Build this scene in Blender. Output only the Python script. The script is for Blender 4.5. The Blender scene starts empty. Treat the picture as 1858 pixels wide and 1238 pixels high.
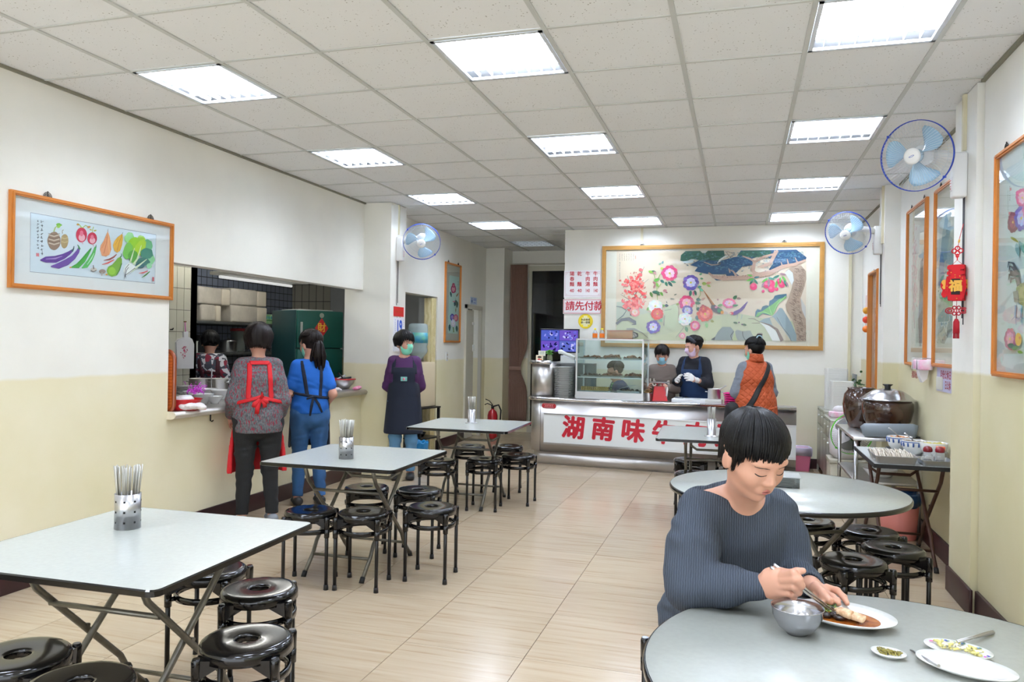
import bpy, bmesh, math, random
import numpy as np
from mathutils import Vector, Matrix, Euler
random.seed(7); PI = math.pi
SC = bpy.context.scene
COL = SC.collection
# ------------------------------------------------------------- camera, world, exposure
HC = 1.455; FOC = 1388.0
YAW, PIT, ROL = -.289, .0009, .0164
fw = Vector((math.sin(YAW)*math.cos(PIT), math.cos(YAW)*math.cos(PIT), math.sin(PIT)))
rt0 = Vector((math.cos(YAW), -math.sin(YAW), 0)); up0 = rt0.cross(fw)
RT = math.cos(ROL)*rt0 + math.sin(ROL)*up0
UP = -math.sin(ROL)*rt0 + math.cos(ROL)*up0
cam = bpy.data.cameras.new('camera'); camo = bpy.data.objects.new('camera', cam); COL.objects.link(camo)
mx = Matrix((RT, UP, -fw)).transposed().to_4x4(); mx.translation = (0, 0, HC)
camo.matrix_world = mx
cam.sensor_width = 36; cam.lens = FOC*36/1858; cam.clip_start = .05; cam.clip_end = 100
cam.dof.use_dof = False
SC.camera = camo
def V(px, py, d):
    """world point seen in the photograph at (px, py), d metres deep along the viewing axis"""
    return Vector((0, 0, HC)) + d*(fw + (px-929)/FOC*RT - (py-619)/FOC*UP)
SC.view_settings.view_transform = 'Standard'; SC.view_settings.look = 'None'
SC.view_settings.exposure = 0.0; SC.view_settings.gamma = 1.0; SC.view_settings.use_curve_mapping = False
world = bpy.data.worlds.new('daylight'); SC.world = world; world.use_nodes = True
bg = world.node_tree.nodes['Background']; bg.inputs[0].default_value = (.88, .94, 1, 1); bg.inputs[1].default_value = 3.8
LAMP = 33.0         # brightness of the ceiling light panels
KLAMP = 34.0       # unseen tube added to light the kitchen
# the sky seen through the open shop front behind the camera: portal only guides sampling
pl = bpy.data.lights.new('shopfront_portal', 'AREA'); pl.shape = 'RECTANGLE'; pl.size = 5.0; pl.size_y = 2.6; pl.cycles.is_portal = True
plo = bpy.data.objects.new('shopfront_portal', pl); COL.objects.link(plo); plo.location = (-1.3, -2.45, 1.35); plo.rotation_euler = (PI/2, 0, 0)

# ------------------------------------------------------------- materials
def lin(c):
    c = c/255.0
    return c/12.92 if c <= .04045 else ((c+.055)/1.055)**2.4
def rgb(t): return (lin(t[0]), lin(t[1]), lin(t[2]), 1)
MATS = {}
def nodes_of(m):
    return m.node_tree.nodes, m.node_tree.links
def M(name, col=(200, 200, 200), rough=.5, metal=0, var=0, vs=8, bump=0, bs=60, stretch=None, emit=0, trans=0, spec=.5, coat=0, col2=None, sub=0, alpha=1):
    if name in MATS: return MATS[name]
    m = bpy.data.materials.new(name); m.use_nodes = True; MATS[name] = m
    N, L = nodes_of(m); b = N['Principled BSDF']
    b.inputs['Base Color'].default_value = rgb(col); b.inputs['Roughness'].default_value = rough
    b.inputs['Metallic'].default_value = metal; b.inputs['Specular IOR Level'].default_value = spec
    b.inputs['Coat Weight'].default_value = coat
    if trans: b.inputs['Transmission Weight'].default_value = trans
    if sub:
        b.inputs['Subsurface Weight'].default_value = sub; b.inputs['Subsurface Radius'].default_value = (.012, .005, .003); b.inputs['Subsurface Scale'].default_value = 1
    if emit:
        b.inputs['Emission Color'].default_value = rgb(col); b.inputs['Emission Strength'].default_value = emit
    if alpha < 1: b.inputs['Alpha'].default_value = alpha
    if var or col2 or bump:
        tc = N.new('ShaderNodeTexCoord'); mp = N.new('ShaderNodeMapping'); L.new(tc.outputs['Object'], mp.inputs[0])
        if stretch: mp.inputs['Scale'].default_value = stretch
        if var or col2:
            nz = N.new('ShaderNodeTexNoise'); nz.inputs['Scale'].default_value = vs; nz.inputs['Detail'].default_value = 5
            L.new(mp.outputs[0], nz.inputs['Vector'])
            cr = N.new('ShaderNodeValToRGB'); cr.color_ramp.elements[0].position = .32; cr.color_ramp.elements[1].position = .68
            c = rgb(col); c2 = rgb(col2) if col2 else tuple([x*(1-var) for x in c[:3]]+[1])
            cr.color_ramp.elements[0].color = c2; cr.color_ramp.elements[1].color = c
            L.new(nz.outputs['Fac'], cr.inputs[0]); L.new(cr.outputs[0], b.inputs['Base Color'])
        if bump:
            n2 = N.new('ShaderNodeTexNoise'); n2.inputs['Scale'].default_value = bs; n2.inputs['Detail'].default_value = 3
            L.new(mp.outputs[0], n2.inputs['Vector'])
            bp = N.new('ShaderNodeBump'); bp.inputs['Strength'].default_value = min(1, bump); bp.inputs['Distance'].default_value = .004
            L.new(n2.outputs['Fac'], bp.inputs['Height']); L.new(bp.outputs[0], b.inputs['Normal'])
    return m
def wave_mat(name, c1, c2, scale, axis='X', rough=.8, dist=2.0, bump=.5, profile='SIN', width=.5, coords='Object', detail=2):
    m = bpy.data.materials.new(name); m.use_nodes = True; N, L = nodes_of(m); b = N['Principled BSDF']; b.inputs['Roughness'].default_value = rough
    b.inputs['Specular IOR Level'].default_value = .25
    tc = N.new('ShaderNodeTexCoord'); w = N.new('ShaderNodeTexWave'); w.bands_direction = axis; w.inputs['Scale'].default_value = scale
    w.inputs['Distortion'].default_value = dist; w.inputs['Detail'].default_value = detail; w.inputs['Detail Scale'].default_value = 1.5
    L.new(tc.outputs[coords], w.inputs['Vector'])
    cr = N.new('ShaderNodeValToRGB'); cr.color_ramp.elements[0].color = rgb(c1); cr.color_ramp.elements[1].color = rgb(c2)
    cr.color_ramp.elements[0].position = max(0, width-.3); cr.color_ramp.elements[1].position = min(1, width+.3)
    L.new(w.outputs['Fac'], cr.inputs[0]); L.new(cr.outputs[0], b.inputs['Base Color'])
    bp = N.new('ShaderNodeBump'); bp.inputs['Strength'].default_value = bump; bp.inputs['Distance'].default_value = .003
    L.new(w.outputs['Fac'], bp.inputs['Height']); L.new(bp.outputs[0], b.inputs['Normal'])
    MATS[name] = m
    return m
def wall_mat(name, top, low, z0, blotch=.5):
    """two-tone wall paint: light above, yellow dado below world height z0, faint stains"""
    m = bpy.data.materials.new(name); m.use_nodes = True; N, L = nodes_of(m); b = N['Principled BSDF']; b.inputs['Roughness'].default_value = .55
    b.inputs['Specular IOR Level'].default_value = .3
    g = N.new('ShaderNodeNewGeometry'); sp = N.new('ShaderNodeSeparateXYZ'); L.new(g.outputs['Position'], sp.inputs[0])
    nz = N.new('ShaderNodeTexNoise'); nz.inputs['Scale'].default_value = 1.3; nz.inputs['Detail'].default_value = 6; L.new(g.outputs['Position'], nz.inputs['Vector'])
    n2 = N.new('ShaderNodeTexNoise'); n2.inputs['Scale'].default_value = 9; n2.inputs['Detail'].default_value = 4; L.new(g.outputs['Position'], n2.inputs['Vector'])
    ma = N.new('ShaderNodeMath'); ma.operation = 'MULTIPLY_ADD'; ma.inputs[1].default_value = .02; L.new(n2.outputs['Fac'], ma.inputs[0]); L.new(sp.outputs['Z'], ma.inputs[2])
    mr = N.new('ShaderNodeMapRange'); mr.inputs['From Min'].default_value = z0; mr.inputs['From Max'].default_value = z0+.02; L.new(ma.outputs[0], mr.inputs['Value'])
    def two(c, d):
        cr = N.new('ShaderNodeValToRGB'); cr.color_ramp.elements[0].color = rgb(d); cr.color_ramp.elements[1].color = rgb(c)
        cr.color_ramp.elements[0].position = .3; cr.color_ramp.elements[1].position = .62; L.new(nz.outputs['Fac'], cr.inputs[0]); return cr
    a = two(top, tuple(int(v*.955) for v in top)); c = two(low, (low[0]*.96, low[1]*.955, low[2]*.9))
    mix = N.new('ShaderNodeMix'); mix.data_type = 'RGBA'
    L.new(mr.outputs[0], mix.inputs['Factor']); L.new(c.outputs[0], mix.inputs[6]); L.new(a.outputs[0], mix.inputs[7])
    L.new(mix.outputs[2], b.inputs['Base Color'])
    n3 = N.new('ShaderNodeTexNoise'); n3.inputs['Scale'].default_value = 40; L.new(g.outputs['Position'], n3.inputs['Vector'])
    bp = N.new('ShaderNodeBump'); bp.inputs['Strength'].default_value = .12; bp.inputs['Distance'].default_value = .003; L.new(n3.outputs['Fac'], bp.inputs['Height']); L.new(bp.outputs[0], b.inputs['Normal'])
    return m
def glass_mat(name, tint=(235, 245, 245), refl=.35, rough=.02):
    m = bpy.data.materials.new(name); m.use_nodes = True; N, L = nodes_of(m)
    N.remove(N['Principled BSDF']); o = N['Material Output']
    t = N.new('ShaderNodeBsdfTransparent'); t.inputs[0].default_value = rgb(tint)
    g = N.new('ShaderNodeBsdfGlossy'); g.inputs['Roughness'].default_value = rough
    ge = N.new('ShaderNodeNewGeometry'); dt = N.new('ShaderNodeVectorMath'); dt.operation = 'DOT_PRODUCT'; L.new(ge.outputs['Normal'], dt.inputs[0]); L.new(ge.outputs['Incoming'], dt.inputs[1])
    def mth(op, a, b=None, c=None):
        q = N.new('ShaderNodeMath'); q.operation = op
        for i, v in enumerate((a, b, c)):
            if v is None: continue
            if isinstance(v, (int, float)): q.inputs[i].default_value = v
            else: L.new(v, q.inputs[i])
        return q.outputs[0]
    sc_ = mth('POWER', mth('SUBTRACT', 1, mth('ABSOLUTE', dt.outputs['Value'])), 5)
    mu = N.new('ShaderNodeMath'); mu.operation = 'MULTIPLY_ADD'; mu.inputs[1].default_value = .9; mu.inputs[2].default_value = .022+refl*.05; L.new(sc_, mu.inputs[0])
    x = N.new('ShaderNodeMixShader'); L.new(mu.outputs[0], x.inputs[0]); L.new(t.outputs[0], x.inputs[1]); L.new(g.outputs[0], x.inputs[2]); L.new(x.outputs[0], o.inputs[0])
    MATS[name] = m
    return m

# ------------------------------------------------------------- mesh builder
class MB:
    """collects shapes and links them as ONE mesh object"""
    def __init__(s): s.v = []; s.f = []; s.m = []; s.sm = []; s.c = None
    def add(s, vs, fs, mi=0, smooth=False):
        o = len(s.v); s.v += [tuple(v) for v in vs]; s.f += [[i+o for i in f] for f in fs]; s.m += [mi]*len(fs); s.sm += [smooth]*len(fs); return s
    def box(s, a, b, mi=0, bev=0):
        x0, y0, z0 = [min(p, q) for p, q in zip(a, b)]; x1, y1, z1 = [max(p, q) for p, q in zip(a, b)]
        if bev <= 0:
            return s.add([(x0,y0,z0),(x1,y0,z0),(x1,y1,z0),(x0,y1,z0),(x0,y0,z1),(x1,y0,z1),(x1,y1,z1),(x0,y1,z1)],
                         [(0,3,2,1),(4,5,6,7),(0,1,5,4),(1,2,6,5),(2,3,7,6),(3,0,4,7)], mi)
        bm = bmesh.new(); bmesh.ops.create_cube(bm, size=1)
        for v in bm.verts: v.co = ((x0+x1)/2+v.co.x*(x1-x0), (y0+y1)/2+v.co.y*(y1-y0), (z0+z1)/2+v.co.z*(z1-z0))
        bmesh.ops.bevel(bm, geom=bm.edges[:], offset=bev, segments=2, affect='EDGES', profile=.5)
        bm.verts.index_update()
        s.add([v.co[:] for v in bm.verts], [[v.index for v in f.verts] for f in bm.faces], mi, True); bm.free(); return s
    def tube(s, path, r, n=10, mi=0, cap=True, closed=False, flat=None):
        P = [Vector(p) for p in path]; R = r if isinstance(r, (list, tuple)) else [r]*len(P)
        vs = []; fs = []; k = len(P)
        T = []
        for i in range(k):
            if closed: t = P[(i+1) % k]-P[i-1]
            else: t = P[min(i+1, k-1)]-P[max(i-1, 0)]
            T.append(t.normalized() if t.length > 1e-9 else Vector((0, 0, 1)))
        a = T[0].orthogonal().normalized() if flat is None else (Vector(flat)-T[0]*Vector(flat).dot(T[0])).normalized()
        for i in range(k):
            a = (a - T[i]*a.dot(T[i]));  a = a.normalized() if a.length > 1e-6 else T[i].orthogonal().normalized()
            b = T[i].cross(a)
            rr = R[i] if isinstance(R[i], (list, tuple)) else (R[i], R[i])
            for j in range(n):
                an = 2*PI*j/n; vs.append(P[i]+a*math.cos(an)*rr[0]+b*math.sin(an)*rr[1])
        for i in range(k if closed else k-1):
            for j in range(n):
                i2 = (i+1) % k; fs.append((i*n+j, i*n+(j+1) % n, i2*n+(j+1) % n, i2*n+j))
        s.add(vs, fs, mi, True)
        if cap and not closed:
            o = len(s.v)-k*n
            s.f.append([o+j for j in range(n)][::-1]); s.m.append(mi); s.sm.append(False)
            s.f.append([o+(k-1)*n+j for j in range(n)]); s.m.append(mi); s.sm.append(False)
        return s
    def cyl(s, a, b, r, r2=None, n=16, mi=0): return s.tube([a, b], [r, r if r2 is None else r2], n, mi)
    def lathe(s, prof, c=(0, 0, 0), n=32, mi=0, sx=1, sy=1, smooth=True, close=False):
        vs = []; fs = []; k = len(prof)
        for (r, z) in prof:
            for j in range(n): an = 2*PI*j/n; vs.append((c[0]+r*sx*math.cos(an), c[1]+r*sy*math.sin(an), c[2]+z))
        for i in range(k if close else k-1):
            i2 = (i+1) % k
            for j in range(n): fs.append((i*n+j, i*n+(j+1) % n, i2*n+(j+1) % n, i2*n+j))
        s.add(vs, fs, mi, smooth); o = len(s.v)-k*n
        if not close:
            if prof[0][0] > 1e-5: s.f.append([o+j for j in range(n)][::-1]); s.m.append(mi); s.sm.append(False)
            if prof[-1][0] > 1e-5: s.f.append([o+(k-1)*n+j for j in range(n)]); s.m.append(mi); s.sm.append(False)
        return s
    def ell(s, c, r, n=16, mi=0, rot=None, noise=0):
        vs = []; fs = []; k = max(6, n//2)
        for i in range(k+1):
            th = PI*i/k
            for j in range(n):
                an = 2*PI*j/n; q = 1+(random.random()-.5)*noise
                p = Vector((math.sin(th)*math.cos(an)*r[0]*q, math.sin(th)*math.sin(an)*r[1]*q, -math.cos(th)*r[2]*q))
                if rot: p = rot @ p
                vs.append(p+Vector(c))
        for i in range(k):
            for j in range(n): fs.append((i*n+j, i*n+(j+1) % n, (i+1)*n+(j+1) % n, (i+1)*n+j))
        return s.add(vs, fs, mi, True)
    def prism(s, pts, d0, d1, fn, mi=0, smooth=False):
        """2D outline extruded; fn(u, v, d) gives the 3D point"""
        n = len(pts); vs = [fn(u, v, d0) for u, v in pts]+[fn(u, v, d1) for u, v in pts]
        fs = [list(range(n))[::-1], list(range(n, 2*n))]
        s.add(vs, fs, mi); o = len(s.v)-2*n
        for i in range(n): s.f.append([o+i, o+(i+1) % n, o+n+(i+1) % n, o+n+i]); s.m.append(mi); s.sm.append(smooth)
        return s
    def build(s, name, mats, parent=None, loc=(0, 0, 0), rz=0, fix=True):
        me = bpy.data.meshes.new(name); me.from_pydata(s.v, [], s.f); 
        for m in (mats if isinstance(mats, (list, tuple)) else [mats]): me.materials.append(m)
        if len(me.polygons) == len(s.m):
            me.polygons.foreach_set('material_index', s.m); me.polygons.foreach_set('use_smooth', s.sm)
        if fix:
            bm = bmesh.new(); bm.from_mesh(me); bmesh.ops.remove_doubles(bm, verts=bm.verts[:], dist=1e-6); bmesh.ops.recalc_face_normals(bm, faces=bm.faces[:]); bm.to_mesh(me); bm.free()
        me.update()
        o = bpy.data.objects.new(name, me); COL.objects.link(o); o.location = loc; o.rotation_euler = (0, 0, rz)
        if parent: o.parent = parent
        return o
def tag(o, label, cat, group=None, kind=None):
    if label: o['label'] = label
    if cat: o['category'] = cat
    if group: o['group'] = group
    if kind: o['kind'] = kind
    return o
def thing(name, label, cat, loc=(0, 0, 0), rz=0, group=None):
    o = bpy.data.objects.new(name, None); COL.objects.link(o); o.location = loc; o.rotation_euler = (0, 0, rz); o.empty_display_size = .1
    return tag(o, label, cat, group)
def struct(o): o['kind'] = 'structure'; return o
def dup(root, loc=None, rz=None, label=None, group=None, drop=()):
    r = root.copy(); COL.objects.link(r)
    if loc is not None: r.location = loc
    if rz is not None: r.rotation_euler = (0, 0, rz)
    if label: r['label'] = label
    if group: r['group'] = group
    for ch in list(root.children):
        if ch.name.split('.')[0] in drop: continue
        c = ch.copy(); COL.objects.link(c); c.parent = r
        for g in list(ch.children):
            d = g.copy(); COL.objects.link(d); d.parent = c
    return r
def arc(c, r, a0, a1, n, plane='xy'):
    out = []
    for i in range(n+1):
        a = a0+(a1-a0)*i/n; u, v = r*math.cos(a), r*math.sin(a)
        out.append((c[0]+u, c[1]+v, c[2]) if plane == 'xy' else ((c[0]+u, c[1], c[2]+v) if plane == 'xz' else (c[0], c[1]+u, c[2]+v)))
    return out
def rrect(w, h, r, n=4):
    """rounded rectangle outline centred at the origin"""
    pts = []
    for cx, cy, a in ((w/2-r, h/2-r, 0), (-w/2+r, h/2-r, PI/2), (-w/2+r, -h/2+r, PI), (w/2-r, -h/2+r, 3*PI/2)):
        for i in range(n+1): b = a+PI/2*i/n; pts.append((cx+r*math.cos(b), cy+r*math.sin(b)))
    return pts
def text_mesh(name, body, size, mat, parent, mtx, ext=.0008, align='CENTER', bold=0, squash=1, spacing=1, line=1):
    """lettering turned into a thin mesh; mtx places it (text lies in its XY plane)"""
    cu = bpy.data.curves.new(name, 'FONT'); cu.body = body; cu.size = size; cu.align_x = align; cu.align_y = 'CENTER'; cu.extrude = ext; cu.resolution_u = 2
    cu.space_character = spacing; cu.space_line = line
    to = bpy.data.objects.new(name, cu); COL.objects.link(to)
    dg = bpy.context.evaluated_depsgraph_get(); me = bpy.data.meshes.new_from_object(to.evaluated_get(dg)); bpy.data.objects.remove(to)
    if bold:
        bm = bmesh.new()
        for i in range(7):
            c = me.copy(); a = 2*PI*i/6; q = 0 if i == 6 else bold; c.transform(Matrix.Translation((q*math.cos(a), q*math.sin(a), i*.00002))); bm.from_mesh(c); bpy.data.meshes.remove(c)
        bm.to_mesh(me); bm.free()
    me.transform(mtx @ Matrix.Diagonal((squash, 1, 1, 1))); me.materials.clear(); me.materials.append(mat); me.name = name
    o = bpy.data.objects.new(name, me); COL.objects.link(o)
    if parent: o.parent = parent
    return o
def frame_mtx(o, u, v):
    """matrix whose X axis is u, Y axis v, origin o"""
    u = Vector(u).normalized(); v = Vector(v).normalized(); w = u.cross(v)
    m = Matrix((u, v, w)).transposed().to_4x4(); m.translation = o
    return m
class Art:
    """flat painted picture: coloured outlines stacked a hair apart on a plane, one mesh"""
    def __init__(s): s.v = []; s.f = []; s.c = []; s.k = 0
    lay = None
    def poly(s, pts, col):
        if s.lay is None: s.k += 1
        else: s.k = s.lay
        o = len(s.v); s.v += [(p[0], p[1], s.k) for p in pts]; s.f.append(list(range(o, o+len(pts)))); s.c.append(rgb(col))
    def oval(s, x, y, a, b, col, rot=0, n=14, wob=0):
        ps = []
        for i in range(n):
            t = 2*PI*i/n; q = 1+(random.random()-.5)*wob; u, v = a*q*math.cos(t), b*q*math.sin(t)
            ps.append((x+u*math.cos(rot)-v*math.sin(rot), y+u*math.sin(rot)+v*math.cos(rot)))
        s.poly(ps, col)
    def stroke(s, pts, w, col):
        L = []; R = []; n = len(pts)
        W = w if isinstance(w, (list, tuple)) else [w]*n
        for i in range(n):
            a = pts[max(0, i-1)]; b = pts[min(n-1, i+1)]; dx, dy = b[0]-a[0], b[1]-a[1]; d = math.hypot(dx, dy) or 1
            L.append((pts[i][0]-dy/d*W[i]/2, pts[i][1]+dx/d*W[i]/2)); R.append((pts[i][0]+dy/d*W[i]/2, pts[i][1]-dx/d*W[i]/2))
        s.poly(L+R[::-1], col)
    def leaf(s, x, y, l, w, rot, col):
        ps = [(0, 0), (.25, .5), (.6, .45), (1, 0), (.6, -.45), (.25, -.5)]
        s.poly([(x+l*a*math.cos(rot)-w*b*math.sin(rot), y+l*a*math.sin(rot)+w*b*math.cos(rot)) for a, b in ps], col)
    def peony(s, x, y, r, c1, c2, cc=(235, 210, 60), n=9):
        for ring, (rr, c) in enumerate(((1, c1), (.74, c1), (.55, c2), (.34, c2))):
            for i in range(n-ring):
                a = 2*PI*i/(n-ring)+ring*.4; k = random.uniform(.86, 1.1); cj = tuple(max(0, min(255, v+random.randint(-14, 14))) for v in c)
                s.oval(x+r*rr*.62*math.cos(a), y+r*rr*.62*math.sin(a), r*.40*rr*k, r*.30*rr*k, cj, a+PI/2*0+.3, 9, .25)
        s.oval(x, y, r*.14, r*.12, cc, 0, 8)
    def script(s, x, y, n, sz, col=(60, 50, 50)):
        for i in range(n):
            yy = y-i*sz*1.25
            for k in range(4):
                a = random.uniform(-.5, .5) + (PI/2 if k % 2 else 0); l = sz*random.uniform(.3, .8)
                cx, cy = x+random.uniform(-.2, .2)*sz, yy+random.uniform(-.25, .25)*sz
                s.stroke([(cx-l/2*math.cos(a), cy-l/2*math.sin(a)), (cx+l/2*math.cos(a), cy+l/2*math.sin(a))], sz*.13, col)
    def build(s, name, parent, mtx, step=.00008):
        step = min(step, .008/max(1, max(v[2] for v in s.v)))
        me = bpy.data.meshes.new(name); me.from_pydata([(a, b, c*step) for a, b, c in s.v], [], s.f)
        ca = me.color_attributes.new('ink', 'FLOAT_COLOR', 'CORNER'); i = 0
        data = []
        for f, c in zip(s.f, s.c): data += list(c)*len(f)
        ca.data.foreach_set('color', data); me.transform(mtx); me.materials.append(ink_mat())
        bm = bmesh.new(); bm.from_mesh(me); bmesh.ops.triangulate(bm, faces=[f for f in bm.faces if len(f.verts) > 4]); bm.to_mesh(me); bm.free()
        o = bpy.data.objects.new(name, me); COL.objects.link(o); o.parent = parent
        return o
def ink_mat():
    if 'ink' in MATS: return MATS['ink']
    m = bpy.data.materials.new('ink'); m.use_nodes = True; N, L = nodes_of(m); b = N['Principled BSDF']; b.inputs['Roughness'].default_value = .7
    a = N.new('ShaderNodeVertexColor'); a.layer_name = 'ink'; L.new(a.outputs[0], b.inputs['Base Color']); MATS['ink'] = m
    return m
# common materials
STEEL = M('stainless_steel', (190, 190, 192), .28, 1, bump=.04, bs=200)
STEELB = M('brushed_steel', (206, 203, 200), .36, 1, var=.1, vs=3, bump=.05, bs=120, stretch=(.15, 1, 1))
CHROME = M('polished_chrome', (215, 215, 218), .12, 1)
GREYTUBE = M('worn_grey_tube', (125, 122, 112), .38, .75, var=.25, vs=25)
BLACKP = M('black_plastic', (7, 7, 9), .14, 0, spec=.45, coat=.15)
BLACKM = M('black_lacquered_tube', (9, 9, 11), .3, 0, spec=.5)
BLACKR = M('black_rubber', (18, 18, 19), .6)
WHITEP = M('white_plastic', (216, 216, 212), .35)
CERAM = M('white_ceramic', (216, 217, 214), .15, coat=.3)
ORWOOD = M('orange_wood', (204, 126, 52), .35, var=.18, vs=14, stretch=(1, .25, .25))
GOLDWOOD = M('gold_wood', (188, 138, 66), .35, var=.2, vs=14, stretch=(.2, 1, 1))
REDINK = M('red_paint', (190, 18, 42), .5)
GLASS = glass_mat('clear_glass')
PICGLASS = glass_mat('picture_glass', (250, 252, 252), .0, .02)
# ============================================================= ROOM
ZC = 2.9235
XL, XR, YB = -3.9, 1.37, 9.76
WL = wall_mat('left_wall_paint', (240, 238, 228), (234, 226, 196), 1.195)
WR = wall_mat('right_wall_paint', (240, 239, 232), (218, 210, 178), 1.32)
WB = wall_mat('back_wall_paint', (240, 238, 228), (228, 223, 200), 1.12)
MAROON = M('maroon_tile', (52, 22, 24), .4, var=.3, vs=5)
def wall(name, boxes, mat, mi=None):
    m = MB()
    for a, b in boxes: m.box(a, b)
    return struct(m.build(name, mat))
wall('wall_left', [((-4.02, -2.5, 0), (XL, 4.53, ZC)), ((-4.02, 4.53, 0), (XL, 7.45, .86)), ((-4.02, 4.53, 1.985), (XL, 7.45, ZC))], WL)
wall('wall_left_pillar', [((-4.12, 7.45, 0), (-3.58, 7.84, ZC))], WL)
# corridor wall with two doorways
wall('wall_left_corridor', [((-3.99, 7.84, 2.03), (-3.85, 9.45, ZC)), ((-3.99, 9.45, 0), (-3.85, 10.52, ZC)), ((-3.99, 10.52, 1.97), (-3.85, 11.2, ZC)), ((-3.99, 11.2, 0), (-3.85, 12.1, ZC))], WL)
wall('wall_corridor_pillar', [((-3.85, 11.45, 0), (-3.55, 11.95, ZC))], WL)
wall('wall_corridor_back', [((-3.55, 11.9, 2.68), (-2.1, 12.02, ZC)), ((-3.55, 11.9, 0), (-3.27, 12.02, 2.68))], WL)
wall('wall_back', [((-2.2, YB, 0), (1.6, YB+.14, ZC)), ((-2.2, YB+.14, 0), (-2.06, 12.02, ZC))], WB)
wall('wall_right', [((1.262, -2.5, 0), (1.5, 4.72, ZC)), ((1.235, 4.76, 0), (1.5, 5.2, ZC)), ((1.37, 5.2, 0), (1.5, 7.56, ZC)), ((1.24, 7.56, 0), (1.5, 7.84, ZC)), ((1.37, 7.84, 0), (1.5, YB, ZC)), ((1.3, 4.72, 0), (1.5, 4.76, ZC))], WR)
wall('wall_front', [((-4.02, -2.62, 2.75), (1.5, -2.5, ZC)), ((-4.02, -2.62, 0), (-3.8, -2.5, 2.75)), ((1.2, -2.62, 0), (1.5, -2.5, 2.75))], WL)
# dark glazed screen at the end of the corridor
m = MB(); m.box((-3.27, 11.9, 0), (-3.22, 11.97, 2.68)); m.box((-2.24, 11.9, 0), (-2.2, 11.97, 2.68)); m.box((-3.22, 11.9, 2.6), (-2.24, 11.97, 2.68)); m.box((-3.22, 11.9, 0), (-2.24, 11.97, .1))
win = struct(m.build('window_1', M('cream_frame', (200, 196, 176), .5)))
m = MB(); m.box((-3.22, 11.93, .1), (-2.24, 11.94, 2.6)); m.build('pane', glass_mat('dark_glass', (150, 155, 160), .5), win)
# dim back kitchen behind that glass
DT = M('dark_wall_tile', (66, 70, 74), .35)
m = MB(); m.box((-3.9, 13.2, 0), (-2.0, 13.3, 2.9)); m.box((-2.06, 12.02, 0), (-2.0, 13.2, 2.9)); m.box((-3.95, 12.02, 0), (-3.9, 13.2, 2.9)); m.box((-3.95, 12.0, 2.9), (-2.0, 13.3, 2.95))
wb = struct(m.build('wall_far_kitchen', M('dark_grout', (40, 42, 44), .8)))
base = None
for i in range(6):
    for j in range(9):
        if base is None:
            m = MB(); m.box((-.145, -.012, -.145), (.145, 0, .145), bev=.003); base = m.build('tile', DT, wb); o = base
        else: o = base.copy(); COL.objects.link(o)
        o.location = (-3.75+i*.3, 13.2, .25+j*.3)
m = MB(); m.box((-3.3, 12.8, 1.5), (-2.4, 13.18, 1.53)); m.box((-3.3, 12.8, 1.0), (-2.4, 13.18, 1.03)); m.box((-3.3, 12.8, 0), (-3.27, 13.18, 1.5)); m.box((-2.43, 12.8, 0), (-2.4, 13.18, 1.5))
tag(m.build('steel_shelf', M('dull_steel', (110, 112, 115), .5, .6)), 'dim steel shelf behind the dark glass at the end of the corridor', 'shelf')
t = thing('rice_cooker', 'grey rice cooker on the shelf behind the dark glass', 'rice cooker', (-2.95, 12.98, 1.53))
MB().lathe([(.0, 0), (.13, 0), (.14, .06), (.14, .15), (.12, .17)], n=24).build('body', M('cooker_grey', (150, 150, 150), .4), t)
MB().lathe([(.13, .17), (.11, .21), (.05, .235), (0, .24)], n=24).build('lid', M('cooker_grey'), t)
# baseboards
def base_box(name, a, b): m = MB(); m.box(a, b, bev=.004); return struct(m.build(name, MAROON))
base_box('baseboard_left', (XL, -2.4, 0), (XL+.018, 7.45, .14))
base_box('baseboard_corridor', (-3.85, 9.45, 0), (-3.83, 10.52, .13))
base_box('baseboard_right', (1.243, -2.4, 0), (1.262, 4.70, .145)); base_box('baseboard_right_pillar', (1.217, 4.70, 0), (1.235, 5.2, .145))
base_box('baseboard_right_recess', (1.352, 5.2, 0), (1.37, 7.56, .14)); base_box('baseboard_right_far', (1.352, 7.84, 0), (1.37, YB, .14)); base_box('baseboard_back', (-2.2, YB-.018, 0), (1.35, YB, .12))
# vertical trims / painted conduits on the right wall and the pillars
m = MB(); m.box((1.215, 4.955, 2.6), (1.235, 4.985, ZC)); struct(m.build('trim_1', M('conduit_cream', (214, 206, 176), .5)))
m = MB(); m.box((1.285, 4.712, .15), (1.3, 4.765, ZC)); struct(m.build('trim_2', M('conduit_cream')))
m = MB(); m.box((1.22, 7.6, 2.4), (1.24, 7.63, ZC)); struct(m.build('trim_3', M('conduit_cream')))
m = MB(); m.box((-3.58, 7.62, 2.6), (-3.566, 7.64, ZC)); struct(m.build('trim_4', M('conduit_cream')))
m = MB(); m.box((-1.22, YB-.015, 2.72), (-1.19, YB, ZC)); struct(m.build('trim_5', M('conduit_cream')))
m = MB(); m.box((1.22, YB-.03, 0), (1.25, YB, ZC)); struct(m.build('trim_6', M('conduit_cream')))
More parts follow.
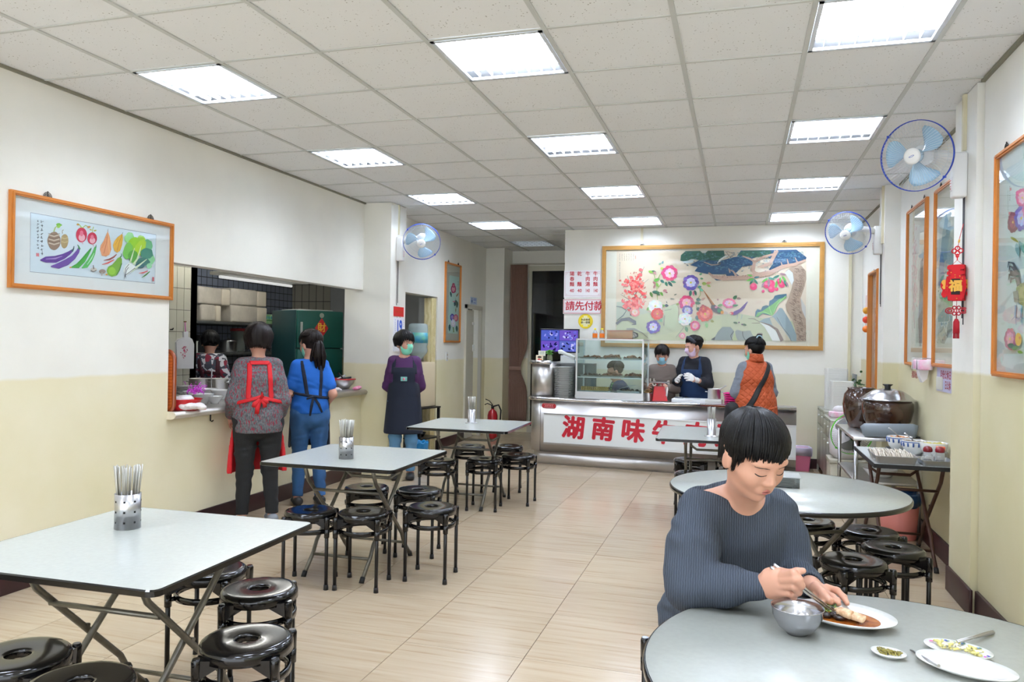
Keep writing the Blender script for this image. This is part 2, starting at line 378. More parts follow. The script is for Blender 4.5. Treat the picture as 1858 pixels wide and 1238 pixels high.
# ---------------- floor
def floor_tile_mat():
    m = bpy.data.materials.new('travertine_tile'); m.use_nodes = True; N, L = nodes_of(m); b = N['Principled BSDF']
    b.inputs['Roughness'].default_value = .2; b.inputs['Specular IOR Level'].default_value = .5
    g = N.new('ShaderNodeNewGeometry'); oi = N.new('ShaderNodeObjectInfo')
    mp = N.new('ShaderNodeMapping'); mp.inputs['Scale'].default_value = (1.6, 34, 1); L.new(g.outputs['Position'], mp.inputs[0])
    va = N.new('ShaderNodeVectorMath'); va.operation = 'ADD'; L.new(mp.outputs[0], va.inputs[0])
    cb = N.new('ShaderNodeCombineXYZ'); mu = N.new('ShaderNodeMath'); mu.operation = 'MULTIPLY'; mu.inputs[1].default_value = 30; L.new(oi.outputs['Random'], mu.inputs[0]); L.new(mu.outputs[0], cb.inputs[0]); L.new(mu.outputs[0], cb.inputs[2]); L.new(cb.outputs[0], va.inputs[1])
    n1 = N.new('ShaderNodeTexNoise'); n1.inputs['Scale'].default_value = 1.2; n1.inputs['Detail'].default_value = 8; n1.inputs['Roughness'].default_value = .62; L.new(va.outputs[0], n1.inputs['Vector'])
    cr = N.new('ShaderNodeValToRGB'); e = cr.color_ramp.elements; e[0].position = .28; e[0].color = rgb((158, 133, 105)); e[1].position = .72; e[1].color = rgb((184, 167, 143))
    k = cr.color_ramp.elements.new(.45); k.color = rgb((175, 156, 131)); L.new(n1.outputs['Fac'], cr.inputs[0])
    hv = N.new('ShaderNodeHueSaturation'); mr = N.new('ShaderNodeMapRange'); mr.inputs['To Min'].default_value = .94; mr.inputs['To Max'].default_value = 1.05; L.new(oi.outputs['Random'], mr.inputs['Value']); L.new(mr.outputs[0], hv.inputs['Value']); L.new(cr.outputs[0], hv.inputs['Color']); L.new(hv.outputs[0], b.inputs['Base Color'])
    return m
m = MB(); m.box((-6.6, -2.6, -.1), (1.6, 13.3, -.004)); floor = struct(m.build('floor', M('dark_grout_line', (88, 74, 60), .8)))
FT = floor_tile_mat(); base = None
m = MB(); m.box((-3.9, -2.5, -.004), (1.37, 1.0-.006*0, 0)); m.build('tile_slab', FT, floor)
XS = [-3.9]+[-1.522+.594*k for k in range(-4, 5)]+[1.42]
YS = [3.394+.602*k for k in range(-4, 15)]
g = .0016
meshes = {}
for i in range(len(XS)-1):
    for j in range(len(YS)-1):
        x0, x1, y0, y1 = XS[i]+g, XS[i+1]-g, YS[j]+g*.7, YS[j+1]-g*.7
        if x1-x0 < .05: continue
        if i in (0, len(XS)-2) and x1-x0 < .05: continue
        key = round(x1-x0, 4)
        if key not in meshes:
            m = MB(); m.box((0, 0, -.01), (x1-x0, y1-y0, 0)); o = m.build('floor_tile', FT, floor); meshes[key] = o
        else:
            o = meshes[key].copy(); COL.objects.link(o)
        o.location = (x0, y0, 0)
m = MB(); m.box((-3.9, YS[-1], -.004), (-2.0, 13.2, 0)); m.build('tile_slab', FT, floor)
m = MB(); m.box((-6.5, 4.4, -.004), (-3.99, 10.0, .0)); m.build('tile_slab', M('kitchen_floor', (120, 110, 100), .5), floor)
# ---------------- ceiling
def ceil_mat():
    m = bpy.data.materials.new('mineral_fibre_tile'); m.use_nodes = True; N, L = nodes_of(m); b = N['Principled BSDF']; b.inputs['Roughness'].default_value = .9; b.inputs['Specular IOR Level'].default_value = .1
    g = N.new('ShaderNodeNewGeometry')
    v = N.new('ShaderNodeTexVoronoi'); v.inputs['Scale'].default_value = 52; v.inputs['Randomness'].default_value = 1; L.new(g.outputs['Position'], v.inputs['Vector'])
    n = N.new('ShaderNodeTexNoise'); n.inputs['Scale'].default_value = 13; L.new(g.outputs['Position'], n.inputs['Vector'])
    ad = N.new('ShaderNodeMath'); ad.operation = 'MULTIPLY_ADD'; ad.inputs[1].default_value = .5; L.new(n.outputs['Fac'], ad.inputs[0]); L.new(v.outputs['Distance'], ad.inputs[2])
    cr = N.new('ShaderNodeValToRGB'); cr.color_ramp.elements[0].position = .33; cr.color_ramp.elements[0].color = rgb((168, 166, 160)); cr.color_ramp.elements[1].position = .40; cr.color_ramp.elements[1].color = rgb((232, 233, 233)); L.new(ad.outputs[0], cr.inputs[0]); L.new(cr.outputs[0], b.inputs['Base Color'])
    return m
CT = ceil_mat(); GRID = M('ceiling_grid', (196, 198, 194), .5)
m = MB(); m.box((-6.6, -2.62, ZC+.1), (1.6, 13.3, ZC+.2)); ceiling = struct(m.build('ceiling', M('plenum', (200, 200, 200), .9)))
CX, CY0, CW, CD = -3.281, 2.866, .5952, .605
gx = [XL]+[CX+CW*k for k in range(0, 8)]+[XR+.01]
gy = [CY0+CD*k for k in range(-9, 16)]
LIGHTS = {(c, r) for c in (0, 3, 6) for r in (-8, -5, -2, 1, 4, 7, 10) } | {(0, 13)}
LIGHTS = {(c, r) for (c, r) in LIGHTS}
def in_room(x, y): return not (x > -2.1 and y > YB+.1)
meshes = {}
for i in range(len(gx)-1):
    for j in range(len(gy)-1):
        c, r = i-1, j-9
        if not in_room((gx[i]+gx[i+1])/2, (gy[j]+gy[j+1])/2-.2): continue
        if (c, r) in LIGHTS: continue
        x0, x1, y0, y1 = gx[i]+.004, gx[i+1]-.004, gy[j]+.004, gy[j+1]-.004
        key = (round(x1-x0, 3))
        if key not in meshes:
            m = MB(); m.box((0, 0, 0), (x1-x0, y1-y0, .014)); o = m.build('ceiling_tile', CT, ceiling); meshes[key] = o
        else: o = meshes[key].copy(); COL.objects.link(o)
        o.location = (x0, y0, ZC+.004+random.uniform(0, .0015))
for k, x in enumerate(gx[1:-1]):
    ye = 12.0 if x < -2.2 else YB
    m = MB(); m.box((x-.012, -2.5, ZC-.002), (x+.012, ye, ZC+.004)); m.build('grid_bar', GRID, ceiling)
for j, y in enumerate(gy):
    xe = XR if y < YB else -2.2
    m = MB(); m.box((XL, y-.0075, ZC-.001), (xe, y+.0075, ZC+.004)); m.build('grid_bar', GRID, ceiling)
m = MB(); m.box((XL, -2.5, ZC-.012), (XL+.02, 7.45, ZC+.003)); m.build('grid_bar', M('grid_edge', (130, 128, 112), .6), ceiling)
m = MB(); m.box((1.24, -2.5, ZC-.012), (1.262, 4.72, ZC+.003)); m.box((1.35, 5.2, ZC-.012), (1.37, 7.56, ZC+.003)); m.box((1.35, 7.84, ZC-.012), (1.37, YB, ZC+.003)); m.build('grid_bar', M('grid_edge'), ceiling)
# ---------------- louvred ceiling lights
EM = M('lamp_glow', (231, 240, 255), .5, emit=LAMP)
EMOFF = M('lamp_dim', (215, 222, 226), .5, emit=.5)
LOUV = M('louvre_white', (225, 232, 240), .25, .2)
def light(c, r, label, off=False, grp='louvred ceiling light panels'):
    x0, y0 = CX+CW*c, CY0+CD*r
    t = thing('ceiling_light', label, 'ceiling light', (x0+CW/2, y0+CD/2, ZC), 0, grp)
    w, d = CW/2-.014, CD/2-.010
    m = MB(); m.box((-w, -d, -.004), (w, -d+.02, .01)); m.box((-w, d-.02, -.004), (w, d, .01)); m.box((-w, -d, -.004), (-w+.02, d, .01)); m.box((w-.02, -d, -.004), (w, d, .01)); m.build('frame', LOUV, t)
    m = MB(); m.box((-w+.02, -d+.02, .055), (w-.02, d-.02, .06)); m.build('reflector', EMOFF if off else EM, t)
    for k in range(1, 4):
        yy = -d+(2*d)*k/4; m = MB(); m.box((-w+.02, yy-.004, .0), (w-.02, yy+.004, .032)); m.build('louvre', LOUV, t)
    m = MB()
    for k in range(1, 8):
        xx = -w+2*w*k/8; m.box((xx-.0012, -d+.02, .003), (xx+.0012, d-.02, .03))
    o = m.build('cross_fins', LOUV, t)
    return t
nm = {0: 'in the row nearest the left wall', 3: 'in the middle row', 6: 'in the row nearest the right wall'}
dn = {1: 'nearest', 4: 'second', 7: 'third', 10: 'fourth', 13: 'last, dim'}
for (c, r) in sorted(LIGHTS):
    if r >= 1:
        light(c, r, 'white louvred light panel, %s from the camera %s' % (dn[r], nm[c]), off=(r == 13))
    else:
        light(c, r, 'white louvred light panel behind the camera %s' % nm[c], grp='ceiling lights behind the viewpoint')
# ---------------- kitchen behind the serving hatch
KT = M('cream_wall_tile', (196, 194, 178), .3, var=.06, vs=2); KG = M('tile_grout', (90, 86, 76), .9)
m = MB(); m.box((-5.5, 4.3, 0), (-5.3, 6.55, 2.5)); wk = struct(m.build('wall_kitchen_near', KG))
base = None
for i in range(20):
    for j in range(9):
        y = 4.45+i*.1; z = 1.0+j*.215-.36
        if y+.1 > 6.56: continue
        if base is None:
            m = MB(); m.box((0, .0025, .0025), (.008, .0975, .2125)); base = m.build('wall_tile', KT, wk); o = base
        else: o = base.copy(); COL.objects.link(o)
        o.location = (-5.3, y, z)
def brick_mat(name, c1, c2, grout, w, h, axis):
    m = bpy.data.materials.new(name); m.use_nodes = True; N, L = nodes_of(m); b = N['Principled BSDF']; b.inputs['Roughness'].default_value = .3
    g = N.new('ShaderNodeNewGeometry'); sp = N.new('ShaderNodeSeparateXYZ'); L.new(g.outputs['Position'], sp.inputs[0]); cb = N.new('ShaderNodeCombineXYZ')
    L.new(sp.outputs['Y' if axis == 'y' else 'X'], cb.inputs[0]); L.new(sp.outputs['Z'], cb.inputs[1])
    br = N.new('ShaderNodeTexBrick'); br.offset = 0; br.inputs['Scale'].default_value = 1; br.inputs['Brick Width'].default_value = w; br.inputs['Row Height'].default_value = h; br.inputs['Mortar Size'].default_value = .005; br.inputs['Mortar Smooth'].default_value = .1
    br.inputs['Color1'].default_value = rgb(c1); br.inputs['Color2'].default_value = rgb(c2); br.inputs['Mortar'].default_value = rgb(grout); L.new(cb.outputs[0], br.inputs['Vector']); L.new(br.outputs['Color'], b.inputs['Base Color'])
    bp = N.new('ShaderNodeBump'); bp.invert = True; bp.inputs['Distance'].default_value = .004; L.new(br.outputs['Fac'], bp.inputs['Height']); L.new(bp.outputs[0], b.inputs['Normal'])
    return m
m = MB(); m.box((-6.5, 6.4, 0), (-6.4, 10.1, 2.6)); m.box((-6.4, 6.4, 0), (-5.3, 6.55, 2.6)); struct(m.build('wall_kitchen_far', brick_mat('grey_blue_tile', (132, 140, 158), (124, 132, 150), (34, 34, 34), .105, .1, 'y')))
m = MB(); m.box((-6.4, 10.0, 0), (-5.75, 10.1, 2.6)); struct(m.build('wall_kitchen_end', brick_mat('cream_tile_small', (176, 172, 158), (170, 166, 150), (70, 66, 60), .12, .25, 'x')))
WK = wall_mat('kitchen_paint', (170, 172, 172), (160, 158, 132), 1.19)
m = MB(); m.box((-5.75, 9.98, 0), (-3.99, 10.1, 2.6)); struct(m.build('wall_kitchen_painted', WK))
m = MB(); m.box((-4.12, 7.84, 0), (-3.99, 8.5, 2.6)); m.box((-4.12, 9.45, 0), (-3.99, 10.1, 2.6)); m.box((-4.12, 8.5, 2.03), (-3.99, 9.45, 2.6)); struct(m.build('wall_kitchen_side', WK))
m = MB(); m.box((-6.6, 4.2, 2.5), (-4.02, 10.1, 2.56)); struct(m.build('ceiling_kitchen', M('kitchen_ceiling', (190, 190, 186), .9)))
m = MB(); m.box((-5.5, 4.2, 0), (-4.02, 4.3, 2.5)); struct(m.build('wall_kitchen_front', WK))
# ============================================================= TABLES AND STOOLS
TOPM = M('speckled_laminate', (174, 177, 171), .26, var=.05, vs=60, bump=.03, bs=150, spec=.5)
TZ = .705
def legs_folding(t, mat, sx=.23, ty=.27, fy=.31, z1=TZ-.03, k=1.0):
    """two scissored tube frames"""
    r = .0125
    for s, w in ((1, sx), (-1, sx-.035)):
        for e in (-1, 1):
            m = MB(); m.tube([(e*w, -s*ty, z1), (e*w, -s*ty*.82, z1-.10), (e*w, s*fy*.55, .19), (e*w, s*fy*.68, .12), (e*w, s*fy, .018)], r, 10)
            lg = m.build('leg', mat, t)
            m = MB(); m.cyl((e*w, s*fy*.975, .03), (e*w, s*(fy+.012), .0), .0155, n=10); m.build('rubber_foot', BLACKR, lg)
        m = MB(); m.cyl((-w, s*fy*.70, .115), (w, s*fy*.70, .115), .009, n=8); m.build('stretcher', mat, t)
    w = sx-.035
    m = MB(); m.tube([(-w, ty*.8, z1-.02), (-w, ty*.72, z1-.10), (-w+.05, ty*.68, z1-.135), (w-.05, ty*.68, z1-.135), (w, ty*.72, z1-.10), (w, ty*.8, z1-.02)], .011, 8); m.build('u_brace', mat, t)
    m = MB(); m.cyl((-sx, -ty*.6, z1-.17), (sx, -ty*.6, z1-.17), .010, n=8); m.build('crossbar', mat, t)
    for e in (-1, 1):
        m = MB(); m.cyl((e*sx-.01, -.0, .37), (e*sx+.012*1, -.0, .37), .008, n=8); m.build('pivot', mat, t)
def square_table(x, y, rz, label, s=.90, sy=None):
    t = thing('folding_table', label, 'table', (x, y, 0), rz, 'square folding dining tables')
    sy = sy or s
    def fn(u, v, d): return (u, v, d)
    m = MB(); m.prism(rrect(s-.012, sy-.012, .03), TZ-.022, TZ, fn); m.build('tabletop', TOPM, t)
    m = MB()
    o = rrect(s, sy, .034); i = rrect(s-.012, sy-.012, .03)
    n = len(o); vs = [(u, v, TZ-.020) for u, v in i]+[(u, v, TZ-.020) for u, v in o]+[(u, v, TZ-.003) for u, v in o]+[(u, v, TZ+.0005) for u, v in i]
    fs = [[a*n+j, a*n+(j+1) % n, ((a+1) % 4)*n+(j+1) % n, ((a+1) % 4)*n+j] for a in range(4) for j in range(n)]
    m.add(vs, fs); m.build('edge_band', BLACKP, t)
    legs_folding(t, GREYTUBE)
    return t
square_table(-2.095, 2.30, .02, 'white square folding table nearest the camera, at the left edge, with chopstick holder', .915)
square_table(-2.335, 4.44, .01, 'middle white square folding table of the left row, before the apron workers', .89)
square_table(-2.305, 6.52, .03, 'white square folding table farthest back in the left row, near the corridor', .91)
square_table(-.19, 6.68, .04, 'white square folding table in front of the red-lettered counter', .92, 1.02)
def round_table(x, y, r, label):
    t = thing('round_table', label, 'table', (x, y, 0), .55, 'round dining tables')
    m = MB(); m.lathe([(0, -.022), (r-.006, -.022), (r-.006, 0), (0, 0)], (0, 0, TZ), 96); m.build('tabletop', TOPM, t)
    m = MB(); m.lathe([(r-.006, -.024), (r, -.022), (r+.001, -.008), (r-.002, -.002), (r-.006, .0006)], (0, 0, TZ), 96, close=True); m.build('edge_band', BLACKP, t)
    legs_folding(t, GREYTUBE)
    return t
round_table(.245, 4.29, .60, 'white round dining table behind the seated woman, holding a clear box of chopsticks')
round_table(.385, 1.925, .6, 'white round dining table in the foreground where the woman eats')
# ---- stools
def ring_pts(r, n=28): return [(r*math.cos(2*PI*i/n), r*math.sin(2*PI*i/n)) for i in range(n)]
def make_stool(octo):
    t = thing('plastic_stool', 'x', 'stool', (0, 0, 0), 0, 'black plastic stools with metal legs')
    R, H = .152, .44; n = 40
    def rad(a, r):
        if not octo: return r
        q = (a+PI/8) % (PI/4)-PI/8
        return r*(.62+.38*math.cos(PI/8)/math.cos(q)) if r > .08 else r
    prof = [(.036, H-.03), (.036, H-.008), (.040, H-.004), (.048, H-.003), (.09, H-.003), (R-.026, H-.002), (R-.012, H-.003), (R-.003, H-.009), (R+.001, H-.02), (R+.002, H-.045), (R-.004, H-.045), (R-.006, H-.02), (.045, H-.016), (.041, H-.03)]
    vs = []; fs = []
    for (r, z) in prof:
        for j in range(n): a = 2*PI*j/n; q = rad(a, r); vs.append((q*math.cos(a), q*math.sin(a), z))
    k = len(prof)
    for i in range(k):
        for j in range(n): fs.append((i*n+j, i*n+(j+1) % n, ((i+1) % k)*n+(j+1) % n, ((i+1) % k)*n+j))
    m = MB(); m.add(vs, fs, 0, True)
    for q in range(4):
        a = PI/4+q*PI/2; c, s_ = math.cos(a), math.sin(a)
        def P(u, v, z): return (u*c-v*s_, u*s_+v*c, z)
        # flared apron arm reaching each leg socket
        pts = [P(.125, -.055, H-.03), P(.125, .055, H-.03), P(.125, .055, H-.05), P(.125, -.055, H-.05), P(.172, -.017, H-.028), P(.172, .017, H-.028), P(.172, .014, H-.088), P(.172, -.014, H-.088)]
        m.add(pts, [(0, 1, 5, 4), (1, 2, 6, 5), (2, 3, 7, 6), (3, 0, 4, 7), (4, 5, 6, 7), (0, 3, 2, 1)])
        m.tube([P(.176, 0, H-.09), P(.176, 0, H-.032), P(.176, 0, H-.022)], [.0155, .0165, .012], 12)
    m.build('seat', BLACKP, t)
    m = MB(); Z = .318
    m.lathe([(.134, 0), (.148, 0), (.149, .024), (.143, .027), (.134, .024)], (0, 0, Z), 36, close=True)
    for q in range(4):
        a = PI/4+q*PI/2; c, s_ = math.cos(a), math.sin(a)
        m.tube([(.176*c, .176*s_, Z-.016), (.176*c, .176*s_, Z+.032)], .0155, 12)
        m.tube([(.145*c, .145*s_, Z+.012), (.17*c, .17*s_, Z+.012)], .011, 6)
    m.build('ring', BLACKP, t)
    for q in range(4):
        a = PI/4+q*PI/2; c, s_ = math.cos(a), math.sin(a)
        m = MB(); m.cyl((.176*c, .176*s_, .02), (.176*c, .176*s_, H-.05), .0105, n=10); lg = m.build('leg', BLACKM, t)
        m = MB(); m.tube([(.176*c, .176*s_, 0), (.176*c, .176*s_, .03)], [.0145, .0125], 10); m.build('foot_cap', BLACKR, lg)
    return t
st_r = make_stool(False); st_o = make_stool(True); used = set()
STOOLS = [  # x, y, angle, octagonal, label
 (-1.585, 2.235, .35, 0, 'black round stool at the right side of the nearest table, closest to the camera'),
 (-1.86, 2.70, .5, 0, 'black round stool just behind the nearest stool, right side of the first table'),
 (-2.22, 2.86, .2, 0, 'black round stool half under the far edge of the first table'),
 (-2.185, 1.89, .4, 0, 'black round stool cut by the left edge of the picture, open hole in the seat'),
 (-1.845, 1.80, .75, 0, 'black round stool at the bottom edge beside the left-edge stool'),
 (-2.43, 4.03, .3, 0, 'black round stool with bluish sheen, front left of the second table'),
 (-2.12, 4.10, .15, 1, 'black octagonal stool in front of the second table, centre'),
 (-1.80, 4.38, .1, 1, 'black octagonal stool out in the aisle at the right of the second table'),
 (-2.46, 4.80, .5, 0, 'black round stool under the far side of the second table, left of two'),
 (-2.09, 4.84, .2, 0, 'black round stool under the far side of the second table, right of two'),
 (-2.455, 6.10, .1, 1, 'black octagonal stool at the near left of the farthest left-row table'),
 (-2.11, 6.32, .12, 1, 'black octagonal stool at the near side of the farthest left-row table, centre'),
 (-1.90, 6.66, .0, 0, 'black round stool nearest the counter beside the farthest left-row table'),
 (-2.51, 7.05, .3, 0, 'black round stool on the far side of the third table, left of two'),
 (-2.16, 7.18, .25, 0, 'black round stool on the far side of the third table, right of two'),
 (.40, 4.82, .4, 1, 'black octagonal stool under the round table, beside the folding legs'),
 (.71, 4.67, .7, 0, 'black round stool under the right side of the round table, nearest the pink bucket'),
 (.77, 4.32, .2, 1, 'black octagonal stool right of the round table, nearest the right wall'),
 (.54, 4.00, .45, 0, 'black round stool between the round tables, nearest the seated woman'),
 (-.40, 6.98, .1, 1, 'black stool behind the table by the counter, left of two'),
 (-.33, 6.25, .2, 0, 'black round stool at the near left corner of the table by the counter'),
 (-.02, 7.05, .3, 1, 'black stool behind the table by the counter, half hidden by the seated woman'),
 (-.13, 2.70, .6, 0, 'black stool that the woman in the blue-grey sweater sits on'),
]
for (x, y, a, oc, lab) in STOOLS:
    src = st_o if oc else st_r
    if oc not in used: used.add(oc); src.location = (x, y, 0); src.rotation_euler = (0, 0, a); src['label'] = lab
    else: dup(src, (x, y, 0), a, lab)
# ---- chopstick holders with metal chopsticks
CHOP = M('chopstick_steel', (170, 168, 160), .35, .9)
def holder(x, y, r, h, label, perf, n, seed, clab, base=False, ln=.225):
    t = thing('chopstick_holder', label, 'holder', (x, y, TZ), .5, 'steel chopstick holders')
    m = MB(); m.lathe([(r-.002, .004), (r, 0), (r, h), (r-.0015, h), (r-.0015, .006), (0, .005)] if not base else [(r+.022, 0), (r+.02, .004), (r+.004, .007), (r, .012), (r, h), (r-.0015, h), (r-.0015, .012), (0, .012)], n=32)
    m.build('cup', STEEL, t)
    if perf:
        m = MB(); e = .0038
        for k in range(8):
            a = k*2*PI/8
            for z in (.028, .068, .108):
                c, s_ = math.cos(a), math.sin(a)
                vs = [((r+.0006)*c-u*s_, (r+.0006)*s_+u*c, z+v) for u, v in ((-e, -e), (e, -e), (e, e), (-e, e))]
                m.add(vs, [(0, 1, 2, 3)])
        m.build('perforations', M('hole_black', (12, 12, 12), .8), t, fix=False)
    m = MB(); m.tube([(0, 0, 0), (0, 0, ln*.6), (0, 0, ln)], [.0014, .0022, .0027], 6); c0 = m.build('chopstick', CHOP)
    rnd = random.Random(seed); first = True
    for k in range(n):
        o = c0 if first else c0.copy()
        if not first: COL.objects.link(o)
        first = False
        a = rnd.uniform(0, 2*PI); q = (r-.006)*math.sqrt(rnd.uniform(.02, 1)); 
        bx, by = q*.75*math.cos(a), q*.75*math.sin(a); tx, ty = q*(1.0 if not perf else 1.06)*math.cos(a), q*(1.0 if not perf else 1.06)*math.sin(a)
        d = Vector((tx-bx, ty-by, h-.01)); d.normalize()
        o.rotation_euler = d.to_track_quat('Z', 'Y').to_euler(); o.location = (x+bx, y+by, TZ+.012+rnd.uniform(0, .008))
        tag(o, clab, 'chopstick', clab.replace('metal chopstick', 'metal chopsticks'))
    return t
holder(-2.275, 2.435, .0475, .135, 'perforated steel chopstick holder on the nearest left table', True, 44, 1, 'metal chopstick in the perforated holder on the nearest table')
holder(-2.355, 4.31, .045, .135, 'perforated steel chopstick holder on the second left table', True, 40, 2, 'metal chopstick in the perforated holder on the second table')
holder(-2.335, 6.60, .036, .125, 'plain steel chopstick cup with flared base on the farthest left-row table', False, 22, 3, 'metal chopstick in the plain cup on the farthest left-row table', True)
holder(-.208, 6.50, .036, .145, 'plain steel chopstick cup with flared base on the table by the counter', False, 22, 4, 'metal chopstick in the plain cup on the table by the counter', True)
# clear box of chopsticks on the round table
p = V(1438, 866, 4.02); bx = Vector((.135, 4.22, TZ))
t = thing('chopstick_box', 'clear plastic box full of metal chopsticks on the round table behind the woman', 'box', (.175, 4.36, TZ), .0)
CLR = glass_mat('clear_plastic', (222, 226, 226), .6, .15)
m = MB(); w, d, h = .14, .075, .055
for a, b in (((-w, -d, .004), (w, -d+.003, h)), ((-w, d-.003, .004), (w, d, h)), ((-w, -d, .004), (-w+.003, d, h)), ((w-.003, -d, .004), (w, d, h)), ((-w, -d, .004), (w, d, .007))): m.box(a, b)
m.build('body', CLR, t)
m = MB(); m.box((-w-.006, -d-.006, h), (w+.006, d+.006, h+.006), bev=.002); m.build('rim', M('frosted_plastic', (190, 194, 194), .3, alpha=.6), t)
for e in (-.09, 0, .09): m = MB(); m.box((e-.012, -d+.002, 0), (e+.012, -d+.02, .006)); m.build('foot', CLR, t)
m = MB(); m.tube([(-.115, 0, 0), (0, 0, .0005), (.115, 0, 0)], [.0016, .0028, .0034], 6); c0 = m.build('chopstick', STEEL)
for k in range(40):
    o = c0 if k == 0 else c0.copy()
    if k: COL.objects.link(o)
    o.location = (.175+random.uniform(-.012, .012), 4.36-.06+.0125*(k % 10)+random.uniform(-.002, .002), TZ+.012+.009*(k//10)); o.rotation_euler = (0, random.uniform(-.02, .02), random.uniform(-.05, .05)+(PI if k % 2 else 0))
    tag(o, 'metal chopstick lying in the clear plastic box', 'chopstick', 'metal chopsticks in the clear box')
# ============================================================= MEAL ON THE FOREGROUND TABLE
def on_table(px, py, z=TZ):
    d0 = V(px, py, 1)-Vector((0, 0, HC)); k = (z-HC)/d0.z; return Vector((0, 0, HC))+d0*k
c = on_table(1446, 1149); t = thing('steel_bowl', 'small stainless steel bowl beside the plate of braised food', 'bowl', (c.x, c.y-.004, TZ), 0)
k = 1.0
MB().lathe([(.0, 0), (.026, 0), (.03, .006), (.046, .018), (.058, .038), (.0605, .046), (.0625, .048), (.064, .066), (.066, .069), (.0665, .0655+.006), (.064, .071), (.0615, .052), (.056, .036), (.044, .02), (.025, .008), (0, .007)], n=48).build('body', M('bowl_steel', (176, 176, 180), .2, 1), t)
def oval_plate(name, label, c, rx, ry, rz, h=.022, mat=CERAM, cat='plate'):
    t = thing(name, label, cat, (c.x, c.y, TZ), rz)
    q = ry/rx
    MB().lathe([(0, .002), (rx*.55, 0), (rx*.6, .004), (rx*.8, h*.5), (rx, h), (rx*.995, h+.003), (rx*.8, h*.5+.004), (rx*.62, .009), (0, .006)], n=56, sy=q).build('dish', mat, t)
    return t
c = on_table(1530, 1128); fp = oval_plate('oval_plate', 'white oval plate of braised food in brown sauce in front of the woman', c, .134, .098, -.30)
m = MB(); m.lathe([(0, 0), (.080, 0), (.094, .001)], (0, 0, .0105), 40, sy=.7); m.build('sauce', M('brown_sauce', (120, 58, 20), .12, var=.5, vs=30, col2=(176, 104, 40)), fp)
rnd = random.Random(5)
GRE = [M('leaf_green', (58, 104, 34), .5), M('leaf_light', (128, 160, 70), .5)]
def food(name, label, mat, parts, cx, cat='food', grp=None):
    t = tag(parts.build(name, mat, None, loc=cx), label, cat, grp); return t
fx = Vector((c.x, c.y, TZ+.0125))
def fl(u, v, z=0):
    a = -.30; return fx+Vector((u*math.cos(a)-v*math.sin(a), u*math.sin(a)+v*math.cos(a), z))
TOFU = M('braised_tofu', (222, 196, 160), .5, var=.25, vs=60, col2=(168, 120, 76), bump=.3)
for k, (u, v, a, L) in enumerate(((.0, .012, -.5, .052), (.018, .002, -.42, .05), (.03, -.02, -.2, .058), (.008, -.02, -.3, .04))):
    m = MB(); m.box((-L/2, -.013, 0), (L/2, .013, .014), bev=.004); o = m.build('tofu_slice', TOFU, None, loc=fl(u, v, .0+.004*k)); o.rotation_euler = (.1*k, .08, a-.3)
    tag(o, 'sliced braised tofu on the oval plate', 'food', 'braised tofu slices on the oval plate')
m = MB()
for k in range(6): m.ell((rnd.uniform(-.018, .018), rnd.uniform(-.014, .014), .006), (.016, .011, .008), 10, noise=.3)
tag(m.build('braised_egg_piece', M('dark_braise', (40, 24, 18), .25, bump=.5, bs=90), None, loc=fl(-.022, -.026)), 'dark braised morsel on the oval plate by the chopstick tips', 'food')
m = MB()
for k in range(46):
    u, v = rnd.gauss(-.045, .017), rnd.gauss(.004, .02); z = rnd.uniform(0, .014); a = rnd.uniform(0, PI); l = rnd.uniform(.006, .014)
    m.tube([(u, v, z), (u+l*math.cos(a), v+l*math.sin(a), z+rnd.uniform(-.002, .006))], [.0022, .0012], 5, mi=k % 2)
for k in range(5): m.ell((.035+rnd.uniform(-.01, .01), .025+rnd.uniform(-.008, .008), .004), (.005, .005, .003), 8, mi=1)
tag(m.build('chopped_greens', GRE, None, loc=fx, rz=-.3), 'chopped green onion and herbs on the braised food', 'garnish', kind='stuff')
# pickles on a small dish
c = on_table(1612, 1192); t = oval_plate('small_dish', 'tiny white dish of green pickled vegetables', c, .040, .030, -.3, .010, cat='dish')
m = MB()
for k in range(60):
    a = rnd.uniform(0, 2*PI); q = .026*math.sqrt(rnd.random()); l = rnd.uniform(.006, .013); b = rnd.uniform(0, PI)
    p = Vector((q*math.cos(a), q*.7*math.sin(a), .009+rnd.uniform(0, .007)*(1-q/.03))); m.tube([p, p+Vector((l*math.cos(b), l*math.sin(b), rnd.uniform(-.002, .004)))], [.0025, .0018], 5)
tag(m.build('pickled_vegetable', M('pickle', (150, 138, 62), .4, var=.4, vs=60), None, loc=(c.x, c.y, TZ), rz=-.3), 'heap of olive-green pickled vegetable on the tiny dish', 'food', kind='stuff')
# flowered plate
c = on_table(1738, 1188); fpl = oval_plate('flowered_plate', 'white plate with blue and magenta floral rim holding pale chopped cabbage', c, .075, .05, -.35, .014)
a = Art()
for u, v, cc in ((-.058, .012, (190, 60, 130)), (-.03, .037, (60, 70, 150)), (-.018, .040, (70, 100, 170)), (.005, .041, (120, 150, 190)), (.06, -.022, (170, 70, 170)), (.066, -.012, (80, 60, 160)), (.04, .034, (150, 180, 200))):
    a.oval(u, v, .007, .004, cc, random.random()*3, 9, .3); a.oval(u+.004, v+.002, .003, .003, (90, 140, 90))
a.build('floral_print', fpl, Matrix.Translation((0, 0, .0158)), 1e-5)
m = MB()
for k in range(70):
    u, v = rnd.uniform(-.042, .042), rnd.uniform(-.014, .018); p = Vector((u, v, .010+rnd.uniform(0, .012))); b = rnd.uniform(0, PI); l = rnd.uniform(.008, .018)
    m.tube([p, p+Vector((l*math.cos(b), l*math.sin(b)*.5, rnd.uniform(-.003, .005)))], [(.004, .0015), (.003, .001)], 6, mi=k % 2)
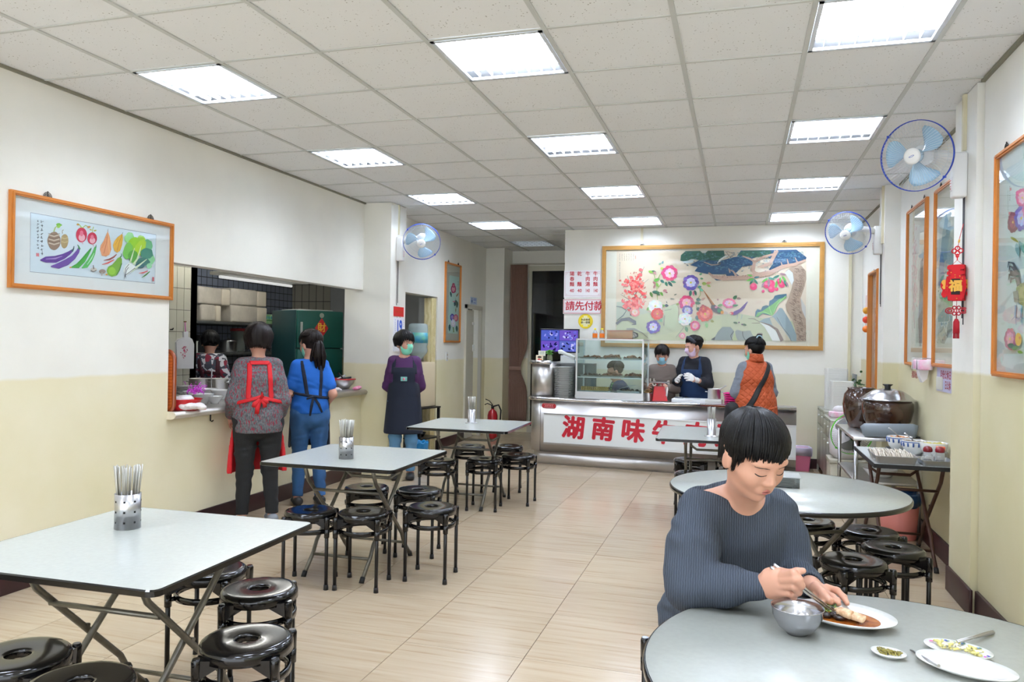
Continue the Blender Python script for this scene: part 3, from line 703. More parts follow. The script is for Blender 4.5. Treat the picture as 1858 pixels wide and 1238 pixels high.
tag(m.build('chopped_cabbage', [M('cabbage_pale', (226, 222, 196), .4), M('cabbage_yellow', (206, 196, 120), .4)], None, loc=(c.x, c.y, TZ), rz=-.35), 'pale shredded cabbage on the flowered plate', 'food', kind='stuff')
# large white plate at the front
c = on_table(1752, 1220); oval_plate('white_plate', 'large empty white plate in front of the flowered plate, cut by the bottom edge', c, .105, .066, -.42, .016)
def stick(name, label, a, b, r=(.0022, .0038), cat='chopstick', grp=None, mat=STEEL):
    m = MB(); A = Vector(a); B = Vector(b); m.tube([(0, 0, 0), (B-A)*.5, B-A], [r[0], (r[0]+r[1])/2, r[1]], 8)
    return tag(m.build(name, mat, None, loc=A), label, cat, grp)
a_, b_ = on_table(1752, 1168, TZ+.02), on_table(1803, 1144, TZ+.012)
for e in (0, 1): stick('chopstick', 'metal chopstick leaning on the flowered plate rim, one of a close pair', (a_.x-.02, a_.y-.01+e*.009, TZ+.024), (b_.x, b_.y+e*.008, TZ+.006), grp='pair of chopsticks by the flowered plate')
a_, b_ = on_table(1662, 1184), on_table(1712, 1226)
stick('chopstick', 'single dark metal chopstick left of the large white plate', (a_.x-.012, a_.y, TZ+.004), (b_.x-.012, b_.y-.008, TZ+.024))
# ============================================================= COUNTER AND WHAT STANDS ON IT
def hit(px, py, **k):
    d = V(px, py, 1)-Vector((0, 0, HC))
    for a, v in k.items():
        i = 'xyz'.index(a); return Vector((0, 0, HC))+d*((v-(HC if i == 2 else 0))/d[i])
CA = math.radians(-3.4)
ct = thing('serving_counter', 'stainless steel serving counter with white front panel of large red characters', 'counter', (-2.42, 8.87, 0), CA)
def plan(x0, x1, y0, y1, r):   # rounded front left corner
    return [(x0+r, y0)]+[(x0+r-r*math.sin(a), y0+r-r*math.cos(a)) for a in [PI/2*i/8 for i in range(1, 8)]]+[(x0, y0+r), (x0, y1), (x1, y1), (x1, y0)]
def up(u, v, d): return (u, v, d)
L_ = 3.02; DP = .46
m = MB(); m.prism(plan(.03, L_, .035, DP, .12), 0, .155, up, 0, True); m.build('plinth', STEELB, ct)
m = MB(); m.prism(plan(.0, L_, .0, DP, .14), .16, .765, up, 0, True); m.build('body', STEELB, ct)
m = MB(); m.box((.155, -.003, .157), (.158, .001, .765)); m.box((0.16, -.0015, .155), (L_, .0, .158)); m.build('seams', M('seam_dark', (70, 70, 70), .6), ct)
m = MB(); m.prism(plan(-.01, L_, -.01, DP, .145), .765, .785, up); m.build('worktop', STEELB, ct)
# tubular nosing
def nose(z, r, x1, name, ylast=DP):
    rr = .15; pts = [(-.012, ylast, z), (-.012, rr, z)]+[(-.012+rr-rr*math.cos(a), rr-.012-rr*math.sin(a)+.0, z) for a in [PI/2*i/8 for i in range(1, 9)]]+[(x1, -.012, z)]
    m = MB(); m.tube(pts, r, 12); m.build(name, CHROME, ct)
nose(.782, .024, L_, 'nosing')
# raised left part
m = MB(); m.prism(plan(0, .265, 0, DP, .14), .785, 1.205, up, 0, True); m.build('raised_end', STEELB, ct)
m = MB(); m.box((.265, .30, 1.19), (.72, DP, 1.205)); m.box((.265, .42, .785), (.72, DP, 1.19)); m.build('rear_shelf', M('shelf_steel_dark', (120, 122, 124), .4, .9), ct)
rr = .15; pts = [(-.012, DP, 1.215), (-.012, rr, 1.215)]+[(-.012+rr-rr*math.cos(a), rr-.012-rr*math.sin(a), 1.215) for a in [PI/2*i/8 for i in range(1, 9)]]+[(.275, -.012, 1.215)]
m = MB(); m.tube(pts, .026, 12); m.prism(plan(0, .265, 0, DP, .14), 1.2, 1.222, up); m.build('cap_rail', CHROME, ct)
# white sign panel
m = MB(); m.box((.20, -.006, .265), (L_, .002, .60)); m.build('sign_panel', M('panel_white', (226, 230, 228), .25), ct)
m = MB(); m.box((.20, -.014, .60), (L_, 0, .612)); m.box((.20, -.02, .243), (L_, 0, .265)); m.build('panel_trim', STEEL, ct)
for i, ch in enumerate('湖南味牛肉麵'):
    mt = frame_mtx(Vector((.56+i*.352, -.0075, .438-.002*i)), (1, 0, 0), (.03, 0, 1)) @ Matrix.Shear('XY', 4, (0, 0)) if False else frame_mtx(Vector((.565+i*.352, -.0075, .44)), (1, .0, 0), (0, 0, 1))
    sk = Matrix(((1, .10, 0, 0), (-.06, 1, 0, 0), (0, 0, 1, 0), (0, 0, 0, 1)))
    text_mesh('character', ch, .275, REDINK, ct, mt @ sk, ext=.001, bold=.011)
m = MB(); m.prism([(u+.26, v+.70) for u, v in rrect(.175, .055, .026, 6)], -.005, .0, lambda u, v, d: (u, d, v)); pq = m.build('maker_plate', M('plaque_red', (170, 24, 40), .35), ct)
a = Art()
for dz, r0 in ((0, .0),): 
    for (p0, p1) in (((-.06, .018), (.06, .018)), ((-.06, -.018), (.06, -.018))): a.stroke([p0, p1], .0022, (235, 215, 215))
for i in range(5): a.script(-.042+i*.021, .0, 1, .016, (240, 226, 226))
a.build('maker_print', ct, frame_mtx(Vector((.26, -.0055, .70)), (1, 0, 0), (0, 0, 1)))
def cw(x, y, z): # local counter -> world
    return Vector((-2.42+x*math.cos(CA)-y*math.sin(CA), 8.87+x*math.sin(CA)+y*math.cos(CA), z))
# display case
t = thing('display_case', 'glass display case with aluminium frame and shelves of braised food on the counter', 'display case', cw(.575, .02, .806), CA)
AL = M('aluminium_white', (205, 206, 208), .35, .6)
W_, D_, H_ = .80, .36, .70; e = .018
m = MB()
for x in (0, W_-e):
    for y in (0, D_-e): m.box((x, y, .075), (x+e, y+e, H_))
m.build('posts', AL, t)
m = MB(); m.box((-.004, -.006, 0), (W_+.004, D_, .035)); m.box((0, -.002, .035), (W_, D_, .078)); m.build('base', AL, t)
m = MB()
for y in (0, D_-e): m.box((0, y, H_-e), (W_, y+e, H_))
for x in (0, W_-e): m.box((x, 0, H_-e), (x+e, D_, H_))
m.build('top_frame', AL, t)
m = MB(); m.box((e, .006, .078), (W_-e, .010, H_-e)); m.build('front_glass', GLASS, t)
m = MB(); m.box((.006, e, .078), (.010, D_-e, H_-e)); m.build('left_glass', GLASS, t)
m = MB(); m.box((W_-.010, e, .078), (W_-.006, D_-e, H_-e)); m.build('right_glass', GLASS, t)
m = MB(); m.box((e, e, H_-.006), (W_-e, D_-e, H_-.001)); m.build('top_glass', GLASS, t)
SH = M('shelf_glass_edge', (190, 210, 205), .1, alpha=.75)
for z in (.245, .455):
    m = MB(); m.box((e, e, z), (W_-e, D_-.03, z+.006)); m.build('glass_shelf', GLASS, t)
    m = MB(); m.box((e, .012, z-.004), (W_-e, .02, z+.009)); m.build('shelf_edge', AL, t)
MEAT = M('braised_meat', (92, 48, 28), .4, var=.6, vs=25, col2=(140, 84, 50), bump=.6, bs=60)
TRAY = M('tray_steel', (170, 172, 175), .3, .9)
def tray(x, y, z, w, d, lab, mat, n, rr, seed, kind='stuff', nm='braised_food', cat='food'):
    p = Vector(cw(.575+x, .02+y, .806+z)); q = thing('food_tray', lab, 'tray', p, CA)
    m = MB(); o = rrect(w, d, .012, 3); i_ = rrect(w-.02, d-.02, .01, 3); n_ = len(o)
    vs = [(u, v, .0) for u, v in i_]+[(u, v, .022) for u, v in o]+[(u*.99, v*.99, .022) for u, v in o]+[(u*.98, v*.98, .002) for u, v in i_]
    fs = [[a*n_+j, a*n_+(j+1) % n_, (a+1)*n_+(j+1) % n_, (a+1)*n_+j] for a in range(3) for j in range(n_)]+[list(range(n_))[::-1], list(range(3*n_, 4*n_))]
    m.add(vs, fs); m.build('dish', TRAY, q)
    rd = random.Random(seed); m = MB()
    for k in range(n):
        u, v = rd.uniform(-w/2+.02, w/2-.02), rd.uniform(-d/2+.015, d/2-.015); zz = .012+rd.uniform(0, rr*1.4)*(1-abs(u)/(w*.7))
        m.ell((u, v, zz), (rr*rd.uniform(.6, 1.2), rr*rd.uniform(.5, 1), rr*rd.uniform(.4, .8)), 8, noise=.35, rot=Euler((rd.random(), rd.random(), rd.random()*3)).to_matrix())
    tag(m.build(nm, mat, None, loc=p, rz=CA), lab.replace('steel tray', 'heap').replace(' of ', ' of ')+', piled up', cat, kind='stuff')
S1, S2, S0 = .461, .251, .079
tray(.15, .14, S1, .24, .2, 'steel tray of dark braised meat, top shelf left in the display case', MEAT, 40, .02, 1)
tray(.40, .14, S1, .20, .2, 'steel tray of tall braised knuckles, top shelf middle in the display case', MEAT, 34, .027, 2)
tray(.65, .14, S1, .20, .2, 'steel tray of braised pieces, top shelf right in the display case', MEAT, 30, .022, 3)
tray(.15, .14, S2, .22, .2, 'steel tray of dark liver-like slices, lower shelf left in the display case', M('dark_meat', (60, 32, 26), .4, bump=.5), 24, .018, 4)
tray(.40, .14, S2, .24, .2, 'steel tray heaped with tangled braised food, lower shelf middle in the display case', MEAT, 50, .024, 5)
tray(.66, .14, S2, .20, .2, 'steel tray of brown braised meat, lower shelf right in the display case', MEAT, 34, .024, 6)
tray(.62, .14, S0, .28, .2, 'steel tray of dark kelp and sausage, floor of the display case right', M('kelp_dark', (44, 38, 34), .35, bump=.5), 30, .018, 8)
q = thing('roll_tray', 'flat tray of golden rolled egg pieces, floor of the display case left', 'tray', cw(.575+.22, .15, .806+S0), CA)
m = MB(); m.box((-.19, -.08, 0), (.19, .08, .008), bev=.003); m.build('dish', TRAY, q)
m = MB(); m.cyl((0, -.045, 0), (0, .045, 0), .012, n=10); r0 = m.build('egg_roll', M('golden_roll', (176, 140, 60), .45, var=.3, vs=40)); 
for k in range(26):
    o = r0 if k == 0 else r0.copy()
    if k: COL.objects.link(o)
    p = cw(.575+.22-.165+.0255*(k % 13), .15-.01*(k//13)*0, .806+S0+.020+(.023 if k >= 13 else 0)); o.location = p; o.rotation_euler = (0, 0, CA)
    tag(o, 'golden egg roll in the %s layer of the display case floor tray' % ('upper' if k >= 13 else 'lower'), 'food', 'golden egg rolls in the display case')
m = MB(); m.tube([(0, 0, 0), (.10, .02, .03), (.2, .03, .05)], [.006, .004, .003], 8); tag(m.build('serving_tongs', STEEL, None, loc=cw(.575+.5, .12, .806+S0+.04), rz=CA), 'steel serving tongs lying in the display case', 'tongs')
# on top of the case
def bottle(px, lab):
    p = cw(px, .17, .806+H_); t = thing('drink_bottle', lab, 'bottle', p, 0, 'small drink bottles on the display case')
    MB().lathe([(0, 0), (.026, 0), (.029, .006), (.028, .07), (.022, .085), (.011, .1), (.011, .112)], n=20).build('body', M('bottle_clear', (200, 215, 225), .1, alpha=.55), t)
    MB().lathe([(.0292, .012), (.0296, .014), (.0296, .062), (.0292, .064)], n=20).build('label_band', M('orange_label', (240, 120, 20), .4), t)
    MB().lathe([(0, .108), (.014, .108), (.014, .125), (0, .126)], n=16).build('cap', M('yellow_cap', (240, 220, 40), .4), t)
bottle(.575+.19, 'orange-labelled drink bottle on the display case, left of the pair'); bottle(.575+.275, 'orange-labelled drink bottle on the display case, beside the gift box')
t = thing('gift_box', 'clear gift box of brown cured pieces on top of the display case', 'box', cw(.575+.49, .17, .806+H_), CA)
m = MB(); m.box((-.15, -.03, 0), (.15, .03, .10), bev=.003); m.build('clear_case', M('box_wrap', (214, 180, 150), .15, alpha=.45), t)
for k in range(5):
    m = MB(); x = -.115+.0575*k; m.ell((x, 0, .045), (.024, .018, .038), 12, noise=.25); m.ell((x, -.008, .08), (.013, .01, .013), 8); m.build('cured_piece', M('amber_brown', (150, 84, 40), .3, var=.5, vs=30, col2=(220, 150, 50)), t)
m = MB(); m.box((-.152, -.032, .0), (.152, .032, .006)); m.box((-.152, -.032, .096), (.152, .032, .102)); m.build('edges', M('box_red', (150, 60, 40), .5), t)
# plates stack
m = MB(); m.lathe([(0, .004), (.06, .0), (.066, .004), (.095, .012), (.117, .018), (.117, .0205), (.094, .0155), (.064, .0075), (0, .007)], n=36); pl0 = m.build('dinner_plate', CERAM)
for k in range(24):
    o = pl0 if k == 0 else pl0.copy()
    if k: COL.objects.link(o)
    o.location = cw(.40+random.uniform(-.003, .003), .14+random.uniform(-.003, .003), .787+.0155*k)
    lab = 'topmost white plate of the tall stack left of the display case' if k == 23 else ('lowest white plate of the tall stack left of the display case' if k == 0 else 'white plate inside the tall stack left of the display case')
    tag(o, lab, 'plate', 'white plates in the tall counter stack')
# monitor
t = thing('monitor', 'flat security monitor showing four bluish camera views behind the counter', 'monitor', (-2.165, 9.38, 1.226), math.radians(-2))
m = MB(); m.box((-.255, -.015, .10), (.255, .02, .40), bev=.004); m.build('bezel', BLACKP, t)
m = MB(); m.tube([(0, .03, .01), (0, .03, .2)], .015, 8); m.box((-.09, -.05, 0), (.09, .07, .012)); m.build('stand', BLACKP, t)
em = bpy.data.materials.new('screen_glow'); em.use_nodes = True; N, L = nodes_of(em); N.remove(N['Principled BSDF']); ee = N.new('ShaderNodeEmission'); at = N.new('ShaderNodeVertexColor'); at.layer_name = 'ink'; L.new(at.outputs[0], ee.inputs[0]); ee.inputs[1].default_value = 1.1; L.new(ee.outputs[0], N['Material Output'].inputs[0])
a = Art(); rd = random.Random(3)
a.poly([(-.24, .115), (.24, .115), (.24, .385), (-.24, .385)], (58, 60, 150))
for (ox, oy) in ((-.12, .318), (.12, .318), (-.12, .183), (.12, .183)):
    a.poly([(ox-.117, oy-.064), (ox+.117, oy-.064), (ox+.117, oy+.064), (ox-.117, oy+.064)], (70+int(rd.random()*40), 74+int(rd.random()*40), 190))
    for k in range(16):
        c_ = rd.choice([(30, 30, 90), (20, 22, 50), (140, 145, 235), (100, 105, 210), (190, 190, 250)])
        a.oval(ox+rd.uniform(-.09, .09), oy+rd.uniform(-.045, .045), rd.uniform(.008, .026), rd.uniform(.006, .016), c_, rd.random()*3, 7, .5)
sc = a.build('screen', t, frame_mtx(Vector((0, -.0158, 0)), (1, 0, 0), (0, 0, 1)), 1e-5); sc.data.materials[0] = em
# phone, cards, plant on the raised end
t = thing('telephone', 'white desk telephone leaning on the raised end of the counter', 'telephone', cw(.40, .36, 1.207), CA)
m = MB(); m.prism([(-.09, 0), (.09, 0), (.09, .03), (-.09, .09)], -.08, .08, lambda u, v, d: (u, d, v)); m.build('base', M('phone_grey', (205, 208, 205), .4), t)
m = MB(); m.tube([(-.12, -.06, .13), (-.09, -.06, .135), (-.02, -.06, .11), (.06, -.06, .075), (.085, -.06, .06)], [(.02, .026), (.026, .03), (.014, .02), (.02, .026), (.02, .024)], 12); m.build('handset', M('phone_white', (226, 228, 222), .35), t)
m = MB(); m.tube([(.08, -.07, .06), (.10, -.10, .03), (.11, -.11, -.03), (.12, -.10, -.09)], .005, 6); m.build('cord', M('cord_grey', (120, 140, 150), .5), t)
def card(name, lab, x, y, z, w, h, colr, marks):
    p = cw(x, y, z); m = MB(); m.box((-w/2, -.003, 0), (w/2, .003, h)); o = m.build(name, M('card_'+name, colr, .5), None, loc=p, rz=CA); tag(o, lab, 'card')
    a = Art(); marks(a, w, h); a.build('print', o, frame_mtx(Vector((0, -.0034, 0)), (1, 0, 0), (0, 0, 1))); return o
def mk1(a, w, h):
    for k in range(3): a.stroke([(-w*.35, h*(.8-.2*k)), (w*.35, h*(.8-.2*k))], h*.06, (90, 120, 90))
def mk2(a, w, h):
    a.oval(0, h*.68, w*.3, h*.16, (60, 40, 30)); a.oval(-.006, h*.3, w*.2, h*.15, (200, 40, 30)); a.oval(.02, h*.3, w*.12, h*.1, (220, 120, 40))
card('name_card', 'small white card standing in front of the counter plant', .13, .10, 1.29, .088, .062, (235, 235, 220), mk1)
card('picture_card', 'small cream card with red mark on the raised counter end', .11, .07, 1.224, .09, .075, (235, 222, 190), mk2)
t = thing('card_block', 'little dark box under the white card on the counter end', 'box', cw(.13, .11, 1.222), CA)
m = MB(); m.box((-.04, -.005, 0), (.04, .02, .068), bev=.003); m.build('body', M('dark_green_box', (60, 64, 40), .5), t)
t = thing('potted_plant', 'small green plant in a glass jar on the raised counter end', 'plant', cw(.20, .19, 1.222), 0)
MB().lathe([(0, 0), (.03, 0), (.036, .02), (.034, .055), (.028, .075), (.03, .08)], n=20).build('jar', M('jar_brown_glass', (120, 124, 96), .15, alpha=.8), t)
m = MB(); rd = random.Random(9)
for k in range(12):
    a_ = rd.uniform(0, 2*PI); l = rd.uniform(.05, .1); hz = rd.uniform(.09, .15)
    m.tube([(0, 0, .07), (l*.4*math.cos(a_), l*.4*math.sin(a_), hz), (l*math.cos(a_), l*math.sin(a_), hz+.01-l*.2)], [(.002, .002), (.012, .003), (.002, .001)], 6)
m.build('leaves', M('fresh_leaf', (86, 150, 50), .5), t)
t = thing('pink_eraser_box', 'tiny pink-white box beside the telephone', 'box', cw(.30, .10, 1.207+.015), CA) if False else None
# scale, board, knife, pots, boxes, pink bags
t = thing('kitchen_scale', 'red mechanical kitchen scale with round dial on the counter', 'scale', cw(1.545, .13, .806), CA+.25)
RED = M('scale_red', (196, 20, 34), .3, coat=.3)
m = MB(); m.add([(-.085, -.07, 0), (.085, -.07, 0), (.085, .07, 0), (-.085, .07, 0), (-.062, -.045, .165), (.05, -.045, .165), (.05, .045, .165), (-.062, .045, .165)], [(0, 3, 2, 1), (4, 5, 6, 7), (0, 1, 5, 4), (1, 2, 6, 5), (2, 3, 7, 6), (3, 0, 4, 7)]); m.build('body', RED, t)
m = MB(); m.tube([(.066, 0, .09), (.085, 0, .088)], [.068, .07], 28); m.build('dial', M('dial_white', (230, 226, 222), .4), t)
m = MB(); m.box((-.05, -.0475, .10), (-.005, -.0455, .14)); o = m.build('rating_label', M('label_lilac', (215, 200, 215), .5), t); o.rotation_euler = (-.14, 0, 0); o.location = (0, -.012, .012)
m = MB(); m.tube([(-.03, 0, .165), (-.03, 0, .2)], .006, 6); m.tube([(.03, 0, .165), (.03, 0, .2)], .006, 6); m.box((-.05, -.02, .196), (.05, .02, .204)); m.build('bracket', RED, t)
m = MB(); m.lathe([(0, .204), (.10, .204), (.115, .212), (.113, .215), (.098, .208), (0, .208)], n=32); m.build('pan', STEEL, t)
t = thing('cutting_board', 'thick white cutting board on the counter in front of the navy-apron worker', 'cutting board', cw(1.895, .15, .787), CA)
m = MB(); m.box((-.20, -.12, 0), (.20, .12, .055), bev=.006); m.build('body', M('board_white', (226, 228, 230), .4), t)
t = thing('cleaver', 'steel knife lying on the white cutting board', 'knife', cw(1.84, .11, .8425), CA-.1)
m = MB(); m.box((-.03, -.03, 0), (.17, .03, .003), bev=.001); m.build('blade', STEEL, t); m = MB(); m.tube([(-.12, 0, .008), (-.03, 0, .006)], [.011, .009], 8); m.build('handle', M('knife_grey', (120, 124, 128), .35, .6), t)
for k in range(2):
    m = MB(); m.box((-.088, -.09, 0), (.088, .09, .030), bev=.003); tag(m.build('flat_box', WHITEP, None, loc=cw(2.155, .11, .787+.031*k), rz=CA), '%s flat white box under the small pot on the counter' % ('upper' if k else 'lower'), 'box', 'flat white boxes on the counter')
def pot(name, lab, p, r, h, mat=STEELB, parent=None, rim=True, cat='pot'):
    t = thing(name, lab, cat, p, 0)
    MB().lathe([(0, .003), (r*.96, 0), (r, .006), (r, h-.004), (r+.006, h), (r+.004, h+.003), (r-.003, h-.002), (r-.003, .012), (0, .01)], n=36).build('body', mat, t)
    return t
t = pot('sauce_pot', 'small steel pot with a ladle on the white boxes', cw(2.155, .11, .787+.062), .07, .115)
for s in (-1, 1): m = MB(); m.tube([(s*.07, -.02, .08), (s*.095, -.02, .082), (s*.095, .02, .082), (s*.07, .02, .08)], .004, 6); m.build('handle', STEEL, t)
m = MB(); m.tube([(0, 0, .02), (.05, 0, .11), (.13, 0, .155)], [.006, .004, .005], 6); tag(m.build('ladle', STEEL, None, loc=cw(2.155, .11, .85)), 'thin steel ladle standing in the small pot', 'ladle')
PK = M('pink_plastic', (240, 40, 150), .35, var=.25, vs=12)
for k in range(6):
    m = MB(); w = .062+random.uniform(-.006, .006); m.tube([(-w, 0, 0), (-w*.5, .0, .003), (w*.6, 0, -.001), (w, 0, 0)], [(.075, .008), (.08, .013), (.08, .012), (.07, .009)], 14, flat=(0, 1, 0)); o = m.build('folded_bag', PK, None, loc=cw(2.33, .10, .799+.024*k), rz=CA+random.uniform(-.1, .1))
    tag(o, ['lowest', 'second lowest', 'third', 'fourth', 'fifth', 'topmost'][k]+' folded pink bag in the pile at the end of the counter', 'bag', 'pink folded bags on the counter')
t = pot('noodle_bowl', 'steel bowl of brown noodles between display case and red scale', cw(1.415, .16, .787), .05, .10, cat='bowl')
m = MB(); rd = random.Random(4)
for k in range(30): a_ = rd.uniform(0, 6.3); q_ = rd.uniform(0, .04); m.ell((q_*math.cos(a_), q_*math.sin(a_), .105+rd.uniform(0, .03)), (.018, .012, .01), 7, noise=.3)
tag(m.build('fried_topping', M('fried_brown', (150, 110, 60), .5, var=.4, vs=40), None, loc=cw(1.415, .16, .787)), 'heap of brown fried topping in the steel bowl by the scale', 'food', kind='stuff')
m = MB(); m.box((0, 0, 0), (.01, .01, .01))
# ------------------- signs on the back wall
YS_ = YB-.004
def sign(name, lab, x0, x1, z0, z1, col=(238, 236, 236), y=YB, th=.006, cat='sign', xp=None):
    t = thing(name, lab, cat, ((x0+x1)/2, y, (z0+z1)/2), 0)
    m = MB(); m.box((x0-(x0+x1)/2, -th, z0-(z0+z1)/2), (x1-(x0+x1)/2, 0, z1-(z0+z1)/2)); m.build('board', M('sign_board_%d%d%d' % col, col, .35), t); return t
def wtext(par, s, x, z, sz, mat=REDINK, y=-.0065, bold=0, squash=1): return text_mesh('lettering', s, sz, mat, par, frame_mtx(Vector((x, y, z)), (1, 0, 0), (0, 0, 1)), ext=.0003, bold=bold, squash=squash)
t = sign('menu_sign', 'white menu sign with red columns of noodle dishes and prices', -2.205, -1.71, 2.04, 2.395)
cx0 = (-2.205-1.71)/2
for px, col in ((1038, '陽春麵'), (1051.5, '乾 麵'), (1066.5, '牛肉湯'), (1080.5, '牛肉麵')):
    x = hit(px, 515, y=YB).x-cx0
    for i, ch in enumerate(col):
        if ch != ' ': wtext(t, ch, x, .130-.068*i, .062, bold=.0012)
for px, s in ((1038, '40'), (1052, '40'), (1066.5, '140'), (1081, '140')): wtext(t, s, hit(px, 515, y=YB).x-cx0, -.088, .062, squash=.95 if len(s) == 2 else .62, bold=.001)
PB = M('border_pink', (196, 120, 140), .5)
m = MB(); w2, h2 = .232, .155
for a_, b_ in (((-w2, -h2), (w2, -h2+.0025)), ((-w2, h2-.0025), (w2, h2)), ((-w2, -h2), (-w2+.0025, h2)), ((w2-.0025, -h2), (w2, h2))): m.box((a_[0], -.0066, a_[1]), (b_[0], -.006, b_[1]))
for sx in (-1, 1):
    for sz in (-1, 1): m.tube([(sx*(w2-.012), -.0064, sz*(h2-.012)), (sx*(w2-.03), -.0064, sz*(h2-.012)), (sx*(w2-.012), -.0064, sz*(h2-.03))], .0015, 4)
m.build('border', PB, t)
t = sign('payment_sign', 'white sign with bold red characters asking to pay first, red border', -2.212, -1.71, 1.83, 2.02, (236, 232, 234), th=.008)
m = MB(); w2, h2 = .246, .088
for a_, b_ in (((-w2, -h2), (w2, -h2+.005)), ((-w2, h2-.005), (w2, h2)), ((-w2, -h2), (-w2+.005, h2)), ((w2-.005, -h2), (w2, h2))): m.box((a_[0], -.0088, a_[1]), (b_[0], -.008, b_[1]))
m.build('border', REDINK, t)
for i, ch in enumerate('請先付款'): wtext(t, ch, hit(1034.5+17.3*i, 556, y=YB).x+(2.212+1.71)/2, .0, .128, bold=.0025, y=-.0085)
t = thing('round_sticker', 'round yellow sticker with small dark characters under the payment sign', 'sticker', (-1.913, YB, 1.735), 0)
m = MB(); m.tube([(0, -.004, 0), (0, 0, 0)], .096, 40); m.build('disc', M('yellow_sticker', (240, 214, 20), .4), t)
m = MB(); m.tube([(.088*math.cos(2*PI*i/40), -.0045, .088*math.sin(2*PI*i/40)) for i in range(40)], .0018, 4, closed=True); m.build('ring', M('ochre', (190, 150, 20), .5), t)
a = Art()
for w_, z_ in ((.05, .058), (.09, .035), (.1, 0), (.11, -.03), (.06, -.055)): a.poly([(-w_/2, z_-.013), (w_/2, z_-.013), (w_/2, z_+.013), (-w_/2, z_+.013)], (248, 240, 190))
a.build('pale_print', t, frame_mtx(Vector((0, -.0044, 0)), (1, 0, 0), (0, 0, 1)))
for s_, z_ in (('本店使用', .018), ('統一發票', -.018)): wtext(t, s_, 0, z_, .031, M('ink_black', (20, 20, 20), .5), y=-.0055, bold=.0006)
# ============================================================= WALL FANS
FB = M('fan_blade', (168, 206, 232), .2, alpha=.72, coat=.3); FBLUE = M('fan_blue', (20, 60, 170), .3); FW = M('fan_white', (232, 232, 230), .3); WIRE = M('fan_wire', (214, 222, 226), .35)
def fan_head(t, mt, R=.2, rim=FBLUE, wire=WIRE, blade=FB, hub=FW, back=True, nw=64):
    def add(name, m, mat):
        o = m.build(name, mat, t); o.data.transform(mt); return o
    m = MB()
    for k in range(nw):
        a = 2*PI*k/nw; c, s_ = math.cos(a), math.sin(a); tw = .10
        c2, s2 = math.cos(a+tw), math.sin(a+tw)
        m.tube([(.045*c2, .045*s2, .062), (R*.55*c2, R*.55*s2, .058), (R*.88*c, R*.88*s_, .035), (R*c, R*s_, .004)], .0009, 3, cap=False)
    add('front_grille', m, wire)
    m = MB()
    for k in range(nw):
        a = 2*PI*k/nw; c, s_ = math.cos(a), math.sin(a)
        m.tube([(.05*c, .05*s_, -.065), (R*.6*c, R*.6*s_, -.055), (R*c, R*s_, -.004)], .0009, 3, cap=False)
    for q in (.45, .75): m.tube([(R*q*math.cos(2*PI*i/36), R*q*math.sin(2*PI*i/36), -.058) for i in range(36)], .0012, 4, closed=True)
    add('rear_grille', m, wire)
    m = MB(); m.lathe([(R-.002, -.009), (R+.0022, -.009), (R+.0026, .007), (R-.002, .008)], n=64, close=True)
    for an in (2.4, 5.5): m.box((R*math.cos(an)-.007, R*math.sin(an)-.007, -.008), (R*math.cos(an)+.007, R*math.sin(an)+.007, .010))
    add('rim', m, rim)
    m = MB(); m.lathe([(0, .072), (.035, .071), (.046, .066), (.047, .058), (0, .056)], n=32); add('hub_cap', m, hub)
    for k in range(3):
        a0 = 2*PI*k/3+.5; pts = []; n = 8
        m = MB(); vs = []; fs = []
        for i in range(n+1):
            r = .035+(R*.86-.035)*i/n; q = i/n; w = .35+.75*math.sin(min(1, q*1.15)*PI*.62)
            if q > .9: w *= .82
            for j in range(6):
                f = j/5-.5; a = a0+f*w+q*.35; vs.append((r*math.cos(a), r*math.sin(a), .004-f*.05*(1-.3*q)))
        for i in range(n):
            for j in range(5): b = i*6+j; fs.append((b, b+1, b+7, b+6))
        m.add(vs, fs, 0, True); o = add('blade', m, blade); md = o.modifiers.new('t', 'SOLIDIFY'); md.thickness = .0025
    m = MB(); m.lathe([(0, .03), (.036, .028), (.038, -.01), (0, -.012)], n=24); add('hub', m, blade)
    m = MB(); m.lathe([(0, -.06), (.05, -.062), (.06, -.08), (.058, -.12), (.04, -.15), (0, -.155)], n=28); add('motor_housing', m, hub)
def wall_fan(name, lab, head, nrm, wx, y0, zb, side, boxh=.24, cordlen=.5):
    """side: +1 wall faces +x (left pillar), -1 wall faces -x"""
    head = Vector(head); nrm = Vector(nrm).normalized()
    t = thing(name, lab, 'fan', (wx, y0, zb), 0, 'blue-bladed wall fans')
    rel = head-Vector((wx, y0, zb)); z = nrm; x = Vector((0, 0, 1)).cross(z).normalized(); y = z.cross(x)
    mt = Matrix((x, y, z)).transposed().to_4x4(); mt.translation = rel
    fan_head(t, mt)
    m = MB(); s = side
    m.box((0, -.04, -.02), (s*.075, .04, boxh), bev=.012); m.build('wall_bracket', FW, t)
    m = MB(); m.tube([(s*.05, 0, boxh-.05), rel*.45+Vector((0, 0, boxh*.55)), rel-nrm*.13], [.03, .024, .03], 12); m.build('arm', FW, t)
    m = MB(); m.box((s*.06, -.02, .02), (s*.079, .02, .10), bev=.003); m.build('switch_panel', M('panel_print', (226, 222, 222), .4), t)
    m = MB()
    for k in range(4): m.box((s*.0785, -.006, .03+k*.016), (s*.0805, .006, .037+k*.016))
    m.build('buttons', M('btn_red', (196, 90, 90), .5), t)
    m = MB(); m.tube([(s*.01, -.012, 0), (s*.008, -.012, -cordlen)], .003, 5); m.tube([(s*.01, .012, 0), (s*.008, .012, -cordlen*.95)], .003, 5); m.build('pull_cords', M('cord_dark', (60, 60, 66), .6), t)
    a = Art(); a.oval(0, 0, .016, .005, (40, 70, 150), .3); a.oval(0, 0, .012, .0025, (220, 225, 235), .3)
    o = a.build('hub_badge', t, mt @ Matrix.Translation((0, 0, .0722)))
    return t
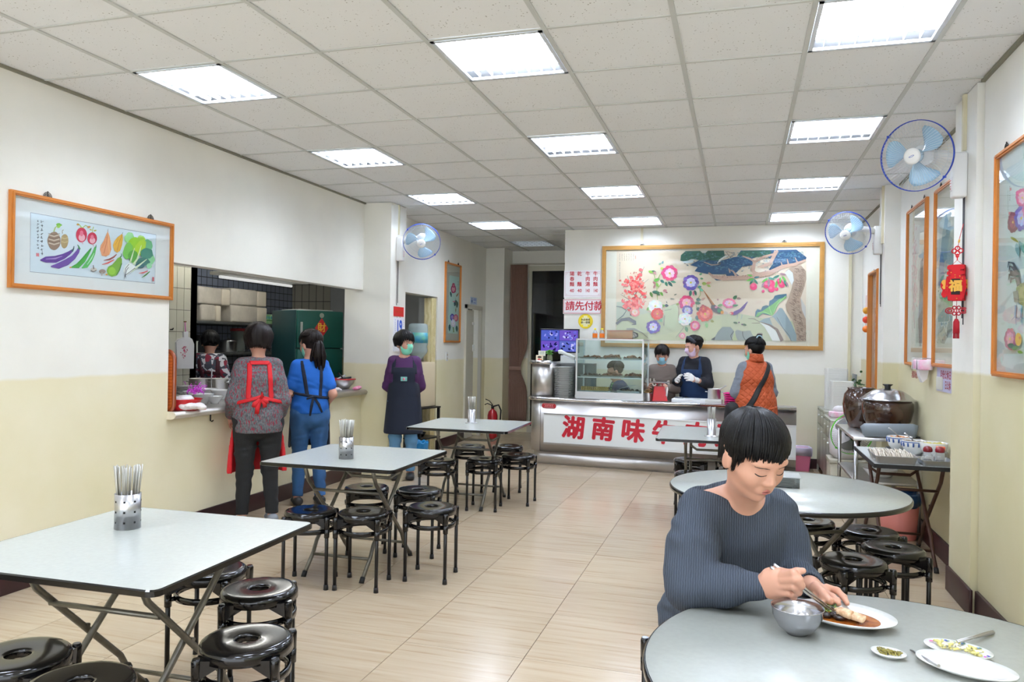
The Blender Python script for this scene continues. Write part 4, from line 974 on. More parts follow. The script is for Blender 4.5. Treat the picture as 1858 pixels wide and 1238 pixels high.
wall_fan('wall_fan', 'pale blue wall fan on the left pillar above the calendar', V(765, 439, 8.22), (.30, -.83, -.45), -3.58, 7.61, 2.33, 1)
wall_fan('wall_fan', 'pale blue wall fan on the far right pillar beside the big painting', V(1538, 423, 7.0), (-.40, -.80, -.42), 1.24, 7.68, 2.33, -1)
wall_fan('wall_fan', 'nearest pale blue wall fan, on the right pillar above the red lantern', V(1663, 283, 4.42), (-.52, -.80, -.20), 1.235, 4.955, 2.345, -1, cordlen=.75)
# ============================================================= SERVING HATCH AND KITCHEN
ZS = .915
t = thing('hatch_counter', 'stainless steel ledge of the kitchen serving hatch', 'counter', (-3.9, 6.0, .86), 0)
m = MB(); m.box((-.75, -1.47, .035), (.045, 1.448, .055)); m.build('top', STEELB, t)
m = MB(); m.tube([(.045, -1.468, .028), (.045, 1.45, .028)], .027, 14); m.box((.0, -1.468, .001), (.045, 1.448, .035)); m.build('nosing', STEELB, t)
m = MB(); m.prism([(-.002, .0), (.045, 0), (.066, .01), (.073, .028), (.066, .046), (.045, .056), (-.002, .056)], -1.478, -1.468, lambda u, v, d: (u, d, v)); m.build('end_cap', M('cap_cream', (214, 206, 184), .5), t)
m = MB(); m.tube([(.012, -1.02, -.0), (.012, -1.02, -.05), (.02, -1.015, -.056), (.02, -1.0, -.05)], .005, 6); tag(m.build('coat_hook', M('dark_metal', (40, 36, 34), .5, .5), None, loc=(-3.9, 6.0, .86)), 'dark hook on the wall under the hatch ledge', 'hook')
m = MB(); m.box((-.75, 0, 0), (0, .0, 0))
# kitchen bench below and behind
t = thing('kitchen_bench', 'steel kitchen worktable behind the hatch holding the cooking pots', 'worktable', (-4.9, 6.0, 0), 0)
m = MB(); m.box((-.24, -1.6, .86), (.24, 1.1, .895), bev=.004); m.build('top', STEELB, t)
for x in (-.2, .2):
    for y in (-1.5, 1.0): m = MB(); m.cyl((x, y, 0), (x, y, .86), .02, n=8); m.build('leg', STEEL, t)
# leaning lacquered tray
t = thing('bamboo_tray', 'tall orange lacquered bamboo tray standing at the left jamb of the hatch', 'tray', (-4.08, 4.575, ZS), 0)
m = MB(); m.prism([(u, v+.213) for u, v in rrect(.38, .426, .06, 6)], -.012, .012, lambda u, v, d: (u, d, v)); m.build('board', wave_mat('bamboo_weave', (184, 88, 36), (204, 106, 46), 14, 'Z', .3, 3, .1), t)
m = MB(); pts = [(u, 0, v+.213) for u, v in rrect(.385, .43, .06, 6)]; m.tube(pts, [(.014, .02)]*len(pts), 8, closed=True, flat=(0, 1, 0)); m.build('rim', M('lacquer_brown', (150, 66, 24), .25, coat=.4, var=.3, vs=6), t)
def at_sill(px, py, z=ZS): return hit(px, py, z=z)
c = at_sill(331, 747); c.y += .13; c.x -= .1
t = thing('red_basin', 'red plastic basin holding a white bag at the left end of the hatch', 'basin', (c.x, c.y, ZS), 0)
MB().lathe([(0, .003), (.09, 0), (.10, .01), (.125, .075), (.132, .078), (.130, .081), (.12, .078), (.096, .014), (0, .008)], n=32).build('body', M('basin_red', (206, 30, 34), .35), t)
m = MB(); rd = random.Random(8)
for k in range(7): m.ell((rd.uniform(-.05, .05), rd.uniform(-.05, .05), .075+rd.uniform(-.01, .02)), (.055, .05, .028), 12, noise=.12)
tag(m.build('white_bag', M('thin_white_plastic', (232, 232, 236), .4), None, loc=(c.x, c.y, ZS)), 'crumpled white plastic bag inside the red basin', 'bag')
m = MB(); rd = random.Random(2)
for k in range(90):
    p = Vector((rd.gauss(0, .03), rd.gauss(0, .03), abs(rd.gauss(0, .022)))); q_ = p+Vector((rd.gauss(0, .022), rd.gauss(0, .022), rd.gauss(.004, .015))); m.tube([p, (p+q_)/2+Vector((0, 0, .012)), q_], .0022, 4)
tag(m.build('plastic_raffia', M('magenta_plastic', (220, 70, 220), .35), None, loc=(c.x+.0, c.y+.13, ZS+.11)), 'tangled magenta plastic raffia above the red basin', 'string', kind='stuff')
def rumple(name, lab, cat, p, L, W, H, mat, n=9, seed=1, rz=0, grp=None):
    rd = random.Random(seed); m = MB()
    for k in range(n): m.ell((rd.uniform(-L, L)*.6, rd.uniform(-W, W)*.5, H*.45+rd.uniform(0, H*.25)), (L*.5*rd.uniform(.8, 1.1), W*.55, H*.42), 14, noise=.14, rot=Euler((0, rd.uniform(-.25, .25), rd.uniform(-.3, .3))).to_matrix())
    o = m.build(name, mat, None, loc=p, rz=rz); md = o.modifiers.new('r', 'REMESH'); md.mode = 'VOXEL'; md.voxel_size = max(.004, H*.07); md.use_smooth_shade = True
    return tag(o, lab, cat, grp)
CLOTH = M('white_towel', (232, 226, 226), .9, bump=.5, bs=220)
c = at_sill(358, 746); rumple('folded_towel', 'folded white towel with a pink stripe beside the red basin', 'towel', (c.x-.05, c.y+.02, ZS), .10, .06, .055, CLOTH, seed=3, rz=1.0)
c = at_sill(371, 744); m = MB(); m.tube([(0, -.02, 0), (0, .02, 0)], .007, 8); tag(m.build('pink_strip', M('hot_pink', (236, 60, 140), .6), None, loc=(c.x, c.y, ZS+.007), rz=.9), 'short pink roll end at the towel by the red basin', 'ribbon')
# bowls
m = MB(); m.lathe([(0, .012), (.03, .01), (.03, 0), (.034, 0), (.034, .012), (.055, .03), (.075, .065), (.078, .068), (.075, .069), (.052, .034), (.03, .017), (0, .015)], n=36); b0 = m.build('white_bowl', CERAM); b0n = 0
def bowl(px, py, s, lab, z=ZS, dz=0):
    global b0n
    c = hit(px, py, z=z); o = b0 if b0n == 0 else b0.copy()
    if b0n: COL.objects.link(o)
    b0n += 1; o.location = (c.x, c.y+.03, z+dz); o.scale = (s, s, s); tag(o, lab, 'bowl', 'white bowls on the hatch ledge'); return o
bowl(385, 733, .88, 'small white bowl at the right end of the bowls on the hatch ledge')
bowl(363, 733, 1.15, 'larger white bowl left of the small one on the hatch ledge')
bowl(345, 726, 1.1, 'white bowl behind the red basin on the hatch ledge')
bowl(397, 725, 1.2, 'wide white bowl touching the red-striped blouse worker on the ledge')
bowl(372, 722, 1.15, 'white bowl at the back of the ledge in front of the steel pots')
c = hit(337, 716, z=ZS)
m = MB(); m.lathe([(0, .003), (.07, 0), (.10, .012), (.101, .014), (.07, .004), (0, .006)], n=32); p0 = m.build('side_plate', CERAM)
for k in range(6):
    o = p0 if k == 0 else p0.copy()
    if k: COL.objects.link(o)
    o.location = (c.x, c.y, ZS+.0135*k); tag(o, ('topmost' if k == 5 else ('lowest' if k == 0 else 'inner'))+' plate of the short white stack at the back of the hatch ledge', 'plate', 'short stack of plates in the hatch')
for px, lab in ((364, 'tall steel cooking pot, left of the two in front of the floral blouse'), (396, 'tall steel cooking pot, right of the two in front of the floral blouse')):
    c = hit(px, 716, z=.895); t = pot('stock_pot', lab, (c.x-.05, c.y+.05, .895), .10, .15)
    for s in (-1, 1): m = MB(); m.tube([(s*.107, -.03, .12), (s*.135, -.03, .122), (s*.135, .03, .122), (s*.107, .03, .12)], .005, 6); m.build('handle', STEEL, t)
c = hit(384, 712, z=.95); m = MB(); m.tube([(0, 0, -.02), (0, 0, .12), (.004, 0, .2)], [.004, .004, .006], 8); tag(m.build('ladle', STEEL, None, loc=(c.x-.02, c.y+.02, .96)), 'upright steel ladle between the two cooking pots', 'ladle')
# big steel bowl with red colander
c = at_sill(632, 707); c = Vector((c.x-.12, c.y+.06, ZS))
t = thing('mixing_bowl', 'big steel mixing bowl with red rim at the right end of the hatch ledge', 'bowl', c, 0)
MB().lathe([(0, .004), (.07, 0), (.085, .01), (.13, .06), (.148, .10), (.146, .102), (.125, .062), (.08, .014), (0, .01)], n=40).build('body', STEEL, t)
MB().lathe([(.138, .104), (.158, .102), (.162, .110), (.14, .114)], n=40, close=True).build('red_rim', M('rim_red', (200, 24, 34), .4), t)
for k, (a_, l, mt_) in enumerate(((.2, .11, 'dark_handle'), (1.2, .05, 'foil'), (2.6, .06, 'dark_handle'))):
    m = MB(); m.tube([(-.06*math.cos(a_), -.06*math.sin(a_), .105), (l*math.cos(a_), l*math.sin(a_), .125+.02*k)], [.007, .011], 8); tag(m.build('utensil', M(mt_, (24, 24, 26) if 'dark' in mt_ else (190, 190, 194), .4), None, loc=c), ['black-handled utensil on the red-rimmed bowl', 'shiny spoon resting in the red-rimmed bowl', 'dark ladle handle at the left of the red-rimmed bowl'][k], 'utensil')
c = at_sill(612, 712); rumple('dish_towel', 'white dish towel on the ledge beside the blue T-shirt worker', 'towel', (c.x-.06, c.y+.02, ZS), .11, .06, .04, CLOTH, seed=6, rz=1.2)
c = at_sill(660, 708); rumple('pink_cloth', 'small pink and white cloth at the far right end of the hatch ledge', 'cloth', (c.x-.06, c.y-.03, ZS), .06, .05, .04, M('pink_cloth', (232, 190, 204), .9, col2=(220, 90, 140), vs=25), seed=7, rz=1.2)
# plastic bag pack hanging on tiles
t = thing('hanging_bag_pack', 'pack of white plastic bags with red print hanging on the tiled wall', 'bag', hit(336, 625, x=-5.285), 0)
yb = .115; m = MB(); m.prism([(-yb, -.24), (yb, -.245), (yb+.003, .0), (yb-.03, .055), (.03, .075), (.03, .13), (-.035, .12), (-.03, .07), (-yb+.01, .05), (-yb-.02, .02)], -.008, .012, lambda u, v, d: (d, u, v)); m.build('bags', M('bag_white', (224, 224, 230), .35), t)
a = Art(); rd = random.Random(12)
for k in range(26): a.oval(rd.gauss(-.03, .018), -.02-rd.random()*.13, rd.uniform(.004, .010), rd.uniform(.004, .009), (190, 70, 110), rd.random()*3, 7, .5)
a.build('red_print', t, frame_mtx(Vector((.0125, 0, 0)), (0, 1, 0), (0, 0, 1)))
m = MB(); m.tube([(.004, 0, .12), (.004, -.01, .2), (.004, -.012, .23)], .004, 6); m.build('pink_string', M('pink_string', (220, 90, 190), .5), t)
m = MB(); m.cyl((-.02, -.012, .225), (.02, -.012, .225), .006, n=8); m.build('peg', M('peg_brown', (130, 100, 50), .5), t)
m = MB(); m.cyl((0, 0, 0), (.03, 0, 0), .006, n=8); m.tube([(.03, 0, 0), (.035, 0, .015)], .005, 6); tag(m.build('wall_hook', M('dark_metal'), None, loc=hit(309, 598, x=-5.285)), 'small dark hook on the tiled wall left of the bag pack', 'hook')
# rack with packages
rk = thing('kitchen_rack', 'steel kitchen rack with two shelves behind the workers', 'rack', (-6.12, 8.05, 0), 0)
RS = M('rack_steel', (126, 128, 128), .4, .8)
for z in (1.635, 1.27, .8): m = MB(); m.box((-.22, -1.3, z-.03), (.27, 1.02, z), bev=.003); m.build('shelf', RS, rk)
for x in (-.2, .25):
    for y in (-1.28, 1.0): m = MB(); m.box((x-.018, y-.018, 0), (x+.018, y+.018, 1.64)); m.build('post', RS, rk)
PKG = M('foam_pack', (206, 198, 184), .3, var=.2, vs=9, bump=.9, bs=16, coat=.4)
def pack(px, py, L, H, lab, z, rz=.0, seed=0):
    c = hit(px, py, z=z); 
    c = hit(px, py, x=-5.98)
    t = thing('foam_box_pack', lab, 'package', (-6.0, c.y, z), rz, 'plastic-wrapped packs on the kitchen rack')
    m = MB(); rd = random.Random(seed)
    m.box((-.15, -L, 0), (.15, L*.45, H), bev=.02)
    o = m.build('wrapped_block', PKG, t)
    m = MB(); m.box((-.15, L*.47, 0), (.15, L, H*.97), bev=.015); m.build('open_end', M('foam_end', (206, 196, 178), .5), t)
pack(366, 577, .18, .19, 'plastic-wrapped foam box pack, lower left on the kitchen rack', 1.636, 0, 1)
pack(437, 577, .36, .21, 'plastic-wrapped foam box pack, lower right on the kitchen rack', 1.636, 0, 2)
pack(372, 548, .30, .20, 'plastic-wrapped foam box pack, upper left on the kitchen rack', 1.828, .05, 3)
pack(437, 548, .34, .20, 'plastic-wrapped foam box pack, upper right on the kitchen rack', 1.848, -.04, 4)
c = hit(480, 570, x=-5.98)
t = thing('green_carton', 'green printed carton at the right end of the kitchen rack', 'carton', (-6.0, c.y, 1.636), 0)
m = MB(); m.box((-.13, -.16, 0), (.13, .16, .12), bev=.003); m.build('body', M('carton_green', (120, 170, 110), .5, col2=(180, 210, 160), vs=14), t)
a = Art(); 
for k in range(5): a.oval(-.11+.05*k, .05, .018, .022, (70, 150, 150))
a.stroke([(-.14, .015), (.14, .015)], .012, (50, 110, 60)); a.build('print', t, frame_mtx(Vector((.1302, 0, .03)), (0, 1, 0), (0, 0, 1)))
for px, r, h, lab, mt in ((372, .06, .16, 'white spray bottle on the lower kitchen rack shelf', WHITEP),):
    c = hit(354, 640, x=-5.95); t = pot('plastic_bottle', lab, (-5.98, c.y+.02, 1.271), .04, .13, mt, cat='bottle')
c = hit(418, 634, x=-5.95); t = pot('steel_kettle', 'small shiny steel pot with lid on the lower rack shelf', (-5.98, c.y, 1.271), .10, .13, STEEL)
MB().lathe([(.103, .133), (.06, .15), (.012, .156), (.012, .17), (0, .172)], n=28).build('lid', STEEL, t)
c = hit(433, 634, x=-6.0); t = pot('glass_jar', 'glass jar with red lid on the lower rack shelf', (-6.1, c.y+.12, 1.271), .09, .26, M('jar_glass', (150, 156, 150), .1, alpha=.5), cat='jar')
MB().lathe([(0, .262), (.096, .262), (.096, .295), (0, .297)], n=28).build('lid', M('lid_red', (150, 30, 36), .4), t)
c = hit(360, 634, x=-6.0); t = pot('dark_pot', 'dark pot at the left of the lower rack shelf', (-6.08, c.y+.12, 1.271), .11, .2, M('dark_pot', (34, 34, 36), .4))
# fridge
fc = V(540, 562, 8.5); ang = math.radians(60)
t = thing('refrigerator', 'dark green two-door refrigerator with a red diamond charm', 'refrigerator', (fc.x, fc.y, 0), ang)
FG = M('fridge_green', (22, 88, 78), .35, spec=.4, var=.1, vs=3); ht = fc.z
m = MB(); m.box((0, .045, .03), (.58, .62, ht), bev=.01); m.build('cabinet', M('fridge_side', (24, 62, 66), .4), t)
zd = HC-(630-HC*0-612)/FOC*8.7
for z0, z1, nm_ in ((zd+.006, ht-.005, 'upper'), (.06, zd-.006, 'lower')):
    m = MB(); m.box((0, 0, z0), (.58, .04, z1), bev=.01); d = m.build('door', FG, t)
    m = MB(); m.box((.035, -.025, (z0+z1)/2-.12), (.055, 0, (z0+z1)/2+.08), bev=.004); m.build('handle', M('handle_grey', (170, 174, 170), .4), d)
m = MB(); m.prism([(.30+.0, ht-.13-.11), (.30+.07, ht-.24+.0), (.30, ht-.13), (.23, ht-.24)], -.003, 0, lambda u, v, d: (u, d, v))
m = MB(); zc_ = ht-.20; m.prism([(.30, zc_-.115), (.385, zc_), (.30, zc_+.115), (.215, zc_)], -.004, 0, lambda u, v, d: (u, d, v)); m.build('diamond_charm', M('charm_red', (190, 24, 34), .5), t)
text_mesh('charm_character', '財', .11, M('charm_gold', (226, 176, 50), .4), t, frame_mtx(Vector((.30, -.0045, zc_)), (1, 0, 0), (0, 0, 1)), bold=.002)
m = MB(); m.prism([(.30+u, ht-.055+v) for u, v in ring_pts(.028, 20)], -.004, 0, lambda u, v, d: (u, d, v*1.0)); m.build('badge', M('badge_grey', (150, 160, 150), .3, .5), t)
m = MB(); m.box((.06, .1, ht), (.5, .5, ht+.012), bev=.003); tag(m.build('cardboard_sheet', M('card_pale', (180, 180, 176), .6), None, loc=(fc.x, fc.y, 0), rz=ang), 'flat pale sheet lying on top of the green refrigerator', 'cardboard')
# fluorescent batten in view, faint glow only; an added unseen tube lights the kitchen
A_, B_ = V(467, 511, 7.9), V(566, 515, 7.5)
t = thing('fluorescent_batten', 'hanging fluorescent tube fixture inside the kitchen', 'lamp', (A_+B_)/2+Vector((-.25, 0, 0)), 0)
m = MB(); m.box((-.15, -.62, .03), (.15, .62, .06), bev=.004); m.build('housing', M('batten_white', (216, 214, 206), .4), t)
m = MB(); m.tube([(-.05, -.6, .01), (-.05, .6, .01)], .014, 10); m.build('tube', M('tube_dim', (236, 238, 238), .4, emit=.6), t)
m = MB()
for y in (-.5, .5): m.cyl((0, y, .06), (0, y, 2.5-t.location.z), .004, n=6)
m.build('hangers', GREYTUBE, t)
t = thing('fluorescent_batten', 'lit fluorescent tube on the kitchen ceiling, out of sight above the hatch', 'lamp', (-5.0, 7.2, 2.44), 0)
m = MB(); m.box((-.1, -1.25, .02), (.1, 1.25, .06)); m.build('housing', MATS['batten_white'], t)
m = MB(); m.tube([(0, -1.2, 0), (0, 1.2, 0)], .02, 10); m.build('tube', M('tube_glow', (244, 244, 240), .4, emit=KLAMP), t)
# ============================================================= CORRIDOR, PILLAR THINGS
t = thing('wall_calendar', 'tear-off wall calendar with red header and large blue 19', 'calendar', (-3.58, 7.665, 1.69), 0)
m = MB(); m.box((0, -.125, .02), (.006, .125, .125)); m.build('header', M('calendar_red', (206, 30, 30), .5), t)
m = MB(); m.box((0, -.125, -.36), (.012, .125, .005)); m.build('page', M('page_white', (232, 232, 236), .6), t)
BI = M('blue_ink', (24, 80, 190), .5)
text_mesh('date_number', '19', .2, BI, t, frame_mtx(Vector((.0125, .0, -.10)), (0, 1, 0), (0, 0, 1)), bold=.006, squash=.75, ext=.0004)
a = Art()
for k in range(4): a.script(-.075+.05*k, .072, 1, .035, (150, 90, 20))
a.build('header_print', t, frame_mtx(Vector((.0065, 0, 0)), (0, 1, 0), (0, 0, 1)))
a = Art(); a.script(-.105, -.02, 7, .018, (40, 90, 190)); a.script(.105, -.02, 4, .018, (40, 90, 190)); a.build('small_print', t, frame_mtx(Vector((.0125, 0, 0)), (0, 1, 0), (0, 0, 1)))
m = MB(); m.tube([(.004, -.04, .005), (.006, -.04, .02)], .004, 6); m.tube([(.004, .04, .005), (.006, .04, .02)], .004, 6); m.build('rings', STEEL, t)
# folding door and water dispenser
DC = wave_mat('cream_door', (206, 190, 140), (222, 208, 164), 5, 'X', .45, 5, .02)
t = thing('door_1', None, None, (-3.93, 9.36, 0), 0); t['kind'] = 'structure'
for k in range(3):
    m = MB(); m.box((-.04, -.075+.05*k+.003, .02), (.07, -.028+.05*k, 2.01), bev=.003); m.build('leaf', DC, t)
m = MB(); m.box((.07, -.05, .95), (.078, -.04, 1.15), bev=.002); m.build('handle', M('door_brass', (190, 170, 110), .4, .6), t)
t = thing('water_dispenser', 'beige water dispenser with a water bottle in the doorway', 'water dispenser', hit(756, 764, y=8.95).xy.to_3d()+Vector((0, 0, .62)), -.25)
BE = M('beige_plastic', (214, 198, 166), .4)
m = MB(); m.box((-.16, -.15, 0), (.16, .17, .56), bev=.012); m.build('body', BE, t)
m = MB(); m.box((.02, -.152, .33), (.07, -.149, .52)); m.build('display', BLACKP, t)
for i, cc in enumerate(((40, 70, 180), (200, 210, 220), (200, 40, 40))): m = MB(); m.box((-.02+.05*i, -.19, .27), (.005+.05*i, -.15, .30), bev=.004); m.build('tap', M('tap_%d' % i, cc, .4), t)
m = MB(); m.box((-.13, -.19, .03), (.13, -.15, .05), bev=.004); m.build('drip_tray', BE, t)
MB().lathe([(.03, .55), (.05, .60), (.115, .67), (.125, .70), (.118, .76), (.125, .78), (.125, .98), (.12, 1.03), (.10, 1.045), (0, 1.05)], n=32).build('bottle', M('water_bottle', (196, 214, 214), .1, alpha=.6), t)
MB().lathe([(.1262, .80), (.127, .80), (.127, .93), (.1262, .93)], n=32).build('bottle_label', M('label_teal', (70, 160, 200), .4, col2=(120, 190, 150), vs=14), t)
dl = t.location
t = thing('metal_stand', 'black metal stand with shelves under the water dispenser', 'stand', (dl.x, dl.y, 0), -.25)
for x in (-.2, .2):
    for y in (-.19, .19): m = MB(); m.box((x-.014, y-.014, 0), (x+.014, y+.014, .6)); m.build('leg', BLACKM, t)
for z in (.22, .6): m = MB(); m.box((-.22, -.21, z), (.22, .21, z+.018)); m.build('shelf', BLACKM, t)
m = MB(); m.lathe([(0, .003), (.07, 0), (.1, .05), (.103, .052), (.07, .006), (0, .006)], n=24); tag(m.build('black_basin', BLACKP, None, loc=(dl.x+.03, dl.y-.02, .239)), 'small black basin on the lower shelf of the dispenser stand', 'basin')
t = thing('lined_bin', 'small bin lined with a bright blue bag beside the doorway', 'bin', hit(757, 818, z=.0).xy.to_3d(), 0)
bp_ = hit(757, 815, y=8.25); t.location = (bp_.x, 8.25, 0)
MB().lathe([(0, 0), (.09, 0), (.12, .26), (.117, .26), (.088, .006), (0, .006)], n=28).build('body', M('bin_grey', (90, 110, 130), .5), t)
m = MB(); n_ = 40; prof = [(.122, .12), (.128, .2), (.131, .262), (.127, .275), (.113, .26), (.10, .18)]; vs = []; fs = []
for i, (r, z) in enumerate(prof):
    for j in range(n_): a_ = 2*PI*j/n_; w_ = 1+.04*math.sin(j*2.3)+.03*math.sin(j*5.1+i); vs.append((r*w_*math.cos(a_), r*w_*math.sin(a_), z+.01*math.sin(j*1.7)))
for i in range(len(prof)-1):
    for j in range(n_): fs.append((i*n_+j, i*n_+(j+1) % n_, (i+1)*n_+(j+1) % n_, (i+1)*n_+j))
m.add(vs, fs, 0, True); m.build('bag_liner', M('bag_blue', (30, 130, 190), .3, var=.3, vs=15), t)
# restroom door
DW = M('door_offwhite', (206, 202, 186), .45)
t = thing('door_2', None, None, (-3.85, 10.86, 0), 0); t['kind'] = 'structure'
m = MB(); m.box((-.02, -.36, 0), (.03, -.31, 1.99)); m.box((-.02, .31, 0), (.03, .36, 1.99)); m.box((-.02, -.36, 1.93), (.03, .36, 1.99)); m.build('door_frame', DW, t)
m = MB(); m.box((-.06, -.31, .01), (-.02, .10, 1.92)); m.build('leaf', DW, t)
m = MB(); m.box((-.02, .05, 1.30), (.0, .09, 1.40), bev=.003); m.box((-.02, .03, 1.70), (-.005, .09, 1.74)); m.build('latch', WHITEP, t)
m = MB(); m.box((-.14, -.31, 0), (-.12, .31, 1.95)); m.build('dark_gap', M('gap_dark', (30, 30, 30), .9), t)
t = thing('restroom_sign', 'small blue and white restroom sign above the far door', 'sign', (-3.85, 10.875, 2.06), 0)
m = MB(); m.box((0, -.14, -.055), (.006, .14, .055)); m.build('board', M('sign_pale_blue', (190, 205, 222), .4), t)
a = Art(); 
for u in (-.10, -.065): a.oval(u, .03, .010, .012, (30, 90, 170)); a.poly([(u-.013, -.03), (u+.013, -.03), (u+.013, .015), (u-.013, .015)], (30, 90, 170))
a.build('pictogram', t, frame_mtx(Vector((.0065, 0, 0)), (0, 1, 0), (0, 0, 1)))
text_mesh('lettering', '化妝室', .045, BI, t, frame_mtx(Vector((.0065, .045, .018)), (0, 1, 0), (0, 0, 1)), ext=.0003)
text_mesh('lettering', 'Restroom', .026, BI, t, frame_mtx(Vector((.0065, .045, -.025)), (0, 1, 0), (0, 0, 1)), ext=.0003)
t = thing('wall_switch', 'cream light switch on the corridor wall under the flower scroll', 'switch', (-3.85, 9.81, 1.235), 0)
m = MB(); m.box((0, -.035, -.06), (.01, .035, .06), bev=.003); m.build('plate', WHITEP, t)
for z in (-.025, .025): m = MB(); m.box((.01, -.012, z-.014), (.016, .012, z+.014), bev=.002); m.build('rocker', M('rocker_tan', (190, 176, 150), .4), t)
# curtain
def curtain_mesh():
    m = MB(); n, k = 90, 26; vs = []; fs = []
    for i in range(k+1):
        z = 2.69-(2.69-.16)*i/k; q = i/k
        tie = math.exp(-((z-1.03)/.22)**2); w = .30-.13*tie-.0*q; cx = .02-.05*tie if z > 1.03 else .02-.05*tie
        for j in range(n+1):
            f = j/n; am = .022*(1-.5*tie)+.004; ph = f*2*PI*11
            vs.append((cx+(f-.5)*w*(1.0+.08*math.sin(z*2)), am*math.sin(ph+.5*math.sin(z*1.3))+.006*math.sin(ph*2.1), z))
    for i in range(k):
        for j in range(n): b = i*(n+1)+j; fs.append((b, b+1, b+n+2, b+n+1))
    m.add(vs, fs, 0, True); return m
t = thing('curtain', 'dusty pink pleated curtain tied at the middle beside the dark glass', 'curtain', (-3.42, 11.78, 0), 0)
cm = wave_mat('curtain_cloth', (150, 118, 104), (170, 138, 122), 60, 'Z', .9, 1, .1)
o = curtain_mesh().build('drape', cm, t); md = o.modifiers.new('s', 'SOLIDIFY'); md.thickness = .004
m = MB(); m.lathe([(.095, 1.0), (.10, 1.0), (.10, 1.06), (.095, 1.06)], n=24, sy=.4, close=True); o = m.build('tieback', cm, t); o.location = (-.028, 0, 0)
m = MB(); m.cyl((-.16, .02, 2.70), (1.2, .02, 2.70), .012, n=8); m.build('rail', M('rail_cream', (190, 186, 170), .5), t)
# fire extinguisher
t = thing('fire_extinguisher', 'red fire extinguisher standing at the corridor pillar', 'fire extinguisher', (-3.42, 11.15, 0), .3)
t.location = hit(893, 790, y=10.95).xy.to_3d(); 
MB().lathe([(0, 0), (.07, 0), (.075, .01), (.075, .34), (.06, .40), (.025, .43), (.02, .45)], n=28).build('cylinder', M('extinguisher_red', (176, 20, 34), .3, coat=.3), t)
m = MB(); m.cyl((0, 0, .44), (0, 0, .49), .022, n=12); m.tube([(.0, 0, .49), (-.08, 0, .52), (-.12, 0, .50)], .008, 6); m.tube([(0, 0, .50), (-.05, 0, .56), (-.11, 0, .585)], .007, 6); m.build('valve', BLACKP, t)
m = MB(); m.tube([(.02, 0, .48), (.09, 0, .50), (.125, 0, .42), (.12, 0, .30), (.10, 0, .20)], .012, 8); m.build('hose', BLACKR, t)
# ============================================================= RIGHT-HAND SIDE
# cabinets at the back right
CAB = M('cabinet_aluminium', (176, 176, 166), .4, .6); CABP = M('cabinet_panel', (196, 192, 176), .5)
def cabinet(name, lab, x0, y0, y1, h, drawers=True):
    t = thing(name, lab, 'cabinet', (x0, y0, 0), 0)
    m = MB(); m.box((.012, .01, .06), (1.352-x0, y1-y0, h-.02)); m.build('body', CABP, t)
    m = MB(); m.box((0, 0, h-.02), (1.352-x0, y1-y0, h), bev=.003); m.build('top', CAB, t)
    m = MB(); e = .022
    for x in (0, 1.352-x0-e):
        for y in (0, y1-y0-e): m.box((x, y, 0), (x+e, y+e, h-.02))
    m.build('posts', CAB, t)
    n = 2
    for k in range(n):
        ya = .03+(y1-y0-.05)*k/n; yb = ya+(y1-y0-.05)/n-.01
        for za, zb, nm in ((h-.19, h-.035, 'drawer'), (.08, h-.20, 'door')):
            m = MB(); m.box((.0, ya, za), (.014, yb, zb), bev=.003); d = m.build(nm, M('door_metal', (168, 168, 156), .35, .7), t)
            m = MB(); m.box((-.012, (ya+yb)/2-.02, zb-.06), (.0, (ya+yb)/2+.02, zb-.045), bev=.002); m.build('knob', WHITEP, d)
    return t
cabinet('cabinet', 'aluminium cabinet in the back right corner under the foam boxes', .90, 8.98, 9.72, .755)
cabinet('cabinet', 'lower beige cabinet in front of the corner cabinet, behind the green fan', .89, 8.30, 8.96, .72)
for k, (dx, n, h0) in enumerate(((0, 17, 0), (.06, 12, 0))):
    m = MB(); m.prism(rrect(.23, .20, .02, 2), 0, .026, lambda u, v, d: (u*(1-d*1.2), v*(1-d*1.2), d)); 
    if k == 0: fb = m.build('foam_box', M('foam_white', (222, 222, 216), .6)); first = True
    for j in range(n):
        o = fb if (k == 0 and j == 0) else fb.copy()
        if not (k == 0 and j == 0): COL.objects.link(o)
        o.location = (1.05+k*.03, 9.30-k*.24, .757+.027*j); 
        tag(o, ('%s foam lunch box of the %s stack on the corner cabinet' % ('topmost' if j == n-1 else ('lowest' if j == 0 else 'inner'), 'taller rear' if k == 0 else 'shorter front')), 'lunch box', 'foam lunch boxes in the %s stack' % ('rear' if k == 0 else 'front'))
t = thing('dark_tray', 'grey tray leaning behind the stack of foam boxes', 'tray', (1.22, 9.32, .757), 0)
m = MB(); m.box((-.006, -.15, 0), (.006, .15, .40), bev=.004); o = m.build('board', M('tray_grey', (110, 116, 118), .4), t); o.rotation_euler = (0, .06, 0)
t = pot('sauce_bottle', 'glass bottle of dark sauce beside the foam boxes', (1.15, 9.02, .757), .04, .09, M('sauce_dark', (40, 22, 14), .15), cat='bottle')
MB().lathe([(.038, .09), (.034, .12), (.014, .16), (.013, .20), (.02, .215), (0, .216)], n=20).build('neck', M('glass_grey', (190, 200, 200), .1, alpha=.5), t)
t = thing('potted_ivy', 'small leafy green plant in a bottle on the corner cabinet', 'plant', (1.24, 8.99, .757), 0)
MB().lathe([(0, 0), (.03, 0), (.032, .06), (.02, .09), (.02, .11)], n=16).build('bottle', M('glass_grey'), t)
m = MB(); rd = random.Random(21)
